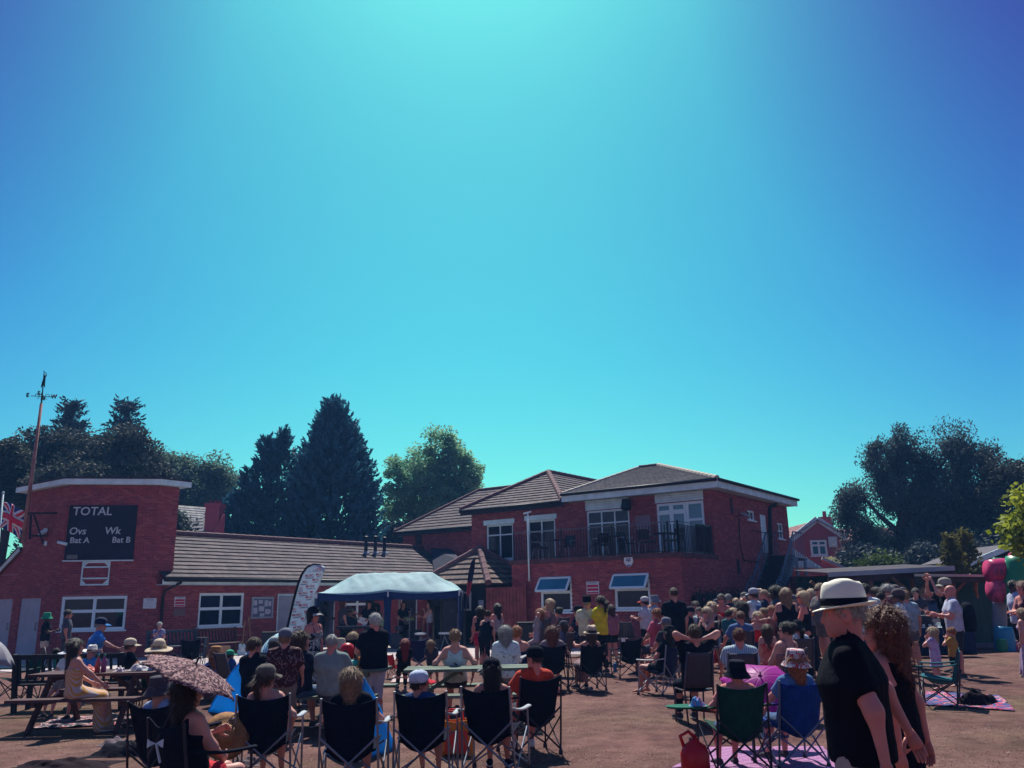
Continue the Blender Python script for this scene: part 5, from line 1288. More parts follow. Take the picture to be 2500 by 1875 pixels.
# ------------------------------------------------------------------ feather flags
ban = thing('feather_banner', 'tall pale blue feather banner printed MUSIC EVERMORE in red and navy', 'banner', onz(688, 1716))
EDGE_L = [(690, 1600), (702, 1530), (718, 1461), (728, 1425), (737, 1402), (749, 1385), (766, 1377), (781, 1378), (794, 1384)]
EDGE_R = [(724, 1600), (743, 1531), (760, 1478), (771, 1446), (779, 1432), (787, 1406), (790, 1398), (793, 1390), (794, 1384)]
DBN = onz(688, 1716).y
o_ = ban.location
def interp(E, t):
    s = t * (len(E) - 1); i = min(int(s), len(E) - 2); f = s - i
    return E[i][0] * (1 - f) + E[i + 1][0] * f, E[i][1] * (1 - f) + E[i + 1][1] * f
def ban_pt(u, v, off=0.0):
    a, b = interp(EDGE_L, v), interp(EDGE_R, v)
    x, y = a[0] * (1 - u) + b[0] * u, a[1] * (1 - u) + b[1] * u
    return at(x, y, DBN + .10 * math.sin(v * 5) * u - off) - o_
mb = MB(); mb.grid(ban_pt, 8, 48, 0, .006); mb.build('cloth', sheer(mat('banner_blue', (.60, .70, .80), .6, .06, 3), .4), ban, True)
mb = MB(); mb.tube([Vector((0, 0, 0))] + [at(*interp(EDGE_L, i / 24), DBN) - o_ for i in range(25)], [.022] * 14 + [.02 - .0008 * i for i in range(12)], 6); mb.build('pole', BLK, ban, True)
mb = MB(); mb.bar((-.3, 0, .02), (.3, 0, .02), .05); mb.bar((0, -.3, .02), (0, .3, .02), .05); mb.build('cross_base', BLK, ban)
RED_INK, NAVY_INK = plain((.55, .02, .08)), plain((.03, .03, .16))
def clipped_word(body, px, py, size, m, slope):
    """flat print that follows the banner and stops at its edges"""
    me = text_mesh(body, 1.0, .0, 0, .03, 'CENTER')
    bm = bmesh.new(); bm.from_mesh(me); bmesh.ops.triangulate(bm, faces=bm.faces)
    kill = []
    for v in bm.verts:
        X = px + v.co.x * size; Y = py - v.co.y * size - v.co.x * size * slope
        v.co = at(X, Y, DBN + .10 * math.sin(min(max((1600 - Y) / 216, 0), 1) ** 1.0 * 5) * .5 - .035) - o_
        # inside test against the printed sheet
        best = min(range(49), key=lambda i: abs(interp(EDGE_L, i / 48)[1] * .5 + interp(EDGE_R, i / 48)[1] * .5 - Y))
        a, b = interp(EDGE_L, best / 48)[0], interp(EDGE_R, best / 48)[0]
        if not (a + 1.5 < X < b - 1) or Y > 1596: kill.append(v)
    bmesh.ops.delete(bm, geom=kill, context='VERTS')
    if len(bm.faces):
        bm.to_mesh(me); me.materials.append(m); link('lettering', me, ban)
    bm.free()
for k, (px, py) in enumerate(((773, 1391), (748, 1391), (755, 1408), (783, 1405), (740, 1424), (774, 1418), (758, 1434), (728, 1440), (740, 1451), (768, 1447), (757, 1460), (723, 1474), (741, 1480), (712, 1491), (725, 1504), (754, 1495), (746, 1512), (712, 1523), (727, 1534), (712, 1547), (742, 1543), (724, 1562), (706, 1574), (728, 1580))):
    sl_ = .05 + .004 * k; clipped_word('MUSIC', px, py, 8.0, RED_INK, sl_); clipped_word('EVERMORE', px + .5, py + 4.6, 4.2, NAVY_INK, sl_)
ff_ = thing('folded_feather_flag', 'narrow black and red feather flag leaning by the kiosk', 'banner', gp(1132, 27.5)); o_ = ff_.location
mb = MB()
E = [(1135, 1494, 1), (1142, 1455, 4), (1147, 1420, 6), (1151, 1395, 7), (1155, 1372, 5), (1159, 1361, 1)]
for i in range(5):
    (x0, y0, w0), (x1, y1, w1_) = E[i], E[i + 1]
    mb = MB(); v = [P_(x0 - w0, y0, 27.5), P_(x0 + w0, y0, 27.6), P_(x1 + w1_, y1, 27.6), P_(x1 - w1_, y1, 27.5)]; v = [p - o_ for p in v]
    mb.add(v + [p + Vector((0, .02, 0)) for p in v], [(0, 1, 2, 3), (7, 6, 5, 4), (0, 4, 5, 1), (2, 6, 7, 3), (1, 5, 6, 2), (3, 7, 4, 0)]); mb.build('cloth', cloth((.30, .03, .06) if i == 1 else (.015, .02, .07)), ff_)
mb = MB(); mb.tube([(0, 0, 0), P_(1135, 1494, 27.55) - o_, P_(1146, 1420, 27.55) - o_, P_(1160, 1360, 27.55) - o_], [.03, .025, .02, .012], 6); mb.build('pole', BLK, ff_)
# ------------------------------------------------------------------ people: implicit surfaces turned into meshes
def surfnet(fn, lo, hi, res):
    lo, hi = np.array(lo, float), np.array(hi, float)
    n = np.maximum(np.ceil((hi - lo) / res).astype(int) + 1, 3)
    ax = [lo[i] + res * np.arange(n[i]) for i in range(3)]
    G = np.stack(np.meshgrid(*ax, indexing='ij'), -1)
    Fv = fn(G.reshape(-1, 3)).reshape(n)
    S = Fv < 0
    c = np.zeros(n - 1, int)
    for dx in (0, 1):
        for dy in (0, 1):
            for dz in (0, 1): c += S[dx:n[0] - 1 + dx, dy:n[1] - 1 + dy, dz:n[2] - 1 + dz]
    act = (c > 0) & (c < 8)
    idx = -np.ones(n - 1, int); cells = np.argwhere(act); idx[act] = np.arange(len(cells))
    acc = np.zeros((len(cells), 3)); cnt = np.zeros(len(cells))
    cs = [(0, 0, 0), (1, 0, 0), (0, 1, 0), (1, 1, 0), (0, 0, 1), (1, 0, 1), (0, 1, 1), (1, 1, 1)]
    for a in range(8):
        for b in range(a + 1, 8):
            if sum(abs(cs[a][k] - cs[b][k]) for k in range(3)) != 1: continue
            pa, pb = cells + cs[a], cells + cs[b]
            fa, fb = Fv[tuple(pa.T)], Fv[tuple(pb.T)]
            m = (fa < 0) != (fb < 0)
            t = np.where(m, fa / np.where(m, fa - fb, 1), 0)[:, None]
            acc += np.where(m[:, None], pa + (pb - pa) * t, 0); cnt += m
    V = lo + res * acc / cnt[:, None]
    Fs = []
    for d in range(3):
        e = [n[0], n[1], n[2]]; e[d] -= 1
        o1, o2 = (d + 1) % 3, (d + 2) % 3
        sl0 = [slice(None)] * 3; sl1 = [slice(None)] * 3; sl0[d] = slice(0, n[d] - 1); sl1[d] = slice(1, n[d])
        A, B_ = S[tuple(sl0)], S[tuple(sl1)]
        for flip, M in ((False, A & ~B_), (True, ~A & B_)):
            p = np.argwhere(M)
            p = p[(p[:, o1] > 0) & (p[:, o2] > 0) & (p[:, o1] < n[o1] - 1) & (p[:, o2] < n[o2] - 1)]
            if not len(p): continue
            q = []
            for a1, a2 in ((1, 1), (0, 1), (0, 0), (1, 0)):
                r = p.copy(); r[:, o1] -= a1; r[:, o2] -= a2; q.append(idx[tuple(r.T)])
            f = np.stack(q, 1); Fs.append(f[:, ::-1] if flip else f)
    Fa = np.concatenate(Fs) if Fs else np.zeros((0, 4), int)
    return V, Fa[(Fa >= 0).all(1)]
def cone(P, a, b, ra, rb, sq=None):
    """tapered limb with rounded ends; sq squashes along a direction (vector, factor)"""
    a, b = np.array(a, float), np.array(b, float); d = b - a; L2 = d @ d + 1e-12
    w = P - a; t = np.clip(w @ d / L2, 0, 1); q = w - t[:, None] * d
    if sq is not None:
        s = np.array(sq[0], float); s = s / np.linalg.norm(s); q = q + np.outer(q @ s, s) * (sq[1] - 1)
    return np.sqrt((q * q).sum(1)) - (ra + (rb - ra) * t)
def ell(P, c, r, R=None):
    q = P - np.array(c, float)
    if R is not None: q = q @ R
    r = np.array(r, float); k = np.sqrt(((q / r) ** 2).sum(1))
    return (k - 1) * r.min()
def smin(ds, k=40.0):
    D = np.stack(ds); m = D.min(0); return m - np.log(np.exp(-k * (D - m)).sum(0)) / k
def wob(P, f, seed):
    r = np.random.default_rng(seed); o = np.zeros(len(P))
    for i in range(5):
        w = r.normal(size=3) * f; o += np.sin(P @ w + r.random() * 6.28)
    return o / 5
def bbox_run(fn, pts, pad, res):
    pts = np.array(pts); return surfnet(fn, pts.min(0) - pad, pts.max(0) + pad, res)
# --- head, hair, hats: made once in a head space (crown at z=0, face towards +y, height 0.23)
def head_fn(P):
    Q = P * np.array([1, 1, 1])
    skull = ell(Q, (0, -.012, -.085), (.076, .096, .088)); face = ell(Q, (0, .018, -.145), (.060, .072, .088)); jaw = ell(Q, (0, .040, -.192), (.042, .042, .036))
    neck = cone(Q, (0, -.028, -.14), (0, -.035, -.30), .052, .058)
    d = smin([skull, face, jaw, neck], 70)
    nose = cone(Q, (0, .084, -.105), (0, .106, -.146), .010, .015); brow = cone(Q, (-.04, .076, -.098), (.04, .076, -.098), .011, .011)
    lips = np.minimum(cone(Q, (-.018, .083, -.175), (.018, .083, -.175), .009, .009), cone(Q, (-.016, .081, -.187), (.016, .081, -.187), .010, .010)); chin = ell(Q, (0, .066, -.212), (.024, .022, .018))
    d = smin([d, nose, brow, lips, chin], 160)
    for s in (-1, 1):
        d = np.maximum(d, -(ell(Q, (s * .030, .094, -.112), (.017, .016, .012)) - .001))
        ear = np.maximum(ell(Q, (s * .080, -.012, -.125), (.013, .022, .034)), -ell(Q, (s * .092, -.006, -.122), (.010, .013, .022)))
        d = smin([d, ear], 200)
    return d
HEAD = {r: surfnet(head_fn, (-.11, -.13, -.31), (.11, .13, .02), r) for r in (.0085, .014)}
EYE = MB()
for s in (-1, 1): EYE.lathe([(0, -.011), (.008, -.008), (.011, 0), (.008, .008), (0, .011)], 8, (s * .030, .080, -.112))
def hair_fn(kind):
    def skullcap(P, t, yb=0.0): return ell(P, (0, -.016, -.083), (.078 + t, .099 + t, .090 + t))
    def f(P):
        cap = skullcap(P, .014)
        hl = P[:, 1] * .75 + P[:, 2] + .045               # hairline plane: free face below/in front
        low = -(P[:, 2] + .17)
        if kind == 'short': d = np.maximum(np.maximum(cap, -(P[:, 2] + .15 - P[:, 1] * .9)), np.minimum(hl * 0 - 1, 0) + np.where(P[:, 1] > .05, -(P[:, 2] + .065), -1))
        elif kind == 'crop': d = np.maximum(np.maximum(skullcap(P, .006), -(P[:, 2] + .14 - P[:, 1] * .9)), np.where(P[:, 1] > .05, -(P[:, 2] + .06), -1))
        elif kind in ('long', 'bob', 'curly', 'redcurl'):
            dn = {'long': -.44, 'bob': -.27, 'curly': -.30, 'redcurl': -.40}[kind]; w = {'long': .085, 'bob': .095, 'curly': .115, 'redcurl': .13}[kind]
            t = .022 if kind in ('long', 'bob') else .045
            top = np.maximum(skullcap(P, t), np.where(P[:, 1] > .045, -(P[:, 2] + .055), -1))
            fall = cone(P, (0, -.055, -.10), (0, -.075, dn), w, w * .72, ((0, 1, 0), 1.35)); side = [cone(P, (s * .085, -.015, -.09), (s * .088, -.03, dn * .8), .032, .026) for s in (-1, 1)]
            d = smin([top, fall] + side, 60)
            face = ell(P, (0, .075, -.15), (.066, .070, .105)); d = np.maximum(d, -face)
        elif kind == 'afro': d = np.maximum(ell(P, (0, -.02, -.075), (.125, .135, .12)), np.where(P[:, 1] > .04, -(P[:, 2] + .05), -(P[:, 2] + .17)))
        else:
            base = np.maximum(np.maximum(skullcap(P, .013), -(P[:, 2] + .165 - P[:, 1] * .9)), np.where(P[:, 1] > .05, -(P[:, 2] + .055), -1))
            if kind == 'bun': d = smin([base, ell(P, (0, -.115, -.035), (.05, .045, .045))], 90)
            else: d = smin([base, cone(P, (0, -.115, -.07), (0, -.165, -.14), .03, .04), cone(P, (0, -.165, -.14), (.01, -.13, -.33), .042, .016)], 70)
        amp = {'curly': .016, 'redcurl': .020, 'afro': .008}.get(kind, .0045); fr = 75 if amp > .007 else 110
        return d + amp * wob(P * (np.array([1, 1, .45]) if amp < .007 else 1), fr, 5) + amp * .6 * wob(P, fr * 1.9, 8)
    return f
HAIR = {}
def hair_mesh(kind):
    if kind not in HAIR:
        V, Fh = surfnet(hair_fn(kind), (-.20, -.25, -.52), (.20, .15, .07), .011 if kind != 'redcurl' else .009)
        mb = MB(); mb.np(V, Fh)
        N = np.zeros_like(V); fn_ = np.cross(V[Fh[:, 2]] - V[Fh[:, 0]], V[Fh[:, 3]] - V[Fh[:, 1]])
        for k in range(4): np.add.at(N, Fh[:, k], fn_)
        N /= np.linalg.norm(N, axis=1, keepdims=True) + 1e-9
        rg = np.random.default_rng(len(kind)); curl = kind in ('curly', 'redcurl', 'afro'); big = kind == 'redcurl'
        n_ = {'redcurl': 2600, 'curly': 1300, 'afro': 1300, 'crop': 500}.get(kind, 1100)
        p0 = rg.integers(0, len(V), n_); P = V[p0] + N[p0] * .001; nn = N[p0]
        fl = np.array([0, -.35, -1.0]) + rg.normal(size=(n_, 3)) * (.7 if curl else .22); ph = rg.random(n_) * 6.28
        seg, L = (7, .075) if curl else (4, .085 if kind in ('long', 'bob', 'pony') else .035)
        w = (.0022 if big else .0028) * (.7 + .6 * rg.random((n_, 1))); pts = []
        for k in range(seg + 1):
            pts.append(P.copy()); t_ = fl - nn * (fl * nn).sum(1, keepdims=True); t_ /= np.linalg.norm(t_, axis=1, keepdims=True) + 1e-9
            b_ = np.cross(t_, nn); P = P + t_ * L / seg + nn * .0035
            if curl: P = P + (b_ * np.sin(ph + k * 1.5)[:, None] + nn * np.cos(ph + k * 1.5)[:, None]) * .009
        b_ = np.cross(fl, nn); b_ /= np.linalg.norm(b_, axis=1, keepdims=True) + 1e-9
        VV = np.stack([q + sg * b_ * w * (1 - .8 * k / seg) for k, q in enumerate(pts) for sg in (-1, 1)], 1).reshape(-1, 3); st = 2 * (seg + 1)
        FF = (np.array([(2 * k, 2 * k + 1, 2 * k + 3, 2 * k + 2) for k in range(seg)])[None] + (np.arange(n_) * st)[:, None, None]).reshape(-1, 4)
        mb.np(VV, FF); me = mb.mesh('hair', plain((.1, .1, .1)), True); HAIR[kind] = me
    return HAIR[kind]
HATS = {}
def hat_mesh(kind):
    if kind in HATS: return HATS[kind]
    mb = MB(); cz = -.083
    if kind in ('cap', 'backcap'):
        sg = 1
        mb.lathe([(.098, -.085), (.103, -.06), (.100, -.02), (.085, .012), (.05, .034), (.015, .042), (0, .042)], 22, (0, -.014, 0), 0, .93, 1.10)
        mb.lathe([(.009, .040), (.010, .048), (0, .050)], 8, (0, -.014, 0))
        def brim(u, v):
            a = (u - .5) * 1.9; r0, r1 = .098, .185 - .03 * (abs(u - .5) * 2) ** 2
            r = r0 + (r1 - r0) * v; x = math.sin(a) * r * .92; y = math.cos(a) * r * 1.1 - .014
            return (x, y, -.070 - .030 * v - .55 * x * x / .1 * .22)
        mb.grid(brim, 14, 4, 1, .006)
        mb.tube([(math.cos(t) * .099 * .93, math.sin(t) * .1 * 1.1 - .014, -.083) for t in [i * 6.283 / 24 for i in range(25)]], .004, 5, 0, False)
    elif kind == 'bucket':
        mb.lathe([(.155, -.135), (.150, -.128), (.108, -.075), (.100, -.02), (.092, .022), (.086, .034), (.045, .040), (0, .040)], 24, (0, -.012, 0), 0, .95, 1.08)
        mb.lathe([(.104, -.078), (.153, -.139), (.155, -.135)], 24, (0, -.012, 0), 0, .95, 1.08)
    elif kind in ('fedora', 'cowboy', 'sunhat', 'straw'):
        R = {'fedora': .140, 'cowboy': .185, 'sunhat': .225, 'straw': .165}[kind]; H = {'fedora': .052, 'cowboy': .055, 'sunhat': .03, 'straw': .055}[kind]
        def pinch(p, a):
            q = p.copy()
            if kind in ('fedora', 'cowboy', 'straw') and p.z > H - .03:
                f = (p.z - (H - .03)) / .03; q.z -= .042 * f * math.exp(-(p.x / .032) ** 2) * (1 if abs(p.y) < .07 else .4)
                if p.y > .0: q.x *= 1 - .42 * f * min(1, p.y / .05)
            return q
        mb.lathe([(.101, -.075), (.100, -.045), (.096, -.01), (.088, H - .025), (.080, H - .006), (.06, H + .008), (.03, H + .012), (0, H + .012)] if kind != 'sunhat' else [(.101, -.075), (.104, -.03), (.095, .01), (.07, .04), (.035, .052), (0, .054)], 28, (0, -.012, 0), 0, .92, 1.10, pinch)
        def edge(p, a):
            q = p.copy(); r = math.hypot(p.x / .92, p.y / 1.1) / R
            if kind == 'fedora': q.z += (.030 * math.cos(2 * a) * -1 - .004) * max(0, r - .62) / .38 * -1 if False else max(0, r - .62) / .38 * (.022 * (-math.sin(a)) - .006 + .010 * abs(math.cos(a)))
            if kind == 'cowboy': q.z += max(0, r - .55) / .45 * (.055 * abs(math.cos(a)) ** 2 - .010)
            if kind == 'sunhat': q.z += -max(0, r - .45) / .55 * .045 + .010 * math.sin(3 * a) * r
            if kind == 'straw': q.z += max(0, r - .6) / .4 * (-.012)
            return q
        mb.lathe([(.100, -.074), (R * .8, -.076), (R, -.072), (R * 1.005, -.076), (R * .8, -.082), (.100, -.080)], 36, (0, -.012, 0), 0, .92, 1.10, edge)
        mb.lathe([(.1035, -.073), (.1030, -.050), (.1015, -.036), (.0995, -.036)], 28, (0, -.012, 0), 1, .92, 1.10)
    HATS[kind] = mb.mesh('hat', [plain((.1, .1, .1)), plain((.1, .1, .1))], True)
    return HATS[kind]
def shades_mesh():
    if 'shades' in HATS: return HATS['shades']
    mb = MB()
    for s in (-1, 1):
        mb.box((s * .032, .098, -.112), (.050, .010, .034)); mb.bar((s * .056, .095, -.106), (s * .080, .0, -.108), .006)
    mb.box((0, .102, -.106), (.016, .008, .006)); HATS['shades'] = mb.mesh('sunglasses', mat('shades', (.008, .008, .014), .15, .1, 5, spec=.8)); return HATS['shades']
# --- hands: palm, four fingers of unequal length, thumb from the side; wrist at origin, fingers towards -z, palm faces +y, thumb +x
def hand_mesh(curl, spread=1.0):
    mb = MB()
    mb.tube([(0, 0, .02), (0, .002, -.02), (.001, .004, -.055), (0, .006, -.092)], [.026, .034, .041, .038], 10, squash=.42)
    for i, (x, L) in enumerate(((.028, .072), (.010, .080), (-.009, .075), (-.027, .058))):
        p = Vector((x, .006, -.086)); a = math.radians(4 + curl * .35); pts = [p]; d = Vector((x * .6 * spread, 0, -1)).normalized()
        for k, f in enumerate((.45, .32, .23)):
            R = Matrix.Rotation(-a * (k + 1), 3, 'X'); q = pts[-1] + (Matrix.Rotation(math.radians(curl) * (.5 + .5 * k), 3, 'X') @ d) * L * f
            pts.append(q)
        mb.tube(pts, [.0098, .0092, .0085, .0068], 7)
    t0 = Vector((.030, .004, -.022))
    mb.tube([t0, t0 + Vector((.026, .010, -.020)), t0 + Vector((.038, .018 + curl * .0003, -.045)), t0 + Vector((.040, .026 + curl * .0005, -.068))], [.014, .0125, .0105, .008], 7)
    return np.array(mb.v), mb.f
HANDS = {'relaxed': hand_mesh(22), 'grip': hand_mesh(62), 'open': hand_mesh(6, 3)}
def foot_mesh(shoe=True):
    mb = MB(); s = 1.12 if shoe else 1.0
    prof = [(-.065, .030, .045), (-.045, .038, .075), (.0, .038, .085), (.05, .038, .070), (.10, .044, .050), (.15, .042, .036), (.19, .026, .020)]
    vs = []; n = 12
    for (y, w, h) in prof:
        for j in range(n):
            a = 2 * math.pi * j / n; zz = math.sin(a); vs.append((math.cos(a) * w * s, y * s, max(0, (.5 + .5 * zz)) * h * s + (.012 if shoe else .004)))
    fs = [(i * n + j, i * n + (j + 1) % n, (i + 1) * n + (j + 1) % n, (i + 1) * n + j) for i in range(len(prof) - 1) for j in range(n)] + [tuple(range(n - 1, -1, -1)), tuple((len(prof) - 1) * n + j for j in range(n))]
    mb.add(vs, fs, 0)
    if shoe:
        mb.add([(math.cos(t) * .047, .06 + math.sin(t) * .148, z) for z in (0, .02) for t in [i * .5236 for i in range(12)]], [tuple(range(12, 24)), tuple(range(11, -1, -1))] + [(i, (i + 1) % 12, (i + 1) % 12 + 12, i + 12) for i in range(12)], 1)
    return mb
SHOE_V = foot_mesh(True); BARE = foot_mesh(False)
SKIN = {'p': (.54, .25, .205), 't': (.46, .19, .15), 'r': (.58, .21, .18), 'd': (.075, .035, .030), 'm': (.20, .10, .08)}
def skinm(k): return mat('skin_' + k, SKIN[k], .55, .12, 7, bump=.05, spec=.35)
HAIRC = {'black': (.010, .009, .014), 'brown': (.075, .036, .027), 'dark': (.022, .014, .016), 'blond': (.52, .37, .23), 'ginger': (.40, .14, .06), 'grey': (.34, .34, .34), 'white': (.60, .60, .58), 'red': (.26, .02, .03), 'auburn': (.17, .055, .035), 'sandy': (.32, .20, .12)}
def hairm(k): return mat('hair_' + k, HAIRC[k], .5, .45, 38, bump=.9, bscale=110, spec=.5)
ARMS = {  # wrist target from the shoulder (outward, forward, up), elbow hint
    'down': ((.07, .06, -.53), (.5, -.7, -.2), 'relaxed'), 'rest': ((.05, .30, -.30), (.9, -.3, -.6), 'relaxed'), 'lap': ((-.07, .33, -.36), (.8, -.3, -.5), 'relaxed'), 'hold': ((-.07, .34, -.20), (.5, -.3, -.9), 'grip'),
    'cross': ((-.19, .24, -.24), (.7, .0, -.7), 'relaxed'), 'head': ((-.10, -.07, .15), (1, -.05, .25), 'relaxed'), 'phone': ((-.09, .30, .06), (.4, .1, -1), 'grip'), 'brow': ((-.13, .17, .14), (1, .3, .2), 'relaxed'), 'clap': ((-.10, .30, .34), (.5, .5, -1), 'open'),
    'hip': ((.03, .06, -.34), (1, -.5, 0), 'relaxed'), 'back': ((.14, -.08, -.42), (.8, -.8, .2), 'relaxed'), 'lean': ((.06, .40, -.36), (.8, 0, -.4), 'relaxed'), 'face': ((-.14, .17, .02), (.6, .4, -.8), 'relaxed'), 'guitar': ((-.16, .24, -.33), (.8, -.2, -.5), 'grip'), 'neck': ((.22, .26, -.10), (.5, 0, -.9), 'grip'), 'swing': ((.04, -.16, -.50), (.4, -.9, -.2), 'relaxed'),
    'trail': ((.10, -.10, -.52), (.7, -.9, 0), 'relaxed'), 'trailback': ((.08, -.27, -.45), (.6, -.8, 0), 'relaxed'),
    'fore': ((.05, .28, -.47), (.5, -.9, -.1), 'relaxed'), 'reach': ((.02, .50, -.16), (.6, 0, -.7), 'relaxed'), 'mic': ((-.15, .20, .02), (.4, .2, -1), 'grip'), 'cut': ((.10, .10, -.50), (.9, -.7, -.1), 'relaxed')}
PERSONS = []
def person(px, py, D, label, pose='stand', face=0, top=('tee', (.02, .02, .04)), bot=('trousers', (.02, .02, .04)), hair=('short', 'brown'), hat=None, arms='down,down', skin='p', shoes=(.05, .05, .06), shades=False, girl=False, child=False, lean=None, hyaw=0, htilt=0, res=None, seat=None, extra=None, zfix=None, group=None, wide=1.0, dx=0.0):
    """One figure. (px, py) is the top of the head in the photograph, D the distance ahead; the height follows from both."""
    P0 = at(px, py, D); zh = P0.z if zfix is None else zfix
    if hat: zh -= {'cap': .055, 'backcap': .055, 'bucket': .055, 'fedora': .082, 'straw': .08, 'cowboy': .08, 'sunhat': .065}[hat[0]]
    seated = pose in ('chair', 'camp', 'bench', 'floor', 'stool')
    if lean is None: lean = {'stand': 0, 'camp': 17, 'chair': 9, 'bench': 4, 'floor': 6, 'stool': 4}.get(pose, 0)
    la = math.radians(lean)
    if pose == 'stand':
        s = zh / (.92 + .83 * math.cos(la)); hz = .92 * s
    else:
        hz = {'camp': .44, 'chair': .54, 'bench': .54, 'floor': .13, 'stool': .78}[pose] if seat is None else seat
        s = (zh - hz) / (.83 * math.cos(la))
    s0 = s; s = min(max(s, .45), 1.16)
    if abs(s - s0) > .01 or s < .80 and not child: print('CHECK', label, 'scale', round(s0, 2), 'zh', round(zh, 2))
    if seated and abs(s - s0) > .01: hz = zh - s * .83 * math.cos(la)
    f = 1.0
    hs = 1.0 if s > .8 else (1.0 + (.8 - s) * .75)        # children have larger heads
    shw = (.160 if girl else .183) * wide; hpw = (.092 if girl else .088) * wide
    t = thing('person', label, 'person', (0, 0, 0), math.radians(face), group)
    def S(*v): return np.array(v) * s
    H = np.array([0, 0, hz]); upv = np.array([0, -math.sin(la), math.cos(la)]); fw = np.array([0, math.cos(la), math.sin(la)])
    ch = H + upv * .36 * s; nk = H + upv * .575 * s; sh = [H + upv * .488 * s + S(sg * shw, 0, 0) for sg in (-1, 1)]
    # head
    hup = Vector((0, -math.sin(la * .35) + math.sin(math.radians(htilt)), math.cos(la * .35))).normalized(); hfw = Matrix.Rotation(math.radians(hyaw), 3, 'Z') @ Vector((0, 1, 0)); hx = hfw.cross(hup).normalized(); hfw = hup.cross(hx)
    hsz = s * hs * 1.05
    crown = Vector(nk) + hup * (.255 * s + .0) ; crown = Vector(H) + Vector(upv) * .575 * s + hup * .258 * s
    HM = Matrix((hx, hfw, hup)).transposed()
    # legs
    hips = [H + S(sg * hpw, 0, -.01) for sg in (-1, 1)]
    if pose == 'stand':
        st = {'walk': (.16, -.14)}.get(extra, (.03, -.02))
        kn = [np.array([sg * .095 * s, st[i] * .6 * s + .015, .49 * s]) for i, sg in enumerate((-1, 1))]; an = [np.array([sg * .105 * s, st[i] * s - .02 * s, .085 * s]) for i, sg in enumerate((-1, 1))]
    elif pose == 'floor':
        kn = [np.array([sg * .15 * s, .40 * s, .34 * s]) for sg in (-1, 1)]; an = [np.array([sg * .13 * s, .62 * s, .07]) for sg in (-1, 1)]
    else:
        kz = min(hz + (.06 if pose == 'camp' else .0), .52 * s); kn = [np.array([sg * (.13 if not girl else .10) * s, .44 * s, kz]) for sg in (-1, 1)]
        fz = max(.08 * s, kz - .42 * s); an = [np.array([sg * .12 * s, (.50 if pose != 'stool' else .46) * s, fz]) for sg in (-1, 1)]
    # arms
    A_ = []
    names = arms.split(',')
    for i, sg in enumerate((-1, 1)):
        (ox, oy, oz), hint, hk = ARMS[names[i]]
        tgt = sh[i] + (np.array([sg * ox, 0, 0]) + (fw * oy + upv * oz if names[i] not in ('down', 'rest', 'lap', 'lean') else np.array([0, oy, oz]))) * s
        L1, L2 = .285 * s, .255 * s
        v = tgt - sh[i]; d = np.linalg.norm(v); d2 = min(d, (L1 + L2) * .99); v = v / d; tgt = sh[i] + v * d2
        a = (L1 * L1 - L2 * L2 + d2 * d2) / (2 * d2); hgt = math.sqrt(max(L1 * L1 - a * a, 0))
        hv = np.array([sg * hint[0], hint[1], hint[2]]); hv = hv - v * (hv @ v); hv /= np.linalg.norm(hv) + 1e-9
        A_.append((sh[i], sh[i] + v * a + hv * hgt, tgt, hk))
    res = res or (.021 if D < 13 else .027 if D < 20 else .034)
    fat = wide
    def torso(P, g=0.0, low=True):
        sx = ((1, 0, 0), .70)
        w = (.098 if girl else .112) * fat
        ds = [cone(P, H + upv * .02 * s, H + upv * .19 * s, (.118 if girl else .115) * s * fat + g, (.095 if girl else .108) * s * fat + g, sx), cone(P, H + upv * .19 * s, ch, (.095 if girl else .108) * s * fat + g, (.112 if girl else .128) * s * fat + g, sx), cone(P, ch, H + upv * .47 * s, (.112 if girl else .128) * s * fat + g, .088 * s + g, ((1, 0, 0), .58))]
        ds.append(cone(P, sh[0] * .92 + sh[1] * .08, sh[1] * .92 + sh[0] * .08, .052 * s + g, .052 * s + g))
        if girl:
            for sg in (-1, 1): ds.append(ell(P, H + upv * .36 * s + fw * .085 * s + S(sg * .065, 0, 0), S(.058, .058, .058) + g))
        return ds
    def neck(P): return [cone(P, nk - upv * .06 * s, nk + upv * .06 * s, .058 * s, .052 * s), cone(P, sh[0] * .5 + nk * .5 - upv * .02 * s, sh[1] * .5 + nk * .5 - upv * .02 * s, .045 * s, .045 * s)]
    def leg(P, i, g=0.0, upto=2.0):
        a, k, b = hips[i], kn[i], an[i]; out = []
        if upto >= 1: out.append(cone(P, a, k, .084 * s * fat + g, .056 * s + g))
        else:
            e = a + (k - a) * upto; d = (k - a) / np.linalg.norm(k - a); out.append(np.maximum(cone(P, a, a + (k - a) * min(1, upto + .25), .086 * s * fat + g, (.068) * s + g), (P - e) @ d))
        if upto > 1:
            fr = upto - 1
            if fr >= .999: out += [cone(P, k, k + (b - k) * .35 - np.array([0, .012 * s, 0]), .054 * s + g, .052 * s + g), cone(P, k + (b - k) * .35 - np.array([0, .012 * s, 0]), b, .052 * s + g, .036 * s + g)]
            else:
                e = k + (b - k) * fr; d = (b - k) / np.linalg.norm(b - k); out.append(np.maximum(cone(P, k, k + (b - k) * min(1, fr + .2), .056 * s + g, .050 * s + g), (P - e) @ d))
        return out
    def arm(P, i, g=0.0, upto=2.0):
        a, e, w, _ = A_[i]; out = []
        if upto >= 1: out.append(cone(P, a, e, .049 * s + g, .039 * s + g))
        else:
            q = a + (e - a) * upto; d = (e - a) / np.linalg.norm(e - a); out.append(np.maximum(cone(P, a, a + (e - a) * min(1.0, upto + .3), .055 * s + g * 1.3, .052 * s + g * 1.3), (P - q) @ d))
        if upto > 1: out.append(cone(P, e, e + (w - e) * min(1, upto - 1), .040 * s + g, .026 * s + g))
        return out
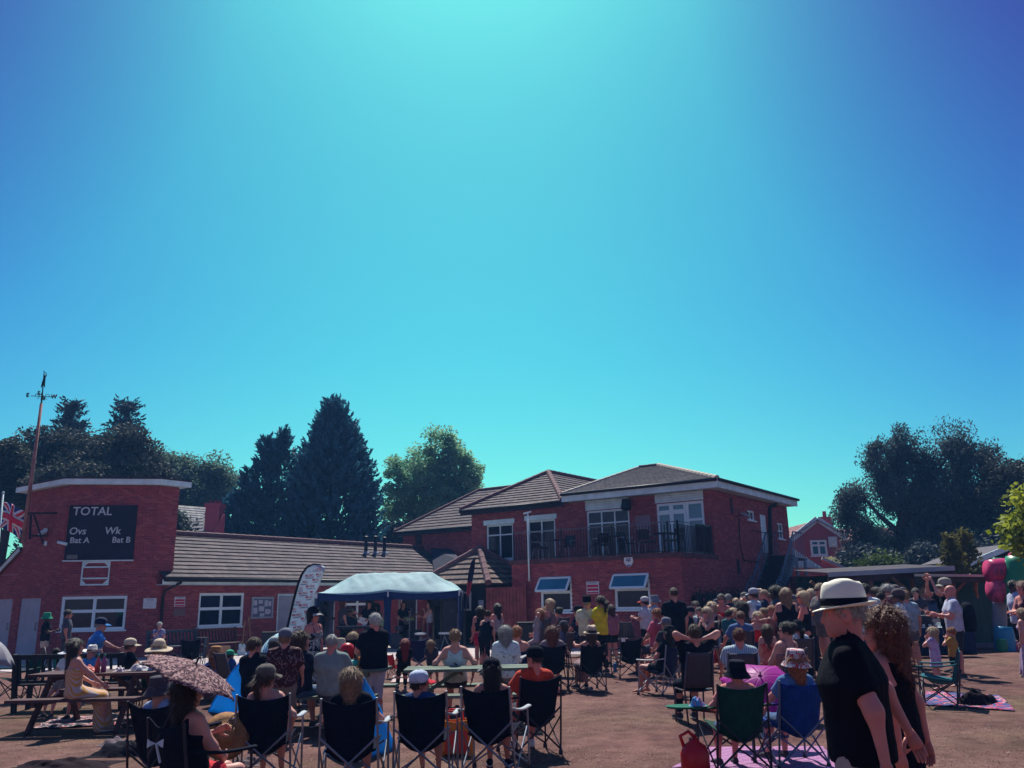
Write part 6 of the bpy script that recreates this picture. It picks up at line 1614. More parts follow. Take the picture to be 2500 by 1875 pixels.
    joints = [H, nk, *sh, *kn, *an, *[a for A in A_ for a in A[:3]]]
    # ---- body: skin from neck to ankles, head and hands grown onto it
    def body(P): return smin(torso(P) + neck(P) + leg(P, 0) + leg(P, 1) + arm(P, 0) + arm(P, 1), 45 / s)
    V, Fb = bbox_run(body, joints, .16 * s + .02, res)
    mb = MB(); mb.np(V, Fb, 0)
    hv, hf = HEAD[.0085 if D < 13 else .014]
    Rm = np.array(HM) * hsz
    mb.np(hv @ Rm.T + np.array(crown), hf, 0)
    if D < 26: mb.add([tuple(np.array(v) @ Rm.T + np.array(crown)) for v in EYE.v], EYE.f, 1)
    for i, sg in enumerate((-1, 1)):
        a, e, w, hk = A_[i]; hv_, hf_ = HANDS[hk]
        zz = -(w - e) / np.linalg.norm(w - e); xx = np.cross(np.array([0, 1, 0.2]) if abs(zz[1]) < .8 else np.array([0, .2, 1]), zz)
        xx = np.cross(zz, np.array([sg * .9, -.25, .1])); xx /= np.linalg.norm(xx) + 1e-9; yy = np.cross(zz, xx)
        if xx[1] < 0: xx, yy = -xx, -yy
        Rh = np.stack([xx, yy, zz], 1) * s
        mb.add([tuple(Rh @ v + w) for v in hv_], hf_, 0)
    barefoot = shoes is None
    for i, sg in enumerate((-1, 1)):
        ang = -sg * .18; c, s_ = math.cos(ang), math.sin(ang)
        if barefoot: mb.add([(v[0] * c * s - v[1] * s_ * s + an[i][0], v[0] * s_ * s + v[1] * c * s + an[i][1], v[2] * s + an[i][2] - .078 * s) for v in BARE.v], BARE.f, 0)
    mb.build('body', [skinm(skin), plain((.35, .35, .36), .3)], t, True)
    if not barefoot and D < 26:
        for i, sg in enumerate((-1, 1)):
            ang = -sg * .18; c, s_ = math.cos(ang), math.sin(ang); sm = MB()
            for f_, mi in zip(SHOE_V.f, SHOE_V.m): pass
            sm.add([(v[0] * c * s - v[1] * s_ * s + an[i][0], v[0] * s_ * s + v[1] * c * s + an[i][1], v[2] * s + an[i][2] - .085 * s) for v in SHOE_V.v], SHOE_V.f); sm.m = list(SHOE_V.m)
            sm.build('shoe', [cloth(shoes), plain((.45, .45, .46))], t, True)
    # ---- clothes
    seedv = abs(hash((px, py))) % 9999 if False else int(px * 7 + py) % 9999
    tk, tc = top
    topm = tc if not isinstance(tc, tuple) else cloth(tc)
    g = .014 * s
    folds = lambda P: .0042 * s * wob(P * np.array([1, 1, .55]), 34 / s, seedv) + .0025 * s * wob(P, 70 / s, seedv + 1)
    sl = {'tee': .62, 'polo': .55, 'shirt': .60, 'long': 1.95, 'vest': 0, 'strap': 0, 'dress': 0, 'dresstee': .45, 'maxi': 0, 'crop': 0, 'loose': .7}[tk]
    hemz = {'crop': .13, 'strap': .02, 'vest': -.02}.get(tk, -.06)
    def shirt(P):
        ds = torso(P) + neck(P)
        for i in (0, 1): ds += arm(P, i, 0.0, sl or .12)
        d = smin(ds, 45 / s) - g
        z = (P - H) @ upv
        if tk in ('tee', 'polo', 'shirt', 'long', 'loose', 'vest', 'dresstee'):   # loose hem hangs straight over the hips
            sk = np.maximum(cone(P, H + upv * .14 * s, H - upv * .06 * s, .108 * s * fat + g * 1.3, .116 * s * fat + g * 1.4, ((1, 0, 0), .70)), 0 * z + hemz * s - z) if not seated else cone(P, H + upv * .10 * s, H + upv * .03 * s, .114 * s * fat + g, .12 * s * fat + g, ((1, 0, 0), .70)); d = smin([d, sk], 40 / s)
        d = np.maximum(d, hemz * s - z)
        y = (P - H) @ fw; x = np.abs(P[:, 0])
        if tk in ('tee', 'polo', 'shirt', 'long', 'dresstee', 'loose'): d = np.maximum(d, -(cone(P, nk - upv * .035 * s + fw * .030 * s, nk + upv * .2 * s, .064 * s, .080 * s)))
        if tk in ('vest', 'dress', 'crop'): d = np.maximum(d, z - (.52 - np.where(y > 0, .15, .07) * np.exp(-(x / (.06 * s)) ** 2)) * s); d = np.maximum(d, np.where(z > .37 * s, x - shw * s * .82, -1))
        if tk in ('strap', 'maxi'):
            stp = np.abs(x - .085 * s) - .012 * s
            d = np.maximum(d, np.minimum(z - .385 * s, np.maximum(stp, z - .60 * s)))
        return d + folds(P)
    V, Fb = bbox_run(shirt, joints[:4] + [A_[0][1], A_[1][1], A_[0][2], A_[1][2], H - upv * .1], .16 * s + .03, res * .95)
    cm = MB(); cm.np(V, Fb); cm.build('top' if tk not in ('dress', 'maxi', 'dresstee') else 'dress_bodice', topm, t, True)
    bk, bc_ = bot
    botm = bc_ if not isinstance(bc_, tuple) else cloth(bc_)
    if bk in ('trousers', 'shorts', 'long_shorts', 'leggings', 'capri'):
        upto = {'trousers': 1.93, 'leggings': 1.95, 'shorts': .62, 'long_shorts': .92, 'capri': 1.6}[bk]; gg = {'trousers': .016, 'leggings': .006, 'shorts': .024, 'long_shorts': .026, 'capri': .014}[bk] * s
        def low(P):
            ds = [cone(P, H - upv * .0 * s, H + upv * .10 * s, .122 * s * fat + .008 * s, .106 * s * fat + .008 * s, ((1, 0, 0), .72))]
            for i in (0, 1): ds += leg(P, i, gg, upto)
            return np.maximum(smin(ds, 55 / s), (P - H) @ upv - .12 * s) + folds(P)
        V, Fb = bbox_run(low, [H, *kn, *an], .17 * s + .02, res * .95); cm = MB(); cm.np(V, Fb); cm.build(bk, botm, t, True)
    elif bk in ('skirt', 'maxi', 'midi', 'mini'):
        ln = {'skirt': .55, 'maxi': .95, 'midi': .72, 'mini': .34}[bk]
        def low(P):
            if seated:
                ds = [cone(P, H, H + upv * .12 * s, .125 * s, .10 * s, ((1, 0, 0), .75))]
                m_ = (kn[0] + kn[1]) / 2; a_ = (an[0] + an[1]) / 2
                ds += [cone(P, hips[i], kn[i], .105 * s, .085 * s) for i in (0, 1)] + [cone(P, H + np.array([0, .1 * s, 0]), m_, .10 * s, .085 * s)]
                if ln > .6: ds += [cone(P, m_, m_ + (a_ - m_) * min(1, (ln - .45) * 2), .12 * s, .16 * s)]
                return np.maximum(smin(ds, 30 / s), (P - H) @ upv - .13 * s) + folds(P) * 2.2
            d = cone(P, H + upv * .16 * s, np.array([0, 0, hz - ln * s * .92]), .112 * s, (.15 + .11 * ln) * s, ((1, 0, 0), .78)); z0 = hz - ln * s * .90
            ang = np.arctan2(P[:, 1], P[:, 0]); fl = .018 * s * np.sin(ang * 9 + seedv) * np.clip((hz - P[:, 2]) / (ln * s), 0, 1)
            d = np.maximum(d, z0 - P[:, 2]); return np.maximum(np.maximum(d, (P - H) @ upv - .17 * s), -cone(P, np.array([0, 0, z0 - .1]), np.array([0, 0, z0 + .02]), (.13 + .1 * ln) * s, (.12 + .1 * ln) * s, ((1, 0, 0), .78))) + fl + folds(P)
        V, Fb = bbox_run(low, [H, *kn, *an], .30 * s, res); cm = MB(); cm.np(V, Fb); cm.build('skirt', botm, t, True)
    HM4 = HM.to_4x4() @ Matrix.Scale(hsz, 4); HM4.translation = crown
    if hair:
        hk, hc = hair
        if not (hat and hk in ('short', 'crop')) or True:
            o = link('hair', hair_mesh(hk), t, M=HM4); o.material_slots[0].link = 'OBJECT'; o.material_slots[0].material = hairm(hc)
    if hat:
        hk, c1, c2 = hat
        Mh = HM4 @ Matrix.Translation((0, 0, .012)) @ Matrix.Scale(1.10, 4)
        if hk == 'backcap': Mh = HM4 @ Matrix.Rotation(math.pi, 4, 'Z') @ Matrix.Translation((0, .02, .012)) @ Matrix.Scale(1.10, 4)
        o = link('hat', hat_mesh(hk), t, M=Mh)
        for k_, c in ((0, c1), (1, c2)):
            o.material_slots[k_].link = 'OBJECT'; o.material_slots[k_].material = c if not isinstance(c, tuple) else cloth(c)
    if shades: link('sunglasses', shades_mesh(), t, M=HM4)
    # stand it so that its crown is where the photograph has it
    R = Matrix.Rotation(math.radians(face), 3, 'Z'); off = R @ Vector((crown.x, crown.y, 0))
    t.location = (P0.x - off.x + dx, P0.y - off.y, 0)
    info = dict(o=t, pose=pose, label=label, s=s, hz=hz, sh=[R @ Vector(x) + t.location for x in sh], hand=[R @ Vector(A_[i][2]) + t.location for i in (0, 1)], hip=R @ Vector(H) + t.location, R=R, HM=HM4, crown=crown, face=face)
    PERSONS.append(info)
    return info
# ------------------------------------------------------------------ furniture
STEELG = plain((.22, .24, .30), .4, .6); DKSTEEL = plain((.03, .03, .05), .45, .4)
def campchair(name, label, fab, frame=STEELG, pads=True, k=1.0):
    t = thing(name, label, 'camp chair')
    fm = cloth(fab)
    mb = MB(); mb.grid(lambda u, v: ((u - .5) * .52, -.24 + .50 * v, .37 + .07 * v - .07 * math.sin(math.pi * u) * math.sin(math.pi * min(1, v * 1.1)) + .03 * abs(2 * u - 1) ** 3), 10, 8, 0, .008); mb.build('seat', fm, t, True)
    def bk(u, v):
        w = .48 + .09 * v; top = .86 - .055 * math.sin(math.pi * u) ** .8
        z = .30 + (top - .30) * v; bot = .10 * (1 - v) ** 2 * (1 - abs(2 * u - 1) ** 2)
        return ((u - .5) * w, -.24 - .13 * v - .045 * math.sin(math.pi * u) * (1 - .4 * v) + .006 * math.sin(u * 17 + v * 6), z + .10 * (1 - v) * abs(2 * u - 1) ** 2)
    mb = MB(); mb.grid(bk, 12, 10, 0, .010); mb.build('backrest', fm, t, True)
    for s in (-1, 1):
        mb = MB(); mb.tube([(s * .31, -.26, .03), (s * .285, -.385, .87)], .0125, 7); mb.build('leg', frame, t)
        mb = MB(); mb.tube([(s * .34, .27, .03), (s * .335, .24, .62)], .0125, 7); mb.build('leg', frame, t)
        mb = MB(); mb.tube([(s * .31, -.27, .05), (-s * .295, -.355, .53)], .0115, 6); mb.build('cross_brace', frame, t)
        mb = MB(); mb.tube([(s * .34, .28, .05), (-s * .30, .25, .42)], .0105, 6); mb.build('cross_brace', frame, t)
        mb = MB(); mb.tube([(s * .315, -.27, .05), (s * .325, .25, .42)], .0105, 6); mb.build('cross_brace', frame, t)
        mb = MB(); mb.tube([(s * .345, .28, .05), (s * .295, -.32, .42)], .0105, 6); mb.build('cross_brace', frame, t)
        mb = MB(); mb.grid(lambda u, v: (s * (.315 + .03 * u) + s * (v - .5) * .06, -.345 + .62 * u, .655 - .03 * u - .02 * math.sin(math.pi * u) - .01 * (2 * v - 1) ** 2), 6, 4, 0, .014); mb.build('armrest', plain((.45, .47, .50), .35) if pads else fm, t, True)
        for y, x in ((-.26, .31), (.28, .34)):
            mb = MB(); mb.lathe([(.0, 0), (.03, 0), (.028, .03), (.016, .06), (0, .06)], 8, (s * x, y, 0)); mb.build('foot', DKSTEEL, t)
    return t
def put(proto, used, loc, face, label, scale=None, group='folding camp chairs'):
    loc = Vector((loc[0], loc[1], 0))
    if not used: o = proto; used.append(1); o.location = loc; o.rotation_euler = (0, 0, math.radians(face)); o['label'] = label; o['group'] = group
    else: o = dup(proto, loc, math.radians(face), label, group)
    if scale or group == 'folding camp chairs': o.scale = (scale,) * 3 if scale else (.86, .90, .97)
    return o
CH = {k: (campchair('camp_chair', 'x', c, fr, pads), []) for k, c, fr, pads in (('black', (.006, .008, .022), STEELG, True), ('navy', (.008, .014, .06), STEELG, True), ('dark', (.008, .010, .022), DKSTEEL, False), ('green', (.004, .045, .032), DKSTEEL, False), ('blue', (.006, .035, .20), plain((.12, .16, .26), .4, .6), False), ('red', (.55, .015, .02), DKSTEEL, False), ('teal', (.01, .10, .13), DKSTEEL, False))}
def sit(info, kind, label, turn=0, back=.10):
    info['done'] = 1
    v = info['R'] @ Vector((0, back, 0)); return put(CH[kind][0], CH[kind][1], info['o'].location + v, info['face'] + turn, label)
def free_chair(kind, px, py, face, label, scale=None): return put(CH[kind][0], CH[kind][1], onz(px, py), face, label, scale)
def stackchair():
    t = thing('stacking_chair', 'x', 'chair'); SH = mat('grey_shell', (.06, .05, .065), .55, .15, 6); LG = plain((.10, .07, .09), .4, .5)
    mb = MB(); mb.grid(lambda u, v: ((u - .5) * .42, -.20 + .42 * v, .45 - .02 * math.sin(math.pi * u) - .01 * v), 6, 6, 0, .012); mb.build('seat', SH, t, True)
    mb = MB(); mb.grid(lambda u, v: ((u - .5) * (.42 - .06 * v), -.20 - .13 * v - .02 * math.sin(math.pi * u), .47 + .46 * v), 6, 8, 0, .012); mb.build('backrest', SH, t, True)
    for x in (-.2, .2):
        mb = MB(); mb.tube([(x, -.27, 0), (x, -.2, .46), (x * .9, -.345, .95)], .013, 7); mb.build('leg', LG, t, True)
        mb = MB(); mb.tube([(x, .24, 0), (x, .19, .45)], .013, 7); mb.build('leg', LG, t, True)
        mb = MB(); mb.tube([(x, -.22, .44), (x, .2, .44)], .012, 6); mb.build('seat_rail', LG, t)
    return t
STK = (stackchair(), [])
def stack_at(loc, face, label): return put(STK[0], STK[1], loc, face, label, group='grey stacking chairs')
def chair_for(info, label):
    info['done'] = 1; o = stack_at(info['o'].location + info['R'] @ Vector((0, .08, 0)), info['face'], label); o.scale = (1, 1, (info['hz'] - .09) / .45); return o
GREENWOOD = mat('weathered_table', (.12, .155, .125), .85, .3, 3, bump=.25); DARKWOOD = mat('dark_stain', (.075, .035, .04), .8, .3, 4, bump=.2)
def picnic(label, loc, rz, m, L=1.8):
    t = thing('picnic_table', label, 'picnic table', loc, rz, 'picnic tables')
    for i in range(5):
        mb = MB(); mb.box((0, -.29 + i * .145, .735 + RND.random() * .003), (L, .135, .038)); mb.build('top_plank', m, t)
    for s in (-1, 1):
        for i in (0, 1):
            mb = MB(); mb.box((0, s * (.66 + i * .135), .445), (L, .125, .038)); mb.build('seat_plank', m, t)
        x = s * (L / 2 - .28)
        for q in (-1, 1):
            mb = MB(); mb.bar((x, q * .20, .715), (x, q * .72, 0), .09, .045, up=(1, 0, 0)); mb.build('leg', m, t)
        mb = MB(); mb.box((x + .048, 0, .40), (.045, 1.5, .095)); mb.build('cross_beam', m, t)
        mb = MB(); mb.box((x + .048, 0, .69), (.045, .68, .07)); mb.build('top_bearer', m, t)
        mb = MB(); mb.bar((x, 0, .42), (s * .18, 0, .70), .05, .05); mb.build('brace', m, t)
    return t
def garden_bench(label, loc, rz, m, L=1.5):
    t = thing('garden_bench', label, 'bench', loc, rz, 'garden benches')
    for i in range(4):
        mb = MB(); mb.box((0, -.16 + i * .13, .43), (L, .115, .03)); mb.build('seat_slat', m, t)
    k = int(L / .125)
    for i in range(k):
        mb = MB(); mb.bar((-L / 2 + L * (i + .5) / k, -.24, .50), (-L / 2 + L * (i + .5) / k, -.33, .84), .062, .02, up=(1, 0, 0)); mb.build('back_slat', m, t)
    for z, y, h in ((.88, -.34, .08), (.48, -.23, .05)):
        mb = MB(); mb.box((0, y, z), (L, .045, h)); mb.build('back_rail', m, t)
    for s in (-1, 1):
        mb = MB(); mb.bar((s * (L / 2), -.20, 0), (s * (L / 2), -.35, .93), .07, .07, up=(1, 0, 0)); mb.build('leg', m, t)
        mb = MB(); mb.bar((s * (L / 2), .24, 0), (s * (L / 2), .24, .62), .07, .07, up=(1, 0, 0)); mb.build('leg', m, t)
        mb = MB(); mb.box((s * (L / 2), -.02, .64), (.08, .62, .035)); mb.build('armrest', m, t)
    return t
picnic('dark picnic table with drinks and bags, at left', gp(262, 12.9), .02, DARKWOOD, 1.75)
picnic('pale green picnic table behind the row of camp chairs, left of centre', gp(800, 12.7), -.05, GREENWOOD)
picnic('pale green picnic table in the centre behind the front row chairs', gp(1150, 12.5), .03, GREENWOOD, 1.85)
garden_bench('dark slatted garden bench seen from behind the striped dress', gp(205, 15.0), 0.03, mat('black_stain', (.016, .018, .03), .8, .25, 4), 1.75)
garden_bench('blue grey slatted bench against the pavilion below the window', gp(440, 28.0), math.radians(180 + 55), mat('blue_stain', (.04, .055, .085), .8, .25, 4), 1.7)
garden_bench('low brown bench by the guitars on the pavilion wall', gp(548, 29.5), math.radians(180 + 55), DARKWOOD, 1.5)
# three empty grey chairs in the middle distance
for i, (px, lab) in enumerate(((1497, 'leftmost of the three empty grey chairs behind the camp chairs'), (1522, 'middle of the three empty grey chairs'), (1547, 'rightmost of the three empty grey chairs near the pink top'))):
    stack_at(onz(px, 1598 - i * 2), -40, lab)
free_chair('green', 40, 1716, 150, 'empty green camp chair at the left edge beside the bench')
free_chair('dark', 1534, 1655, 12, 'empty black camp chair with a white tag, right of centre')
mb = MB(); mb.box((0, 0, 0), (.085, .006, .075)); tg_ = mb.build('white_tag', plain((.7, .74, .76))); q = onz(1534, 1655); tg_.location = (q.x - .12, q.y - .415, .80); tag(tg_, 'small white tag on the back of the empty black chair', 'tag')
free_chair('red', 972, 1655, -55, 'small red child camp chair behind the white trousers', .62)
free_chair('teal', 2298, 1725, 60, 'teal and black folding chair beside the black halter dress')
free_chair('dark', 475, 1712, -30, 'empty black camp chair beside the blue tent under the umbrella edge')
free_chair('navy', 1023, 1648, 4, 'empty navy camp chair seen from behind, near the red child chair')
free_chair('dark', 466, 1640, 10, 'black camp chair near the paving behind the speckled umbrella')
# ------------------------------------------------------------------ tents, parasols, blankets
def beach_tent(label, pts, D0, D1, ridge_pt, m, name='beach_tent'):
    """pop-up tent: fabric panels stretched over bent poles"""
    t = thing(name, label, 'tent', up(pts[0], 0)); o = t.location
    k = len(pts)
    for i in range(k - 1):
        a, b = pts[i], pts[i + 1]
        mb = MB(); mb.grid(lambda u, v: (a * (1 - u) + b * u) * (1 - v) + ridge_pt * v + Vector((0, -.05, .10)) * math.sin(math.pi * v) * .8 + Vector((0, 0, -.04)) * math.sin(math.pi * u) * (1 - v) - o, 10, 14, 0, .006); mb.build('panel', m, t, True)
        mb = MB(); mb.tube([a * (1 - v) + ridge_pt * v + Vector((0, -.05, .10)) * math.sin(math.pi * v) * .8 - o for v in [q / 12 for q in range(13)]], .012, 6); mb.build('pole', m, t, True)
    return t
TBLUE = sheer(mat('tent_blue', (.05, .36, .70), .55, .12, 3, bump=.15), .65)
rp_ = at(618, 1582, 13.3)
beach_tent('blue pop-up beach tent at left beside the speckled umbrella', [onz(508, 1738), onz(590, 1745), onz(690, 1728)], 13, 12, rp_, TBLUE)
rp2 = at(890, 1655, 9.9)
beach_tent('blue pop-up tent panel between the two black camp chairs', [onz(790, 1840), onz(880, 1856), onz(968, 1830)], 10, 9, rp2, TBLUE)
def parasol(label, apex, axis, R, m, shaft, depth=.35, name='parasol', n=8):
    t = thing(name, label, 'umbrella', apex); ax = Vector(axis).normalized()
    x = ax.orthogonal().normalized(); y = ax.cross(x)
    def rim(i, r): a = 2 * math.pi * i / n; return (x * math.cos(a) + y * math.sin(a)) * r
    for i in range(n):
        def pn(u, v):
            a0, a1 = rim(i, R), rim(i + 1, R); e = a0 * (1 - u) + a1 * u
            return e * v * (1 - .10 * math.sin(math.pi * u) * v) - ax * depth * R * 1.6 * v ** 1.9 * (1 - .12 * math.sin(math.pi * u))
        mb = MB(); mb.grid(pn, 6, 8, 0, .003); mb.build('canopy_panel', m, t, True)
        mb = MB(); mb.tube([rim(i, R * v) - ax * (depth * R * 1.6 * v ** 1.9 + .008) for v in [q / 6 for q in range(7)]], .004, 5); mb.build('rib', DKSTEEL, t)
    mb = MB(); mb.tube([ax * .06, -ax * shaft], .008, 6); mb.build('shaft', DKSTEEL, t)
    mb = MB(); mb.tube([-ax * shaft, -ax * (shaft + .1)], .016, 8); mb.build('handle', DKSTEEL, t)
    return t
SPECK = pattern('speckled_umbrella', 'vor', [(.07, .03, .05), (.42, .23, .24), (.16, .08, .10), (.52, .34, .34), (.10, .05, .07)], 70); sheer(SPECK, .3)
parasol('speckled pink and black umbrella held low over a black vest', at(478, 1621, 6.7), (.46, .0, 1.0), .40, SPECK, .62, .17)
parasol('magenta umbrella lying open between green and blue chairs', at(1856, 1650, 10.0), (-.12, -.55, .80), .50, sheer(mat('magenta_nylon', (.55, .04, .45), .45, .1, 3), .55), .55, .30)
parasol('blue and white striped parasol beyond the patterned shirt', at(668, 1552, 16.0), (-.5, -.2, .9), .55, pattern('teal_stripe', 'stripe', [(.05, .35, .50), (.65, .75, .78)], 6), 1.4, .34)
parasol('pale grey parasol cut by the left edge', at(-20, 1560, 13.5), (.15, 0, 1), .42, plain((.30, .28, .32)), 1.2, .55)
def blanket(label, quad, m, seed, name='picnic_blanket', lift=.02, amp=.05):
    P = [onz(*q) for q in quad]; t0 = Vector((P[0].x, P[0].y, 0))
    mb = MB(); mb.grid(lambda u, v: (P[0] * (1 - u) + P[1] * u) * (1 - v) + (P[3] * (1 - u) + P[2] * u) * v - t0 + Vector((.03 * noise.noise(Vector((u * 6, v * 6, seed + 4))), .05 * noise.noise(Vector((u * 6, v * 6, seed + 8))), lift + amp * max(0, noise.noise(Vector((u * 7, v * 5, seed)))))), 36, 18, 0, .008)
    o = mb.build(name, m, None, True); o.location = t0; return tag(o, label, 'blanket')
blanket('red, white and black patterned blanket below the striped dress', ((80, 1782), (300, 1772), (345, 1745), (140, 1752)), pattern('throw_a', 'floral', [(.03, .03, .05), (.45, .36, .36), (.5, .06, .07), (.05, .04, .06)], 9), 2)
blanket('lilac checked blanket under the green and blue camp chairs', ((1640, 1880), (2060, 1885), (2010, 1826), (1720, 1828)), pattern('throw_b', 'check', [(.36, .17, .33), (.28, .12, .27)], 14), 5, amp=.02)
blanket('red and blue blanket on the grass at right', ((2250, 1722), (2478, 1738), (2440, 1700), (2262, 1690)), pattern('throw_c', 'floral', [(.05, .07, .20), (.5, .04, .10), (.42, .30, .34), (.05, .05, .1)], 4), 8)
blanket('pale patterned rug on the grass by the red child chair', ((955, 1668), (1010, 1668), (1004, 1650), (960, 1650)), pattern('throw_d', 'floral', [(.5, .4, .38), (.55, .2, .2), (.3, .45, .4), (.6, .5, .45)], 9), 11, amp=.01)
def heap(label, px, py, w, d, h, m, seed, name='clothes_heap', cat='clothes', rz=0.0):
    mb = MB(); p = onz(px, py)
    def f(u, v):
        x, y = 2 * u - 1, 2 * v - 1; r = min(1, math.hypot(x, y)); n_ = noise.noise(Vector((x * 1.6, y * 1.6, seed))) + .5 * noise.noise(Vector((x * 4, y * 4, seed + 3)))
        return (x * w / 2 * (1 + .2 * n_), y * d / 2 * (1 + .2 * n_), max(.005, h * (1 - r ** 2.5) * (.75 + .45 * n_) + .02 * math.sin(9 * (x + .6 * y + .3 * n_)) * (1 - r)))
    mb.grid(f, 28, 20); o = mb.build(name, m, None, True); o.location = (p.x, p.y, 0); o.rotation_euler = (0, 0, rz); return tag(o, label, cat)
heap('dark crumpled coat on the grass at the bottom left corner', 165, 1868, 1.05, .40, .08, cloth((.02, .012, .018)), 1)
heap('black bag lying open behind the left foreground chairs', 300, 1842, .75, .42, .17, cloth((.01, .01, .018)), 5, 'holdall', 'bag')
heap('long black instrument case on the grass beside the holdall', 400, 1838, 1.2, .35, .20, cloth((.008, .008, .016)), 9, 'instrument_case', 'case')
heap('grey jumper dropped on the holdall at lower left', 285, 1818, .40, .3, .09, cloth((.12, .09, .11)), 12)
heap('black bundled jacket on the red and blue blanket', 2385, 1722, .62, .40, .26, cloth((.012, .008, .014)), 4)
heap('grey rucksack and coats under the centre picnic table', 1120, 1770, .5, .35, .32, cloth((.07, .06, .10)), 15, 'rucksack', 'bag')
heap('white plastic bag under the sage green shirt', 745, 1712, .3, .3, .28, plain((.45, .47, .52)), 17, 'plastic_bag', 'bag')
heap('sandals and flip-flops heap by the left camp chair', 600, 1868, .3, .2, .1, cloth((.12, .09, .10)), 19, 'sandals', 'shoes')
# ------------------------------------------------------------------ bags, bottles, small things
def bag(label, px, py, w, d, h, m, m2=None, name='shopping_bag', rz=0.0):
    p = onz(px, py); t = thing(name, label, 'bag', (p.x, p.y, 0), rz)
    mb = MB(); mb.grid(lambda u, v: (math.cos(2 * math.pi * u) * w / 2 * (1 + .08 * v) * min(1.25, 1 / max(abs(math.cos(2 * math.pi * u)), abs(math.sin(2 * math.pi * u)))), math.sin(2 * math.pi * u) * d / 2 * min(1.25, 1 / max(abs(math.cos(2 * math.pi * u)), abs(math.sin(2 * math.pi * u)))), h * v + .012 * math.sin(u * 40) * v), 24, 6, 0, .006); mb.box((0, 0, .01), (w, d, .02)); mb.build('sack', m, t, True)
    for y in (-1, 1):
        mb = MB(); mb.tube([(-w * .22, y * d * .45, h * .95), (-w * .18, y * d * .35, h * 1.3), (w * .18, y * d * .35, h * 1.3), (w * .22, y * d * .45, h * .95)], .010, 6); mb.build('handle', m2 or m, t, True)
    if m2 and name == 'shopping_bag':
        mb = MB(); mb.box((0.02, -d * .60, h * .42), (w * .62, .012, h * .62)); mb.build('printed_face', m2, t)
    return t
bag('orange and red shopping bag between camp chairs in the foreground', 1112, 1842, .40, .24, .36, plain((.62, .20, .02)), plain((.60, .04, .04)))
def vessel(label, p, prof, m, name, cat, parts=()):
    t = thing(name, label, cat, p); mb = MB(); mb.lathe(prof, 14); mb.build('body', m, t, True)
    for nm, pr, mm in parts: mb = MB(); mb.lathe(pr, 14); mb.build(nm, mm, t, True)
    return t
jug = vessel('glossy red plastic jug at the bottom beside the green chair', onz(1700, 1895), [(0, 0), (.12, 0), (.14, .03), (.14, .2), (.11, .27), (.05, .31), (.05, .34), (0, .34)], mat('red_plastic', (.50, .01, .02), .25, .1, 4), 'water_jug', 'jug')
mb = MB(); mb.tube([(-.10, 0, .26), (-.13, 0, .36), (-.05, 0, .40), (.02, 0, .34)], .018, 8); mb.build('handle', MATS['red_plastic'], jug, True)
TT = .757
def table_spot(px, D): p = at(px, 1640, D); return Vector((p.x, p.y, TT))
for px, D, c, lab in ((237, 12.7, (.35, .06, .08), 'red sauce bottle on the left picnic table'), (252, 12.75, (.22, .06, .2), 'purple drink bottle on the left picnic table, right of the sauce')):
    vessel(lab, table_spot(px, D), [(0, 0), (.035, 0), (.036, .14), (.02, .18), (.013, .21), (.013, .22), (0, .22)], plain(c, .25), 'bottle', 'bottle', (('cap', [(.014, .22), (.015, .25), (0, .25)], plain((.03, .2, .16))),))
def cup(label, p, c=(.55, .22, .04), h=.13):
    t = thing('plastic_cup', label, 'cup', p); mb = MB(); mb.lathe([(0, 0), (.026, 0), (.040, h), (.037, h), (.025, .01), (0, .01)], 14); mb.build('tumbler', mat('clear_plastic', (.62, .66, .68), .15, .05, 4, trans=.7), t, True)
    mb = MB(); mb.lathe([(0, .006), (.025, .006), (.034, h * .6), (0, h * .6)], 14); mb.build('drink', plain(c, .15), t, True); return t
cup('plastic cup of orange drink on the left picnic table', table_spot(371, 12.9))
bg = heap('white carrier bag on the left picnic table', 345, 1640, .35, .22, .12, plain((.42, .40, .44)), 21, 'carrier_bag', 'bag'); bg.location = table_spot(345, 12.9) + Vector((0, 0, .005))
bg = heap('red crisp packet on the left picnic table behind the striped dress', 212, 1640, .28, .2, .12, plain((.5, .08, .07)), 22, 'crisp_packet', 'packet'); bg.location = table_spot(213, 12.75) + Vector((0, 0, .005))
bg = heap('crumpled white napkin in the middle of the left picnic table', 292, 1640, .16, .14, .08, plain((.5, .42, .45)), 23, 'napkin', 'napkin'); bg.location = table_spot(292, 12.75) + Vector((0, 0, .005))
vessel('steel grey flask on the picnic table beside the sage shirt', table_spot(871, 12.8), [(0, 0), (.045, 0), (.045, .24), (.035, .27), (.03, .30), (0, .30)], plain((.18, .19, .24), .3, .6), 'flask', 'flask')
vessel('turquoise tub on the picnic table by the flask', table_spot(861, 12.5), [(0, 0), (.06, 0), (.075, .09), (.075, .1), (.05, .12), (0, .12)], plain((.02, .42, .36)), 'food_tub', 'tub')
vessel('orange cup on the picnic table right of the flask', table_spot(882, 12.7), [(0, 0), (.035, 0), (.045, .15), (.04, .15), (.03, .01), (0, .01)], plain((.5, .18, .08)), 'beaker', 'cup')
rb_ = vessel('red padded bag standing on the picnic table', table_spot(846, 12.75), [(0, 0), (.07, .0), (.09, .06), (.10, .18), (.11, .24), (.09, .31), (.04, .34), (0, .345)], plain((.5, .012, .03), .4), 'padded_bag', 'bag')
mb = MB(); mb.box((0, -.10, .22), (.06, .02, .05)); mb.build('patch', plain((.04, .04, .05)), rb_)
cp_ = vessel('clear plastic cup lying on the grass near the tan trilby', onz(1432, 1688) + Vector((0, 0, .04)), [(0, 0), (.026, 0), (.040, .13), (.037, .13), (.025, .01), (0, .01)], mat('clear_plastic', (.62, .66, .68)), 'dropped_cup', 'cup'); cp_.rotation_euler = (1.5, 0, .8)
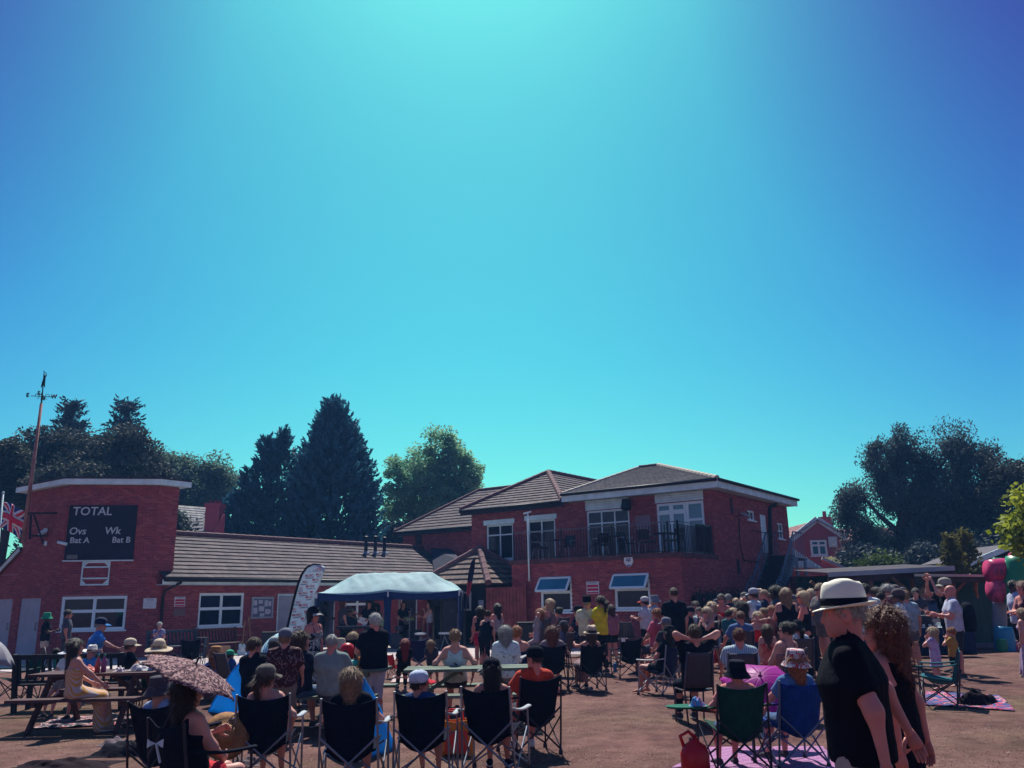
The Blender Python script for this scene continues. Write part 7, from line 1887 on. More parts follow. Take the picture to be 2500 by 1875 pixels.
vessel('blue drink can in the pocket by the empty black chair', onz(1503, 1664) + Vector((0, 0, .18)), [(0, 0), (.035, 0), (.037, .16), (.03, .18), (0, .18)], plain((.02, .12, .3)), 'drink_can', 'can')
vessel('turquoise cool bottle standing below the clubhouse window', onz(1309, 1592), [(0, 0), (.09, 0), (.12, .2), (.10, .4), (.05, .46), (0, .46)], plain((.01, .35, .50), .3), 'cool_bottle', 'bottle')
sh_ = thing('sun_hat', 'wide tan straw hat hung on the side of the left black chair', 'hat', at(552, 1795, 8.35))
mb = MB(); mb.lathe([(.0, .10), (.05, .095), (.085, .06), (.095, .0), (.15, -.01), (.215, -.035), (.21, -.042), (.095, -.01)], 28); o = mb.build('woven_brim', mat('tan_straw', (.34, .17, .075), .85, .2, 30, bump=.5, bscale=120), sh_, True); o.rotation_euler = (1.25, -.25, .5)
mb = MB(); mb.tube([(0, 0, .1), (.02, .1, .16), (.08, .14, .18)], .006, 5); mb.build('cord', DKSTEEL, sh_)
# bin by the gate
bn = thing('wheelie_bin', 'black plastic bin against the clubhouse wall by the gate', 'bin', at(1283, 1540, 28.5) * 1.0); bn.location.z = 0
mb = MB(); mb.box((0, 0, .45), (.42, .46, .86), None, 0, 1.18); mb.build('tub', BLK, bn)
mb = MB(); mb.box((0, -.02, .92), (.54, .60, .07)); mb.bar((-.2, .28, .95), (.2, .28, .95), .03); mb.build('lid', BLK, bn)
for s in (-1, 1): mb = MB(); mb.tube([(s * .18, .2, .09), (s * .24, .2, .09)], .09, 12); mb.build('wheel', BLK, bn)
# pushchair
pc = thing('pushchair', 'black pushchair with raised hood beyond the sage green shirt', 'pushchair', gp(853, 15.5), .4)
mb = MB(); mb.grid(lambda u, v: (.24 * math.cos(math.pi * u), -.1 + .30 * math.sin(math.pi * u) * math.sin(.5 * math.pi * v) - .05, .70 + .32 * math.cos(.5 * math.pi * v) * (.6 + .4 * math.sin(math.pi * u))), 14, 8, 0, .01); mb.build('hood', cloth((.012, .014, .022)), pc, True)
mb = MB(); mb.grid(lambda u, v: ((u - .5) * .42, -.15 + .5 * v, .42 + .28 * (1 - v) ** 2 - .03 * math.sin(math.pi * u)), 6, 8, 0, .03); mb.build('seat', cloth((.012, .014, .022)), pc, True)
for s in (-1, 1):
    mb = MB(); mb.tube([(s * .25, .38, .12), (s * .25, -.05, .6), (s * .24, -.42, 1.02)], .014, 6); mb.build('frame_tube', STEELG, pc)
    for y, r in ((.38, .10), (-.32, .14)):
        mb = MB(); mb.tube([(s * .26, y, r), (s * .30, y, r)], r, 14); mb.build('wheel', BLK, pc)
mb = MB(); mb.tube([(-.24, -.42, 1.02), (0, -.46, 1.04), (.24, -.42, 1.02)], .018, 6); mb.build('handle', BLK, pc)
# ------------------------------------------------------------------ the band's gear
def guitar(label, loc, rot, body, size=1.0):
    t = thing('electric_guitar', label, 'guitar', loc); t.rotation_euler = rot; t.scale = (size,) * 3
    prof = [(0, -.02), (.10, 0), (.16, .06), (.165, .13), (.12, .20), (.105, .24), (.13, .30), (.12, .36), (.06, .40), (.03, .37)]
    mb = MB(); pts = [(x, z) for x, z in prof] + [(-x, z) for x, z in reversed(prof[1:])]; n = len(pts)
    mb.add([(x, y, z) for y in (-.022, .022) for x, z in pts], [tuple(range(n)), tuple(range(2 * n - 1, n - 1, -1))] + [(i, (i + 1) % n, (i + 1) % n + n, i + n) for i in range(n)]); mb.build('body', plain(body, .25), t)
    mb = MB(); mb.box((0, -.018, .66), (.05, .022, .62)); mb.build('neck', plain((.16, .08, .05)), t)
    mb = MB(); mb.box((.01, -.012, 1.04), (.08, .018, .16), None, 0, .7); mb.build('headstock', plain((.2, .11, .06)), t)
    mb = MB(); mb.box((0, -.03, .20), (.10, .012, .14)); mb.build('scratchplate', plain((.5, .52, .55)), t)
    return t
guitar('pale blue electric guitar leaning on the pavilion wall', gp(596, 29.6), (-.12, .12, .9), (.30, .45, .55))
guitar('dark acoustic guitar leaning under the noticeboard', gp(622, 30.4), (-.12, -.12, .9), (.05, .03, .03), 1.15)
guitar('white electric guitar on a stand in front of the singer', gp(1028, 30.6), (-.15, .1, .2), (.55, .58, .6), .95)
def speaker_cab(label, px, D, w, d, h, z=0.0):
    p = gp(px, D); p.z = z; t = thing('loudspeaker', label, 'loudspeaker', p, .2); mb = MB(); mb.box((0, 0, h / 2), (w, d, h)); mb.build('cabinet', BLK, t)
    mb = MB(); mb.box((0, -d / 2 - .008, h / 2), (w * .88, .012, h * .9)); mb.build('grille', mat('grille', (.02, .02, .035), .6, .3, 60, bump=.6), t)
    for zz, r in ((h * .35, w * .3), (h * .75, w * .16)):
        mb = MB(); mb.lathe([(0, .01), (r * .5, .015), (r, .0)], 16); o = mb.build('cone', plain((.03, .03, .04)), t); o.rotation_euler = (math.pi / 2, 0, 0); o.location = (0, -d / 2 - .01, zz)
    return t
speaker_cab('tall black loudspeaker stack at the right of the stage', 1100, 31.5, .7, .6, 1.75)
speaker_cab('black loudspeaker cabinet behind the singer', 1078, 32.6, .6, .6, 1.5)
speaker_cab('black bass cabinet on the stage floor by the middle leg', 1012, 32.0, .62, .45, .66)
speaker_cab('low monitor wedge at the front of the stage', 1062, 30.6, .6, .4, .4)
speaker_cab('grey guitar amplifier by the pavilion door', 668, 31.0, .7, .4, .72)
dk = thing('drum_kit', 'drum kit with brass cymbals on the stage', 'drum kit', gp(968, 32.2))
for nm, c, r, h, hor in (('bass_drum', (0, 0, .30), .28, .4, True), ('floor_tom', (.45, .2, .35), .2, .38, False), ('snare', (-.4, .1, .52), .18, .14, False), ('rack_tom', (.12, .1, .72), .16, .2, False)):
    mb = MB(); a = Vector(c); d = Vector((0, h / 2, 0)) if hor else Vector((0, 0, h / 2)); mb.tube([a - d, a + d], r, 18); mb.build(nm, plain((.06, .07, .11), .3), dk)
for x, y, z in ((-.45, 0, 1.0), (.5, .1, 1.08), (-.62, .2, .85)):
    mb = MB(); mb.lathe([(0, .03), (.05, .025), (.22, 0), (.22, -.004), (0, .01)], 18); o = mb.build('cymbal', plain((.55, .5, .30), .25, .8), dk, True); o.location = (x, y, z); o.rotation_euler = (.35, .2, 0)
    mb = MB(); mb.tube([(x, y, 0), (x, y, z)], .012, 6); mb.build('cymbal_stand', STEELG, dk)
kb = thing('keyboard_table', 'black keyboard on a folding stand at the left of the stage', 'keyboard', gp(868, 31.6), .1)
mb = MB(); mb.box((0, 0, .80), (1.3, .34, .09)); mb.build('keyboard', BLK, kb)
for i in range(18): mb = MB(); mb.box((-.56 + i * .066, -.06, .85), (.058, .16, .015)); mb.build('key', plain((.6, .62, .64)), kb)
for s in (-1, 1): mb = MB(); mb.bar((s * .45, -.05, 0), (-s * .45, .05, .76), .035); mb.build('stand_leg', BLK, kb)
for i, (px, D, lab) in enumerate(((934, 30.8, 'microphone stand in front of the guitarist'), (1000, 30.9, 'microphone stand in front of the bass player'), (1045, 30.9, 'microphone stand held before the singer'), (1117, 31.0, 'microphone stand by the loudspeaker stack'))):
    t = thing('microphone_stand', lab, 'microphone stand', gp(px, D), group='microphone stands')
    for k in range(3): mb = MB(); a = k * 2.094; mb.bar((0, 0, .1), (.28 * math.cos(a), .28 * math.sin(a), .01), .018); mb.build('leg', STEELG, t)
    mb = MB(); mb.tube([(0, 0, .05), (0, 0, 1.2), (.05, .18, 1.45)], .011, 6); mb.build('pole', STEELG, t)
    mb = MB(); mb.tube([(.05, .18, 1.45), (.07, .24, 1.52)], [.016, .026], 8); mb.build('microphone', BLK, t)
for i, (px, D, lab) in enumerate(((1027, 30.2, 'small stage stool left of the singer, pale top'), (1085, 30.3, 'small stage stool right of the singer, pale top'), (1113, 29.6, 'round drum stool at the stage edge'))):
    t = thing('stage_stool', lab, 'stool', gp(px, D), group='stage stools')
    mb = MB(); mb.lathe([(0, .56), (.2, .56), (.2, .62), (0, .63)], 16); mb.build('seat', plain((.5, .56, .6)), t)
    for k in range(3): mb = MB(); a = k * 2.094; mb.bar((0, 0, .5), (.24 * math.cos(a), .24 * math.sin(a), 0), .02); mb.build('leg', STEELG, t)
# ------------------------------------------------------------------ barbecue and serving table at right
tb = thing('serving_table', 'long serving table under a navy cloth by the barbecue', 'table', gp(2270, 23.6), -.05)
mb = MB(); mb.box((0, 0, .74), (1.75, .75, .03)); mb.build('table_top', WHITE, tb)
mb = MB(); mb.grid(lambda u, v: (-.89 + 1.78 * u, -.39 + .02 * math.sin(u * 40) * v, .75 - .70 * v), 50, 4, 0, .008); mb.grid(lambda u, v: (-.89, -.39 + .78 * u, .75 - .70 * v), 8, 3, 0, .008); mb.build('navy_cloth', cloth((.010, .018, .07)), tb, True)
for i, (x, w, h, c, lab) in enumerate(((-.35, .62, .16, (.02, .02, .03), 'stacked black food crates on the serving table'), (.30, .42, .10, (.40, .44, .5), 'clear lidded food tray on the serving table'), (.72, .2, .26, (.42, .22, .2), 'jar of cutlery on the end of the serving table'))):
    t = thing(('food_crate', 'food_tray', 'cutlery_jar')[i], lab, ('crate', 'tray', 'jar')[i], tb.location + Vector((x, 0, .757)))
    for k in range(3 if i == 0 else 1):
        mb = MB(); mb.box((0, 0, h * (k + .5) * (.55 if i == 0 else 1)), (w - .03 * k, .4 if i < 2 else .18, h * .5 if i == 0 else h), None, 0, .94); mb.build('box', plain(c, .4), t)
    mb = MB(); mb.box((0, 0, h * (1.9 if i == 0 else 1.03)), (w * .9, .36 if i < 2 else .16, .015)); mb.build('lid', plain((.3, .32, .36), .3), t)
for i in range(9):
    t = vessel(['leftmost', 'second', 'third', 'fourth', 'fifth', 'sixth', 'seventh', 'eighth', 'rightmost'][i] + ' white cup along the front edge of the serving table', tb.location + Vector((-.72 + i * .17, -.30, .757)), [(0, 0), (.03, 0), (.04, .08), (.035, .08), (.025, .01), (0, .01)], plain((.66, .68, .7)), 'paper_cup', 'cup'); t['group'] = 'cups on the serving table'
bq = thing('barbecue', 'stainless steel barbecue with glass hood behind the serving table', 'barbecue', gp(2250, 25.6), -.05)
mb = MB(); mb.box((0, 0, .86), (1.3, .6, .12)); mb.build('griddle', plain((.30, .32, .36), .3, .7), bq)
mb = MB(); mb.grid(lambda u, v: (-.62 + 1.24 * u, .28 - .5 * math.sin(1.4 * v), 1.0 + .42 * math.cos(1.4 * v)), 6, 10, 0, .02); mb.build('hood', plain((.10, .11, .14), .25, .6), bq, True)
mb = MB(); mb.tube([(-.5, -.3, 1.05), (.5, -.3, 1.05)], .02, 8); mb.build('handle', plain((.5, .52, .55), .3, .8), bq)
mb = MB(); mb.box((0, 0, .4), (1.2, .55, .78)); mb.build('cabinet', mat('maroon_panel', (.10, .035, .045), .7), bq)
# ------------------------------------------------------------------ the crowd
BLACK, NAVYC, WHITEC, GREYC = (.010, .010, .022), (.014, .022, .07), (.58, .68, .72), (.10, .10, .13)
PINKC, REDC, KHAKI, DENIM, SKYB = (.55, .20, .22), (.50, .02, .04), (.24, .18, .15), (.05, .10, .22), (.06, .24, .55)
STRAW = mat('straw_weave', (.60, .47, .34), .85, .15, 40, bump=.4, bscale=140); CREAM = mat('cream_felt', (.86, .82, .66), .75, .05, 8); BANDB = cloth((.008, .008, .016))
YST = pattern('yellow_stripe', 'stripe', [(.55, .28, .08), (.52, .40, .38)], 7.5, rot=(0, .55, 0)); BWL = pattern('black_white_leaf', 'floral', [(.012, .012, .03), (.5, .56, .58), (.012, .012, .03), (.3, .34, .36)], 9)
MAROONP = pattern('maroon_print', 'floral', [(.045, .012, .02), (.05, .014, .022), (.30, .20, .20), (.04, .01, .02)], 16); STRIPES = pattern('blue_stripe', 'stripe', [(.46, .56, .62), (.24, .34, .44)], 11, rot=(0, 0, 0))
FLORALB = pattern('blue_floral', 'floral', [(.08, .10, .28), (.36, .36, .50), (.08, .10, .28), (.40, .22, .36)], 16); BLOUSE = pattern('white_blouse_print', 'floral', [(.58, .68, .70), (.58, .68, .70), (.50, .60, .62), (.20, .22, .26)], 18)
CORAL = pattern('coral_dress', 'floral', [(.55, .14, .12), (.50, .10, .10), (.42, .02, .03), (.5, .2, .16)], 6); LILAC = pattern('lilac_floral', 'floral', [(.42, .34, .50), (.42, .34, .50), (.22, .16, .42), (.48, .24, .38)], 14)
HATP = pattern('patterned_hat', 'floral', [(.55, .53, .56), (.50, .04, .05), (.50, .50, .54), (.12, .05, .10)], 8)
def cap(c, b=None): return ('cap', c, b or c)
# --- left side
person(117, 1495, 25.5, 'person in green bucket hat, black tee and beige shorts standing by the grey doors', face=-75, top=('tee', BLACK), bot=('shorts', (.40, .33, .30)), hair=('short', 'black'), hat=('bucket', (.02, .32, .18), (.02, .32, .18)), arms='down,hold', skin='d')
person(168, 1490, 25.0, 'person in plain grey tee standing at the tower window', face=-70, top=('tee', (.05, .055, .09)), bot=('long_shorts', (.03, .03, .05)), hair=('short', 'black'), skin='t')
person(139, 1584, 16.8, 'small seated person in teal top beyond the dark garden bench', 'chair', -60, ('tee', (.02, .30, .25)), ('shorts', BLACK), ('short', 'black'), arms='lap,lap', skin='d', child=True)
person(250, 1507, 16.0, 'person in blue polo shirt and navy cap stooping beside the left table', face=-65, top=('polo', (.05, .22, .60)), bot=('trousers', (.04, .05, .10)), hair=('crop', 'grey'), hat=cap((.012, .02, .06), (.03, .20, .5)), arms='fore,reach', lean=-14, wide=1.12)
person(186, 1562, 12.15, 'person in yellow and white striped strapless dress sitting on the picnic bench', 'bench', -50, ('strap', YST), ('maxi', YST), ('long', 'dark'), hat=('bucket', (.24, .17, .10), (.2, .14, .08)) if 0 else None, arms='lap,lean', girl=True, shoes=(.3, .2, .15))
person(226, 1570, 14.1, 'person in white cowboy hat sitting at the far side of left table', 'bench', 170, ('tee', SKYB), ('shorts', KHAKI), ('short', 'grey'), ('cowboy', (.62, .60, .58), (.12, .06, .05)), 'lean,lean')
person(172, 1572, 14.3, 'person in white brimmed hat half hidden behind the striped dress', 'bench', 165, ('tee', WHITEC), ('shorts', KHAKI), ('short', 'grey'), ('sunhat', (.6, .62, .68), (.4, .4, .5)), 'lap,lap')
person(321, 1556, 14.3, 'person in beige cap and black tee sitting at left table', 'bench', -70, ('tee', BLACK), ('shorts', (.1, .09, .1)), ('short', 'brown'), cap((.55, .46, .34)), 'lean,lean', 't')
i_ = person(390, 1560, 13.6, 'person in wide straw hat with bare shoulders sitting in green chair', 'camp', 10, ('strap', (.40, .22, .24)), ('skirt', (.3, .2, .24)), ('bob', 'blond'), ('sunhat', STRAW, BANDB), 'rest,rest', girl=True); sit(i_, 'green', 'green camp chair under the wide straw hat')
person(390, 1520, 27.2, 'person in blue floral dress sitting on the wall bench', 'bench', 205, ('dresstee', FLORALB), ('midi', FLORALB), ('short', 'grey'), None, 'lap,face', girl=True, shoes=BLACK)
person(528, 1577, 16.0, 'person in orange straw hat holding up a buff book', 'floor', 15, ('tee', (.20, .22, .45)), ('shorts', KHAKI), ('bob', 'ginger'), ('bucket', (.36, .17, .07), (.36, .17, .07)), 'phone,phone', girl=True)
bk_ = thing('paperback_book', 'open buff book held up below the orange hat', 'book', at(547, 1588, 16.3)); mb = MB(); mb.box((-.05, 0, 0), (.11, .02, .16), Matrix.Rotation(.2, 3, 'Z')); mb.build('left_page', plain((.5, .38, .25)), bk_); mb = MB(); mb.box((.06, 0, 0), (.11, .02, .16), Matrix.Rotation(-.2, 3, 'Z')); mb.build('right_page', plain((.5, .38, .25)), bk_)
person(563, 1583, 15.4, 'person in green cap sitting next to the one with the book', 'chair', -40, ('tee', (.03, .10, .30)), ('shorts', BLACK), ('short', 'brown'), cap((.05, .38, .20)), 'lap,lap', child=True)
# --- lower left under the umbrella
i_ = person(462, 1664, 6.8, 'person in black halter vest sitting under the speckled umbrella', 'camp', -38, ('vest', BLACK), ('shorts', REDC), ('curly', 'dark'), None, 'hold,lap', girl=True, lean=8, hyaw=-20); sit(i_, 'dark', 'dark chair under the speckled umbrella')
mb = MB(); b_ = i_['R'] @ Vector((0, -.26, 0)) + i_['o'].location + Vector((0, 0, .70)); bow = thing('ribbon_bow', 'white ribbon bow tied on the halter vest back', 'ribbon', b_)
mb.grid(lambda u, v: ((u - .5) * .12, -.12 - .01 * math.sin(u * 9), (v - .5) * .06 * abs(2 * u - 1)), 8, 3, 0, .006); mb.build('loop', cloth(WHITEC), bow); mb = MB(); mb.bar((.01, -.13, 0), (.05, -.13, -.13), .03, .006); mb.build('tail', cloth(WHITEC), bow)
i_ = person(392, 1648, 8.0, 'person in dark hat and pale blue shirt sitting left of the umbrella', 'camp', -20, ('shirt', (.30, .38, .58)), ('shorts', GREYC), ('short', 'grey'), ('bucket', (.06, .05, .07), (.06, .05, .07)), 'rest,rest'); sit(i_, 'dark', 'dark chair under the pale blue shirt')
# --- first row of camp chairs
i_ = person(652, 1620, 8.5, 'person in olive cap and pink top sitting in the front row', 'camp', 5, ('vest', (.40, .17, .26)), ('shorts', DENIM), ('pony', 'brown'), cap((.10, .09, .085)), 'rest,back', girl=True, hyaw=-35, wide=1.05); sit(i_, 'black', 'black camp chair under the olive cap, leftmost of front row')
i_ = person(858, 1636, 8.0, 'person in plain black top in front row, between olive cap and blue-white cap', 'camp', 2, ('tee', BLACK), ('shorts', BLACK), ('bob', 'sandy'), None, 'rest,rest', girl=True); sit(i_, 'black', 'black camp chair, second of the front row, under the black top')
i_ = person(1025, 1634, 8.5, 'person in white and blue cap with red peak, front row', 'camp', -8, ('tee', (.02, .05, .16)), ('shorts', REDC), ('short', 'dark'), cap((.50, .56, .70), (.55, .015, .04)), 'rest,rest', child=True, hyaw=-55, shoes=(.2, .2, .22)); sit(i_, 'black', 'black camp chair under the white and blue cap', 6)
i_ = person(1198, 1605, 8.8, 'person in black cap and vest, front row, left of the orange tee', 'camp', -6, ('vest', BLACK), ('shorts', BLACK), ('long', 'black'), cap(BLACK, (.16, .16, .18)), 'rest,lap', girl=True, hyaw=40, skin='t', shoes=BLACK, wide=1.05); sit(i_, 'black', 'black camp chair directly left of the orange tee', -8)
i_ = person(1304, 1576, 9.9, 'person in orange tee and black cap sitting in the front row', 'camp', 14, ('tee', (.52, .055, .03)), ('long_shorts', (.03, .03, .06)), ('crop', 'dark'), cap(BLACK, (.4, .4, .42)), 'rest,rest', 'r', hyaw=30, shoes=WHITEC, wide=1.05); sit(i_, 'dark', 'black camp chair under the orange tee', 8)
i_ = person(1797, 1610, 8.7, 'person in salmon tee and black bucket hat sitting in green chair', 'camp', 6, ('tee', (.62, .22, .20)), ('long_shorts', DENIM), ('crop', 'grey'), ('bucket', BLACK, BLACK), 'rest,rest', 'r', wide=1.05); sit(i_, 'green', 'green camp chair with cup tray in the right foreground')
i_ = person(1939, 1584, 8.9, 'person in patterned white and red bucket hat sitting in blue chair', 'camp', 12, ('tee', (.07, .16, .34)), ('capri', DENIM), ('bob', 'ginger'), ('bucket', HATP, HATP), 'lean,rest', girl=True, hyaw=15, wide=1.06); sit(i_, 'blue', 'bright blue camp chair in the right foreground')
tr = thing('cup_tray', 'green cup tray swung out from the green camp chair', 'tray', at(1680, 1728, 8.85)); mb = MB(); mb.lathe([(0, .0), (.17, .0), (.19, .02), (.17, .012), (0, .012)], 22, (0, 0, 0), 0, 1.2, .75); mb.build('tray_top', cloth((.01, .12, .08)), tr, True); mb = MB(); mb.bar((.1, 0, -.02), (.34, .1, -.06), .03); mb.build('tray_arm', DKSTEEL, tr)
bg = heap('blue and pink snack bag on the swung out tray', 1700, 1730, .16, .12, .09, pattern('snack', 'floral', [(.1, .3, .6), (.5, .2, .4), (.1, .3, .6), (.5, .5, .6)], 12), 31, 'snack_bag', 'packet'); bg.location = tr.location + Vector((.09, 0, .014))
# --- the couple walking past
person(2047, 1411, 4.75, 'person in cream trilby and black tee walking past in the right foreground', face=70, lean=-2, top=('tee', (.006, .006, .013)), bot=('shorts', (.42, .36, .34)), hair=('crop', 'grey'), hat=('fedora', CREAM, BANDB), arms='trail,trailback', skin='r', res=.012, hyaw=4, wide=1.26, extra='walk', shoes=(.1, .08, .08))
person(2146, 1502, 5.4, 'person in black halter dress walking beside the cream trilby', face=48, lean=-2, girl=True, top=('vest', (.006, .006, .013)), bot=('maxi', (.006, .006, .013)), hair=('redcurl', 'auburn'), arms='trail,trail', skin='r', res=.013, hyaw=20, wide=1.12)
# --- group at the second picnic table
person(623, 1559, 11.6, 'person in black tee on picnic bench next to the blue tent', 'bench', -12, ('tee', BLACK), ('trousers', (.03, .03, .05)), ('short', 'brown'), None, 'lean,lap', hyaw=-30)
person(698, 1531, 11.2, 'person in grey cap and maroon printed shirt standing, back turned', face=4, top=('loose', MAROONP), bot=('long_shorts', (.16, .13, .11)), hair=('short', 'sandy'), hat=cap((.13, .15, .20)), arms='fore,fore', wide=1.22, child=True)
person(734, 1549, 11.9, 'person in navy tee sitting right of the maroon printed shirt', 'bench', -25, ('tee', (.012, .018, .05)), ('long_shorts', DENIM), ('curly', 'brown'), None, 'lean,rest', hyaw=-25)
person(673, 1552, 14.0, 'person in pale cap with bare shoulders beyond the maroon shirt', 'chair', -30, ('strap', (.3, .3, .34)), ('shorts', DENIM), ('bob', 'brown'), cap((.34, .40, .40)), 'lap,lap', girl=True)
person(811, 1551, 11.7, 'person in sage green shirt sitting on the picnic bench, back turned', 'bench', -4, ('shirt', (.21, .27, .27)), ('trousers', (.05, .06, .10)), ('crop', 'grey'), None, 'lean,lean', 'r', wide=1.12, shoes=(.2, .2, .2))
person(830, 1556, 13.8, 'person in cream bucket hat across the table from the green shirt', 'bench', 165, ('tee', (.10, .05, .05)), ('shorts', KHAKI), ('short', 'brown'), ('bucket', (.55, .46, .34), (.5, .42, .3)), 'lean,lean')
person(767, 1480, 15.2, 'person in black cap, sunglasses and black and white leaf print dress', face=-120, girl=True, top=('strap', BWL), bot=('midi', BWL), hair=('bob', 'dark'), hat=cap(BLACK, (.35, .36, .38)), arms='down,down', skin='r', shades=True)
person(915, 1500, 12.6, 'person in black top and white trousers standing, back turned', face=38, girl=True, top=('loose', BLACK), bot=('trousers', (.50, .50, .60)), hair=('short', 'white'), arms='hold,hold', skin='r', wide=1.25)
person(896, 1540, 14.0, 'person in dark backward cap and sunglasses facing left at the table', 'bench', 110, ('tee', BLACK), ('shorts', BLACK), ('short', 'brown'), ('backcap', (.30, .26, .22), (.2, .2, .2)), 'lean,lean', shades=True)
person(862, 1545, 16.0, 'person in denim jacket sitting beyond the pushchair', 'chair', 20, ('long', (.05, .11, .20)), ('trousers', DENIM), ('bob', 'blond'), None, 'lap,lap', girl=True)
# --- centre
person(1111, 1539, 12.9, 'person in white sleeveless top with bag strap leaning back on table', 'bench', 2, ('vest', (.50, .62, .60)), ('shorts', (.035, .02, .035)), ('bun', 'sandy'), None, 'back,back', girl=True, lean=8)
strap_ = thing('bag_strap', 'brown bag strap across the back of the white top', 'strap', (0, 0, 0)); q_ = PERSONS[-1]; R_ = q_['R']; o0 = q_['o'].location; s_ = q_['s']
mb = MB(); mb.tube([o0 + R_ @ Vector((x * s_, y * s_, q_['hz'] + z * s_)) for x, y, z in ((-.10, -.09, .52), (-.06, -.165, .42), (.03, -.168, .26), (.12, -.13, .10), (.15, -.06, .05))], .022, 6, squash=.3); mb.build('leather_band', plain((.15, .06, .05)), strap_)
person(989, 1562, 17.0, 'person in black top sitting low, left of the navy chair', 'camp', 15, ('tee', BLACK), ('trousers', BLACK), ('long', 'red'), None, 'lap,lap', girl=True, child=True)
person(1052, 1564, 18.2, 'person in dark top sitting low, right of the navy chair', 'camp', -5, ('tee', (.03, .04, .07)), ('shorts', BLACK), ('bob', 'sandy'), None, 'lap,lap', child=True)
person(1234, 1530, 13.8, 'person in white printed blouse sitting at centre, back turned', 'bench', 0, ('long', BLOUSE), ('trousers', (.2, .2, .24)), ('bob', 'grey'), None, 'lap,lap', girl=True, wide=1.12)
i_ = person(1261, 1531, 15.2, 'person in strap top sunk in the navy camp chair at centre', 'camp', -4, ('strap', (.36, .16, .18)), ('shorts', BLACK), ('bun', 'ginger'), None, 'rest,rest', girl=True); sit(i_, 'navy', 'navy camp chair right of the white printed blouse')
i_ = person(1348, 1535, 16.6, 'person sunk in the tall black camp chair, little but head showing', 'camp', 0, ('tee', (.2, .16, .2)), ('shorts', (.3, .25, .24)), ('curly', 'auburn'), None, 'rest,rest'); sit(i_, 'dark', 'tall black camp chair behind the orange tee')
i_ = person(1443, 1525, 16.4, 'person in tan straw trilby reaching out over the armrest', 'camp', 18, ('vest', BLACK), ('midi', (.25, .17, .19)), ('bob', 'brown'), ('straw', STRAW, BANDB), 'reach,rest', girl=True); sit(i_, 'dark', 'black camp chair under the tan straw trilby')
i_ = person(1632, 1526, 15.6, 'person in black cap lounging in a silver framed chair', 'camp', 48, ('tee', BLACK), ('shorts', BLACK), ('long', 'black'), cap(BLACK, BLACK), 'rest,lap', girl=True, skin='t', shoes=None); sit(i_, 'navy', 'silver framed navy lounger facing left, right of centre')
person(1432, 1453, 20.5, 'person in cream shirt and black trilby standing by the clubhouse', face=-6, top=('shirt', (.66, .64, .40)), bot=('trousers', (.03, .03, .05)), hair=('crop', 'grey'), hat=('straw', BANDB, BANDB), arms='hold,down', wide=1.10)
person(1464, 1456, 20.3, 'person in bright yellow tee standing beside the cream shirt', face=48, girl=True, top=('tee', (.70, .60, .02)), bot=('trousers', BLACK), hair=('pony', 'dark'), arms='hold,hold')
person(1341, 1464, 22.5, 'person in teal skirt standing in front of the clubhouse window', face=62, girl=True, top=('crop', (.16, .10, .13)), bot=('skirt', (.05, .25, .28)), hair=('long', 'blond'), arms='hold,down')
person(1317, 1488, 22.2, 'person perched with both hands on head, left of teal skirt', 'stool', 65, ('tee', (.34, .32, .38)), ('shorts', (.4, .3, .3)), ('bob', 'ginger'), None, 'head,head', girl=True, child=True, seat=.66)
person(1330, 1483, 22.9, 'person in pale tee perched just behind the one with hands on head', 'stool', 60, ('tee', (.5, .42, .42)), ('shorts', KHAKI), ('short', 'sandy'), None, 'lap,lap', child=True, seat=.66)
person(1363, 1484, 23.2, 'person in pink strap top perched behind the teal skirt', 'stool', 40, ('strap', (.45, .2, .22)), ('shorts', GREYC), ('bun', 'dark'), None, 'lap,lap', girl=True, child=True, seat=.66)
person(1375, 1514, 19.6, 'person in grey cap and grey tee sitting sideways below the window', 'chair', 60, ('tee', (.14, .15, .24)), ('shorts', BLACK), ('long', 'brown'), cap((.05, .05, .07)), 'lap,lap', girl=True, child=True)
person(1410, 1478, 23.6, 'person in dark tie dye tee sitting back by the clubhouse wall', 'stool', 70, ('tee', pattern('tie_dye', 'floral', [(.012, .015, .04), (.02, .03, .07), (.08, .14, .24), (.02, .03, .06)], 9)), ('trousers', (.08, .08, .12)), ('short', 'dark'), cap(BLACK), 'lap,lap', seat=.62)
person(1491, 1478, 22.8, 'person in dull pink tee half hidden behind the yellow tee', face=20, top=('tee', (.32, .13, .18)), bot=('shorts', BLACK), hair=('bob', 'brown'), child=True, girl=True)
person(1172, 1481, 22.2, 'person in red shorts and short black top standing by the kiosk', face=18, girl=True, top=('crop', BLACK), bot=('shorts', (.42, .02, .07)), hair=('long', 'dark'), arms='down,hold', child=True, skin='t')
person(1213, 1475, 22.6, 'person in pale strap top and black trousers standing by the gate', face=40, girl=True, top=('strap', (.3, .28, .32)), bot=('trousers', BLACK), hair=('long', 'black'), arms='hold,hold', child=True)
person(1180, 1494, 21.2, 'person all in black bending forward in front of the gate', face=-20, girl=True, top=('vest', BLACK), bot=('leggings', BLACK), hair=('bun', 'brown'), arms='fore,fore', lean=-28, child=True, dx=.12)
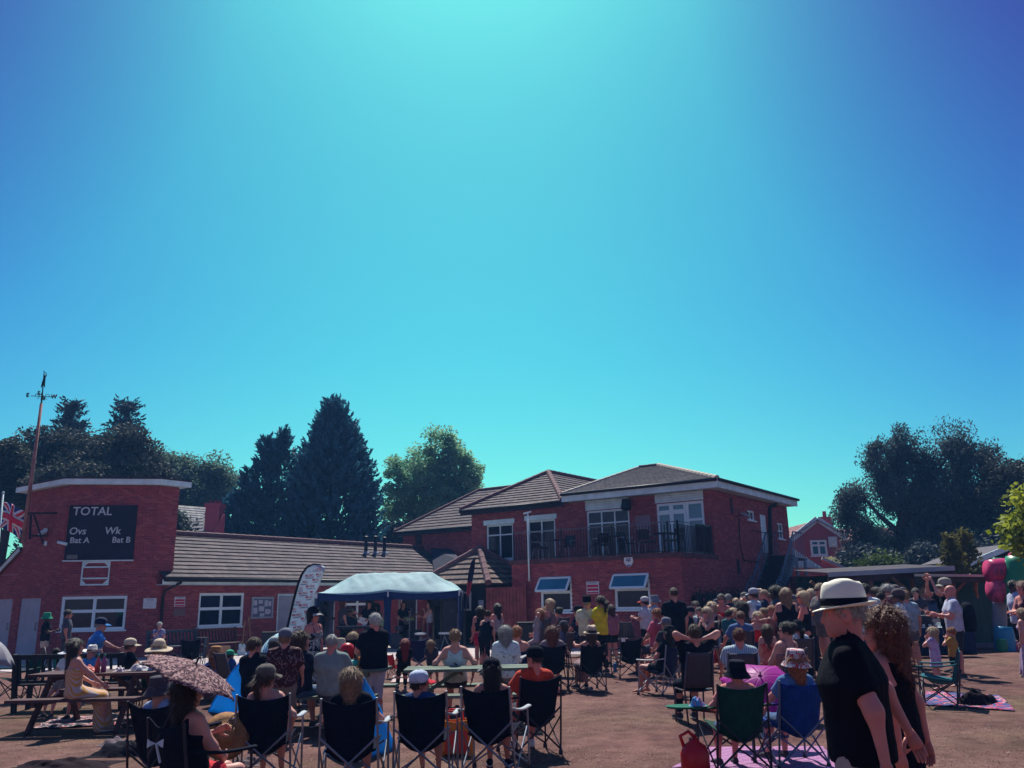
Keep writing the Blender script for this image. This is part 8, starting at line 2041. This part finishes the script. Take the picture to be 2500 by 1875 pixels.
# --- right of centre
person(1572, 1456, 24.0, 'person in white tee and red peaked cap at the clubhouse window', face=62, top=('tee', (.52, .55, .62)), bot=('shorts', BLACK), hair=('short', 'dark'), hat=cap((.5, .5, .52), (.5, .05, .04)), arms='hold,hold')
person(1597, 1453, 25.2, 'person in grey bucket hat drinking behind the red peaked cap', face=70, top=('tee', (.34, .42, .52)), bot=('shorts', GREYC), hair=('short', 'grey'), hat=('bucket', (.16, .19, .24), (.16, .19, .24)), arms='face,down')
person(1643, 1436, 18.6, 'person in black tee and trousers standing tall, back turned, against the clubhouse', face=14, top=('tee', BLACK), bot=('trousers', BLACK), hair=('crop', 'brown'), arms='down,down')
person(1602, 1487, 19.2, 'person in bright pink top sitting left of the tall black tee', 'stool', 55, ('tee', (.55, .10, .16)), ('shorts', (.05, .05, .08)), ('short', 'ginger'), None, 'lap,lap', girl=True, seat=.60)
person(1625, 1506, 17.8, 'person in grey cap and patterned shorts beside the pink top', 'chair', 40, ('tee', (.03, .03, .05)), ('shorts', pattern('bw_shorts', 'floral', [(.02, .02, .03), (.3, .3, .32), (.02, .02, .03), (.4, .4, .42)], 16)), ('short', 'sandy'), cap((.12, .14, .19)), 'lap,lap', child=True)
person(1683, 1480, 21.5, 'person in navy cap and dark tee facing left at a table', 'stool', 75, ('tee', (.012, .016, .035)), ('trousers', BLACK), ('crop', 'grey'), cap((.01, .012, .03)), 'lean,lean', 'r', seat=.66)
person(1706, 1484, 24.0, 'person in pale tee half hidden behind the navy cap', 'stool', 150, ('tee', (.34, .42, .45)), ('trousers', BLACK), ('short', 'black'), None, 'lap,lap', seat=.66)
person(1724, 1484, 20.5, 'person in sunglasses and black top resting chin on hand', 'stool', 130, ('vest', BLACK), ('skirt', BLACK), ('long', 'blond'), None, 'face,lap', girl=True, shades=True, seat=.62)
person(1737, 1472, 21.6, 'person in black vest facing the camera left of the red dress', 'stool', 165, ('vest', BLACK), ('skirt', (.3, .4, .5)), ('bob', 'blond'), None, 'hip,lap', girl=True, seat=.70)
person(1760, 1452, 21.8, 'person in strapless red dress and sunglasses standing', face=165, girl=True, top=('strap', REDC), bot=('maxi', REDC), hair=('bun', 'dark'), arms='cross,cross', shades=True, skin='r')
person(1778, 1453, 24.4, 'person in navy tee bending away beyond the red dress', face=-40, top=('tee', (.014, .02, .05)), bot=('trousers', BLACK), hair=('short', 'grey'), arms='hold,hold', lean=-18)
person(1810, 1474, 21.0, 'person in black tee sitting right of the red dress', 'stool', 40, ('tee', BLACK), ('trousers', BLACK), ('curly', 'dark'), None, 'lap,lap', seat=.64, girl=True)
person(1790, 1487, 21.4, 'person with one hand to the brow next to the red dress', 'stool', 170, ('tee', (.45, .3, .26)), ('shorts', KHAKI), ('bob', 'blond'), None, 'brow,lap', child=True, seat=.60)
person(1806, 1493, 17.8, 'person in faded blue tee sitting with back turned', 'stool', 8, ('tee', (.07, .13, .28)), ('shorts', GREYC), ('crop', 'auburn'), None, 'lean,lean', seat=.56, wide=1.08, skin='r')
person(1848, 1496, 18.2, 'person in red vest with arm across the face', face=150, girl=True, top=('strap', (.60, .02, .03)), bot=('shorts', (.03, .05, .12)), hair=('bob', 'blond'), arms='brow,down', child=True)
person(1837, 1436, 22.4, 'person in white tee with blue back print raising a camera', face=40, top=('tee', (.60, .70, .74)), bot=('shorts', BLACK), hair=('short', 'brown'), hat=cap((.36, .38, .46)), arms='phone,phone')
q_ = PERSONS[-1]; pr_ = q_['R'] @ Vector((0, -.155 * q_['s'], q_['hz'] + .33 * q_['s'])) + q_['o'].location; mb = MB(); mb.box((0, 0, 0), (.24, .012, .26), q_['R'].to_3x3()); o = mb.build('back_print', plain((.06, .14, .34)), None); o.location = pr_; tag(o, 'blue square print on the back of the white tee', 'print')
person(1816, 1446, 25.2, 'person in olive cap behind the raised camera', face=150, top=('tee', (.10, .12, .16)), bot=('trousers', BLACK), hair=('short', 'dark'), hat=cap((.16, .15, .13)), arms='hold,hold')
person(1851, 1437, 26.0, 'person in straw hat behind the blue back print', face=30, top=('tee', (.2, .2, .26)), bot=('shorts', KHAKI), hair=('short', 'grey'), hat=('straw', STRAW, BANDB))
person(1863, 1441, 23.2, 'person in navy tee holding a drink right of the blue print', face=70, top=('tee', (.012, .018, .055)), bot=('trousers', NAVYC), hair=('crop', 'sandy'), arms='hold,hold', skin='r')
person(1891, 1436, 20.8, 'person in grey tee standing near the stair foot', face=80, top=('tee', (.05, .06, .09)), bot=('trousers', BLACK), hair=('afro', 'black'), arms='hold,down', skin='d')
person(1916, 1438, 18.2, 'person in black vest and trousers standing, back turned, near the stair', face=8, girl=True, top=('vest', BLACK), bot=('trousers', BLACK), hair=('long', 'sandy'), arms='hold,hold', wide=1.1)
person(1957, 1446, 18.6, 'person in sunglasses and long black dress facing left', face=75, girl=True, top=('dress', BLACK), bot=('maxi', BLACK), hair=('bob', 'blond'), arms='hold,hold', shades=True, wide=1.12, skin='r')
person(1952, 1437, 25.5, 'person beyond the long black dress, only the head showing', face=120, top=('tee', GREYC), bot=('trousers', BLACK), hair=('crop', 'brown'), skin='r')
person(1882, 1479, 20.2, 'person in rust tee sitting low by the black vest', 'stool', 60, ('tee', (.3, .15, .12)), ('shorts', GREYC), ('crop', 'ginger'), None, 'lap,lap', 'r', seat=.62)
person(1871, 1526, 14.8, 'small person in coral dress standing, back turned', face=-8, girl=True, top=('strap', CORAL), bot=('maxi', CORAL), hair=('long', 'brown'), arms='down,hold', child=True)
i_ = person(1694, 1527, 12.0, 'person in black tee with both hands clasped behind the head', 'chair', 8, ('tee', BLACK), ('trousers', BLACK), ('short', 'brown'), None, 'head,head', 'p', wide=1.02); chair_for(i_, 'dark grey chair under the person with hands behind the head')
i_ = person(1803, 1536, 11.6, 'person in blue and white striped shirt sitting, back turned', 'chair', -6, ('shirt', STRIPES), ('trousers', (.05, .06, .09)), ('bun', 'auburn'), None, 'lean,lap', 'r', wide=1.10); chair_for(i_, 'dark grey chair under the striped shirt')
i_ = person(1918, 1522, 12.3, 'person in sunglasses and strap top sitting left of the white tee', 'chair', 28, ('strap', (.30, .14, .15)), ('shorts', BLACK), ('bun', 'black'), None, 'lap,lean', girl=True, hyaw=40, shades=True); chair_for(i_, 'dark grey chair left of the white tee and black cap')
i_ = person(1946, 1512, 15.2, 'person in black cap and white tee sitting, back turned', 'chair', 10, ('tee', (.60, .68, .74)), ('shorts', BLACK), ('pony', 'black'), cap(BLACK), 'lap,lap', girl=True, wide=1.08); chair_for(i_, 'dark grey chair under the white tee and black cap')
person(2000, 1427, 20.4, 'person in sunglasses and khaki shorts left of the cream trilby', face=110, top=('tee', (.14, .13, .14)), bot=('shorts', (.15, .13, .13)), hair=('short', 'sandy'), arms='down,hold', shades=True)
person(2109, 1426, 17.4, 'person in white tee standing directly behind the cream trilby', face=-5, top=('tee', (.56, .66, .72)), bot=('shorts', GREYC), hair=('short', 'dark'), arms='hold,hold', wide=1.12)
person(2089, 1429, 20.8, 'person in black tee between cream trilby and white tee', face=120, top=('tee', BLACK), bot=('trousers', BLACK), hair=('short', 'black'))
person(2149, 1447, 19.2, 'person in dark blue tee holding food right of the trilby', face=-20, girl=True, top=('tee', (.012, .02, .05)), bot=('trousers', BLACK), hair=('bun', 'dark'), arms='hold,hold')
person(2165, 1433, 20.6, 'person in sunglasses and red tee by the barbecue', face=140, girl=True, top=('tee', (.24, .06, .08)), bot=('trousers', BLACK), hair=('curly', 'grey'), arms='face,hold', shades=True)
person(2182, 1428, 22.6, 'person in grey cap beyond the red tee', face=100, top=('tee', GREYC), bot=('trousers', BLACK), hair=('short', 'dark'), hat=cap((.14, .12, .13)))
person(2189, 1437, 17.2, 'person in dark cap and pale tee holding a plate by the barbecue', face=60, top=('tee', (.58, .68, .72)), bot=('shorts', GREYC), hair=('short', 'dark'), hat=cap((.09, .07, .08)), arms='hold,hold', skin='m')
person(2208, 1443, 19.4, 'person in pale blue tee standing in front of the barbecue', face=-10, top=('tee', (.30, .42, .52)), bot=('shorts', GREYC), hair=('short', 'sandy'))
person(2234, 1438, 24.2, 'person in dark tee cooking behind the barbecue', face=150, top=('tee', (.05, .05, .07)), bot=('trousers', BLACK), hair=('short', 'dark'), arms='hold,hold')
person(2222, 1484, 20.2, 'person in pink bucket hat at the serving table', face=20, top=('tee', BLACK), bot=('shorts', BLACK), hair=('short', 'brown'), hat=('bucket', (.48, .20, .28), (.48, .2, .28)), child=True)
person(2303, 1411, 18.8, 'person in pale cap and sunglasses clapping hands overhead', face=95, top=('tee', BLACK), bot=('trousers', NAVYC), hair=('short', 'dark'), hat=cap((.30, .28, .25)), arms='clap,clap', shades=True)
i_ = person(2317, 1430, 17.6, 'person in white tee wearing a black rucksack', face=78, top=('tee', (.42, .44, .58)), bot=('long_shorts', (.02, .022, .035)), hair=None, arms='hold,hold', skin='r', wide=1.12)
rk = thing('rucksack', 'black rucksack worn over a white tee at right', 'rucksack', i_['o'].location + i_['R'] @ Vector((0, -.27, 1.16)), math.radians(78))
mb = MB(); mb.lathe([(0, -.28), (.15, -.27), (.19, -.15), (.19, .1), (.15, .24), (.08, .29), (0, .30)], 18, (0, 0, 0), 0, 1, .72); mb.build('pack', cloth((.010, .012, .024)), rk, True)
for s in (-1, 1): mb = MB(); mb.tube([(s * .11, .10, .24), (s * .13, .22, .31), (s * .13, .41, .16), (s * .14, .36, -.10), (s * .13, .12, -.22)], .022, 6, squash=.35); mb.build('strap', cloth((.012, .016, .04)), rk, True)
person(2274, 1533, 15.6, 'small person in lilac dress raising both hands to the mouth', face=50, girl=True, top=('dresstee', LILAC), bot=('mini', LILAC), hair=('bob', 'blond'), arms='face,face', child=True, shoes=None)
person(2320, 1533, 16.1, 'small person in mustard shirt and black shorts, barefoot', face=55, top=('tee', pattern('mustard', 'floral', [(.34, .18, .04), (.38, .21, .05), (.30, .15, .04), (.42, .26, .1)], 20)), bot=('shorts', BLACK), hair=('short', 'ginger'), arms='face,down', child=True, shoes=None)
person(2473, 1418, 20.0, 'person in white polo and black shorts by the bouncy castle', face=-90, top=('polo', (.42, .46, .62)), bot=('long_shorts', (.015, .015, .025)), hair=('crop', 'black'), arms='cross,cross', skin='d', shoes=WHITEC)
person(2493, 1422, 18.6, 'person in dark vest with folded arms at the right edge', face=100, girl=True, top=('vest', (.10, .03, .06)), bot=('trousers', BLACK), hair=('bob', 'auburn'), arms='cross,cross', skin='r')
person(2492, 1487, 17.6, 'person in long lilac floral dress at the right edge', face=40, girl=True, top=('strap', LILAC), bot=('maxi', LILAC), hair=('long', 'sandy'), arms='down,down', child=True, shoes=WHITEC)
# --- the band
person(793, 1468, 32.2, 'person in dark cap bending over gear at left of the stage', face=-80, top=('tee', BLACK), bot=('trousers', BLACK), hair=('short', 'black'), hat=cap(BLACK), arms='hold,hold', skin='d', lean=-8)
person(838, 1464, 31.8, 'person in grey tee standing at the left of the keyboard', face=-60, top=('tee', (.06, .06, .09)), bot=('trousers', BLACK), hair=('long', 'auburn'), arms='down,down')
person(903, 1467, 31.9, 'person in black tee playing the white guitar on stage', face=170, top=('tee', BLACK), bot=('trousers', BLACK), hair=('curly', 'black'), arms='guitar,neck')
p_ = PERSONS[-1]; guitar('white electric guitar being played on stage', p_['o'].location + Vector((-.05, -.22, .95)), (0, -1.15, 0), (.62, .64, .66), .85)
person(857, 1486, 33.6, 'person in suit jacket seated behind the keyboard', 'chair', 175, ('long', (.03, .045, .09)), ('trousers', BLACK), ('short', 'grey'), None, 'lean,lean', shades=True, seat=.60)
person(917, 1477, 33.6, 'person in black tee seated behind the white guitar', 'chair', 170, ('tee', BLACK), ('trousers', BLACK), ('curly', 'black'), None, 'hold,hold', seat=.62)
person(987, 1469, 32.6, 'person in black top and shorts playing the bass on stage', face=165, girl=True, top=('tee', BLACK), bot=('long_shorts', BLACK), hair=('long', 'black'), arms='neck,guitar', htilt=-8)
p_ = PERSONS[-1]; guitar('black and white bass guitar played on stage', p_['o'].location + Vector((.02, -.24, .95)), (0, 1.1, 0), (.05, .05, .07), .95)
person(1049, 1469, 31.6, 'person in white top and maroon trousers at the microphone', face=105, girl=True, top=('strap', (.36, .36, .42)), bot=('trousers', (.11, .012, .035)), hair=('long', 'dark'), arms='mic,hold')
# --- fringe of the crowd by the clubhouse and bar, mostly hidden
XT = [(.16, .16, .20), (.58, .62, .66), (.28, .05, .12), (.08, .16, .38), (.58, .26, .30), (.22, .22, .14), (.34, .05, .08), (.03, .14, .16)]
for k, (px, py, D, txt) in enumerate(((1660, 1478, 24.6, 'grey tee behind the tall black tee'), (1697, 1470, 25.6, 'pale tee below the planter bags, left'), (1748, 1462, 25.8, 'plum tee left of the red dress, far back'), (1797, 1462, 26.2, 'blue tee behind the red dress, far back'), (1827, 1458, 26.6, 'rose tee at the foot of the stair'), (1876, 1450, 26.0, 'olive tee between navy tee and grey tee'), (1905, 1448, 24.4, 'maroon tee in front of the stair'), (1936, 1452, 23.4, 'dark teal tee left of the long black dress'), (1978, 1440, 22.6, 'black tee right of the long black dress'), (2062, 1440, 22.4, 'pale tee just behind the cream trilby brim'), (2128, 1438, 21.6, 'wine tee right of the cream trilby'), (2140, 1436, 24.6, 'navy tee at the bar shelter, far back'), (2200, 1434, 24.8, 'sand tee by the shelter post'), (2256, 1436, 26.0, 'moss tee under the bar shelter'), (1862, 1486, 19.6, 'brick red tee left of the black vest'), (1778, 1490, 19.8, 'teal tee below the red dress'))):
    person(px, py, D, 'person in ' + txt, face=(40, 150, 100, -30, 75, 170)[k % 6], top=(('tee', 'vest', 'polo')[k % 3], XT[k % 8]), bot=(('trousers', 'shorts')[k % 2], (.03, .03, .05)), hair=(('short', 'bob', 'crop', 'long', 'bun')[k % 5], ('brown', 'blond', 'dark', 'sandy', 'grey')[(k * 2) % 5]), hat=cap((.1, .1, .14)) if k % 5 == 2 else None, arms=('hold,down', 'down,hold', 'cross,cross')[k % 3], girl=k % 2 == 1, shades=k % 4 == 1, child=py > 1480, skin='ptr'[k % 3])
# every seated figure rests on something: grey chairs under those with no camp chair, bench or table
for p_ in PERSONS:
    if p_['pose'] in ('stool', 'chair') and not p_.get('done'):
        w_ = p_['label'].replace('person in ', '').replace('small seated ', '').replace('person ', '').split()[:9]
        while w_[-1] in ('the', 'of', 'and', 'a', 'with', 'by', 'to', 'in', 'on', 'at'): w_ = w_[:-1]
        chair_for(p_, 'grey chair under ' + ' '.join(w_))
# ------------------------------------------------------------------ summer haze: pale even air round the whole place
mb = MB(); mb.box((0, 60, 24), (300, 200, 50)); hz_ = mb.build('haze', bpy.data.materials.new('summer_haze'), kind='stuff'); hz_['label'] = 'thin pale summer haze filling the air'
hm = hz_.data.materials[0]; hm.use_nodes = True; hn_ = hm.node_tree; hn_.nodes.clear()
ho, hv_ = hn_.nodes.new('ShaderNodeOutputMaterial'), hn_.nodes.new('ShaderNodeVolumePrincipled')
hv_.inputs['Density'].default_value = .0008; hv_.inputs['Color'].default_value = (.16, .44, 1.0, 1); hv_.inputs['Anisotropy'].default_value = .35
hn_.links.new(hv_.outputs[0], ho.inputs['Volume'])
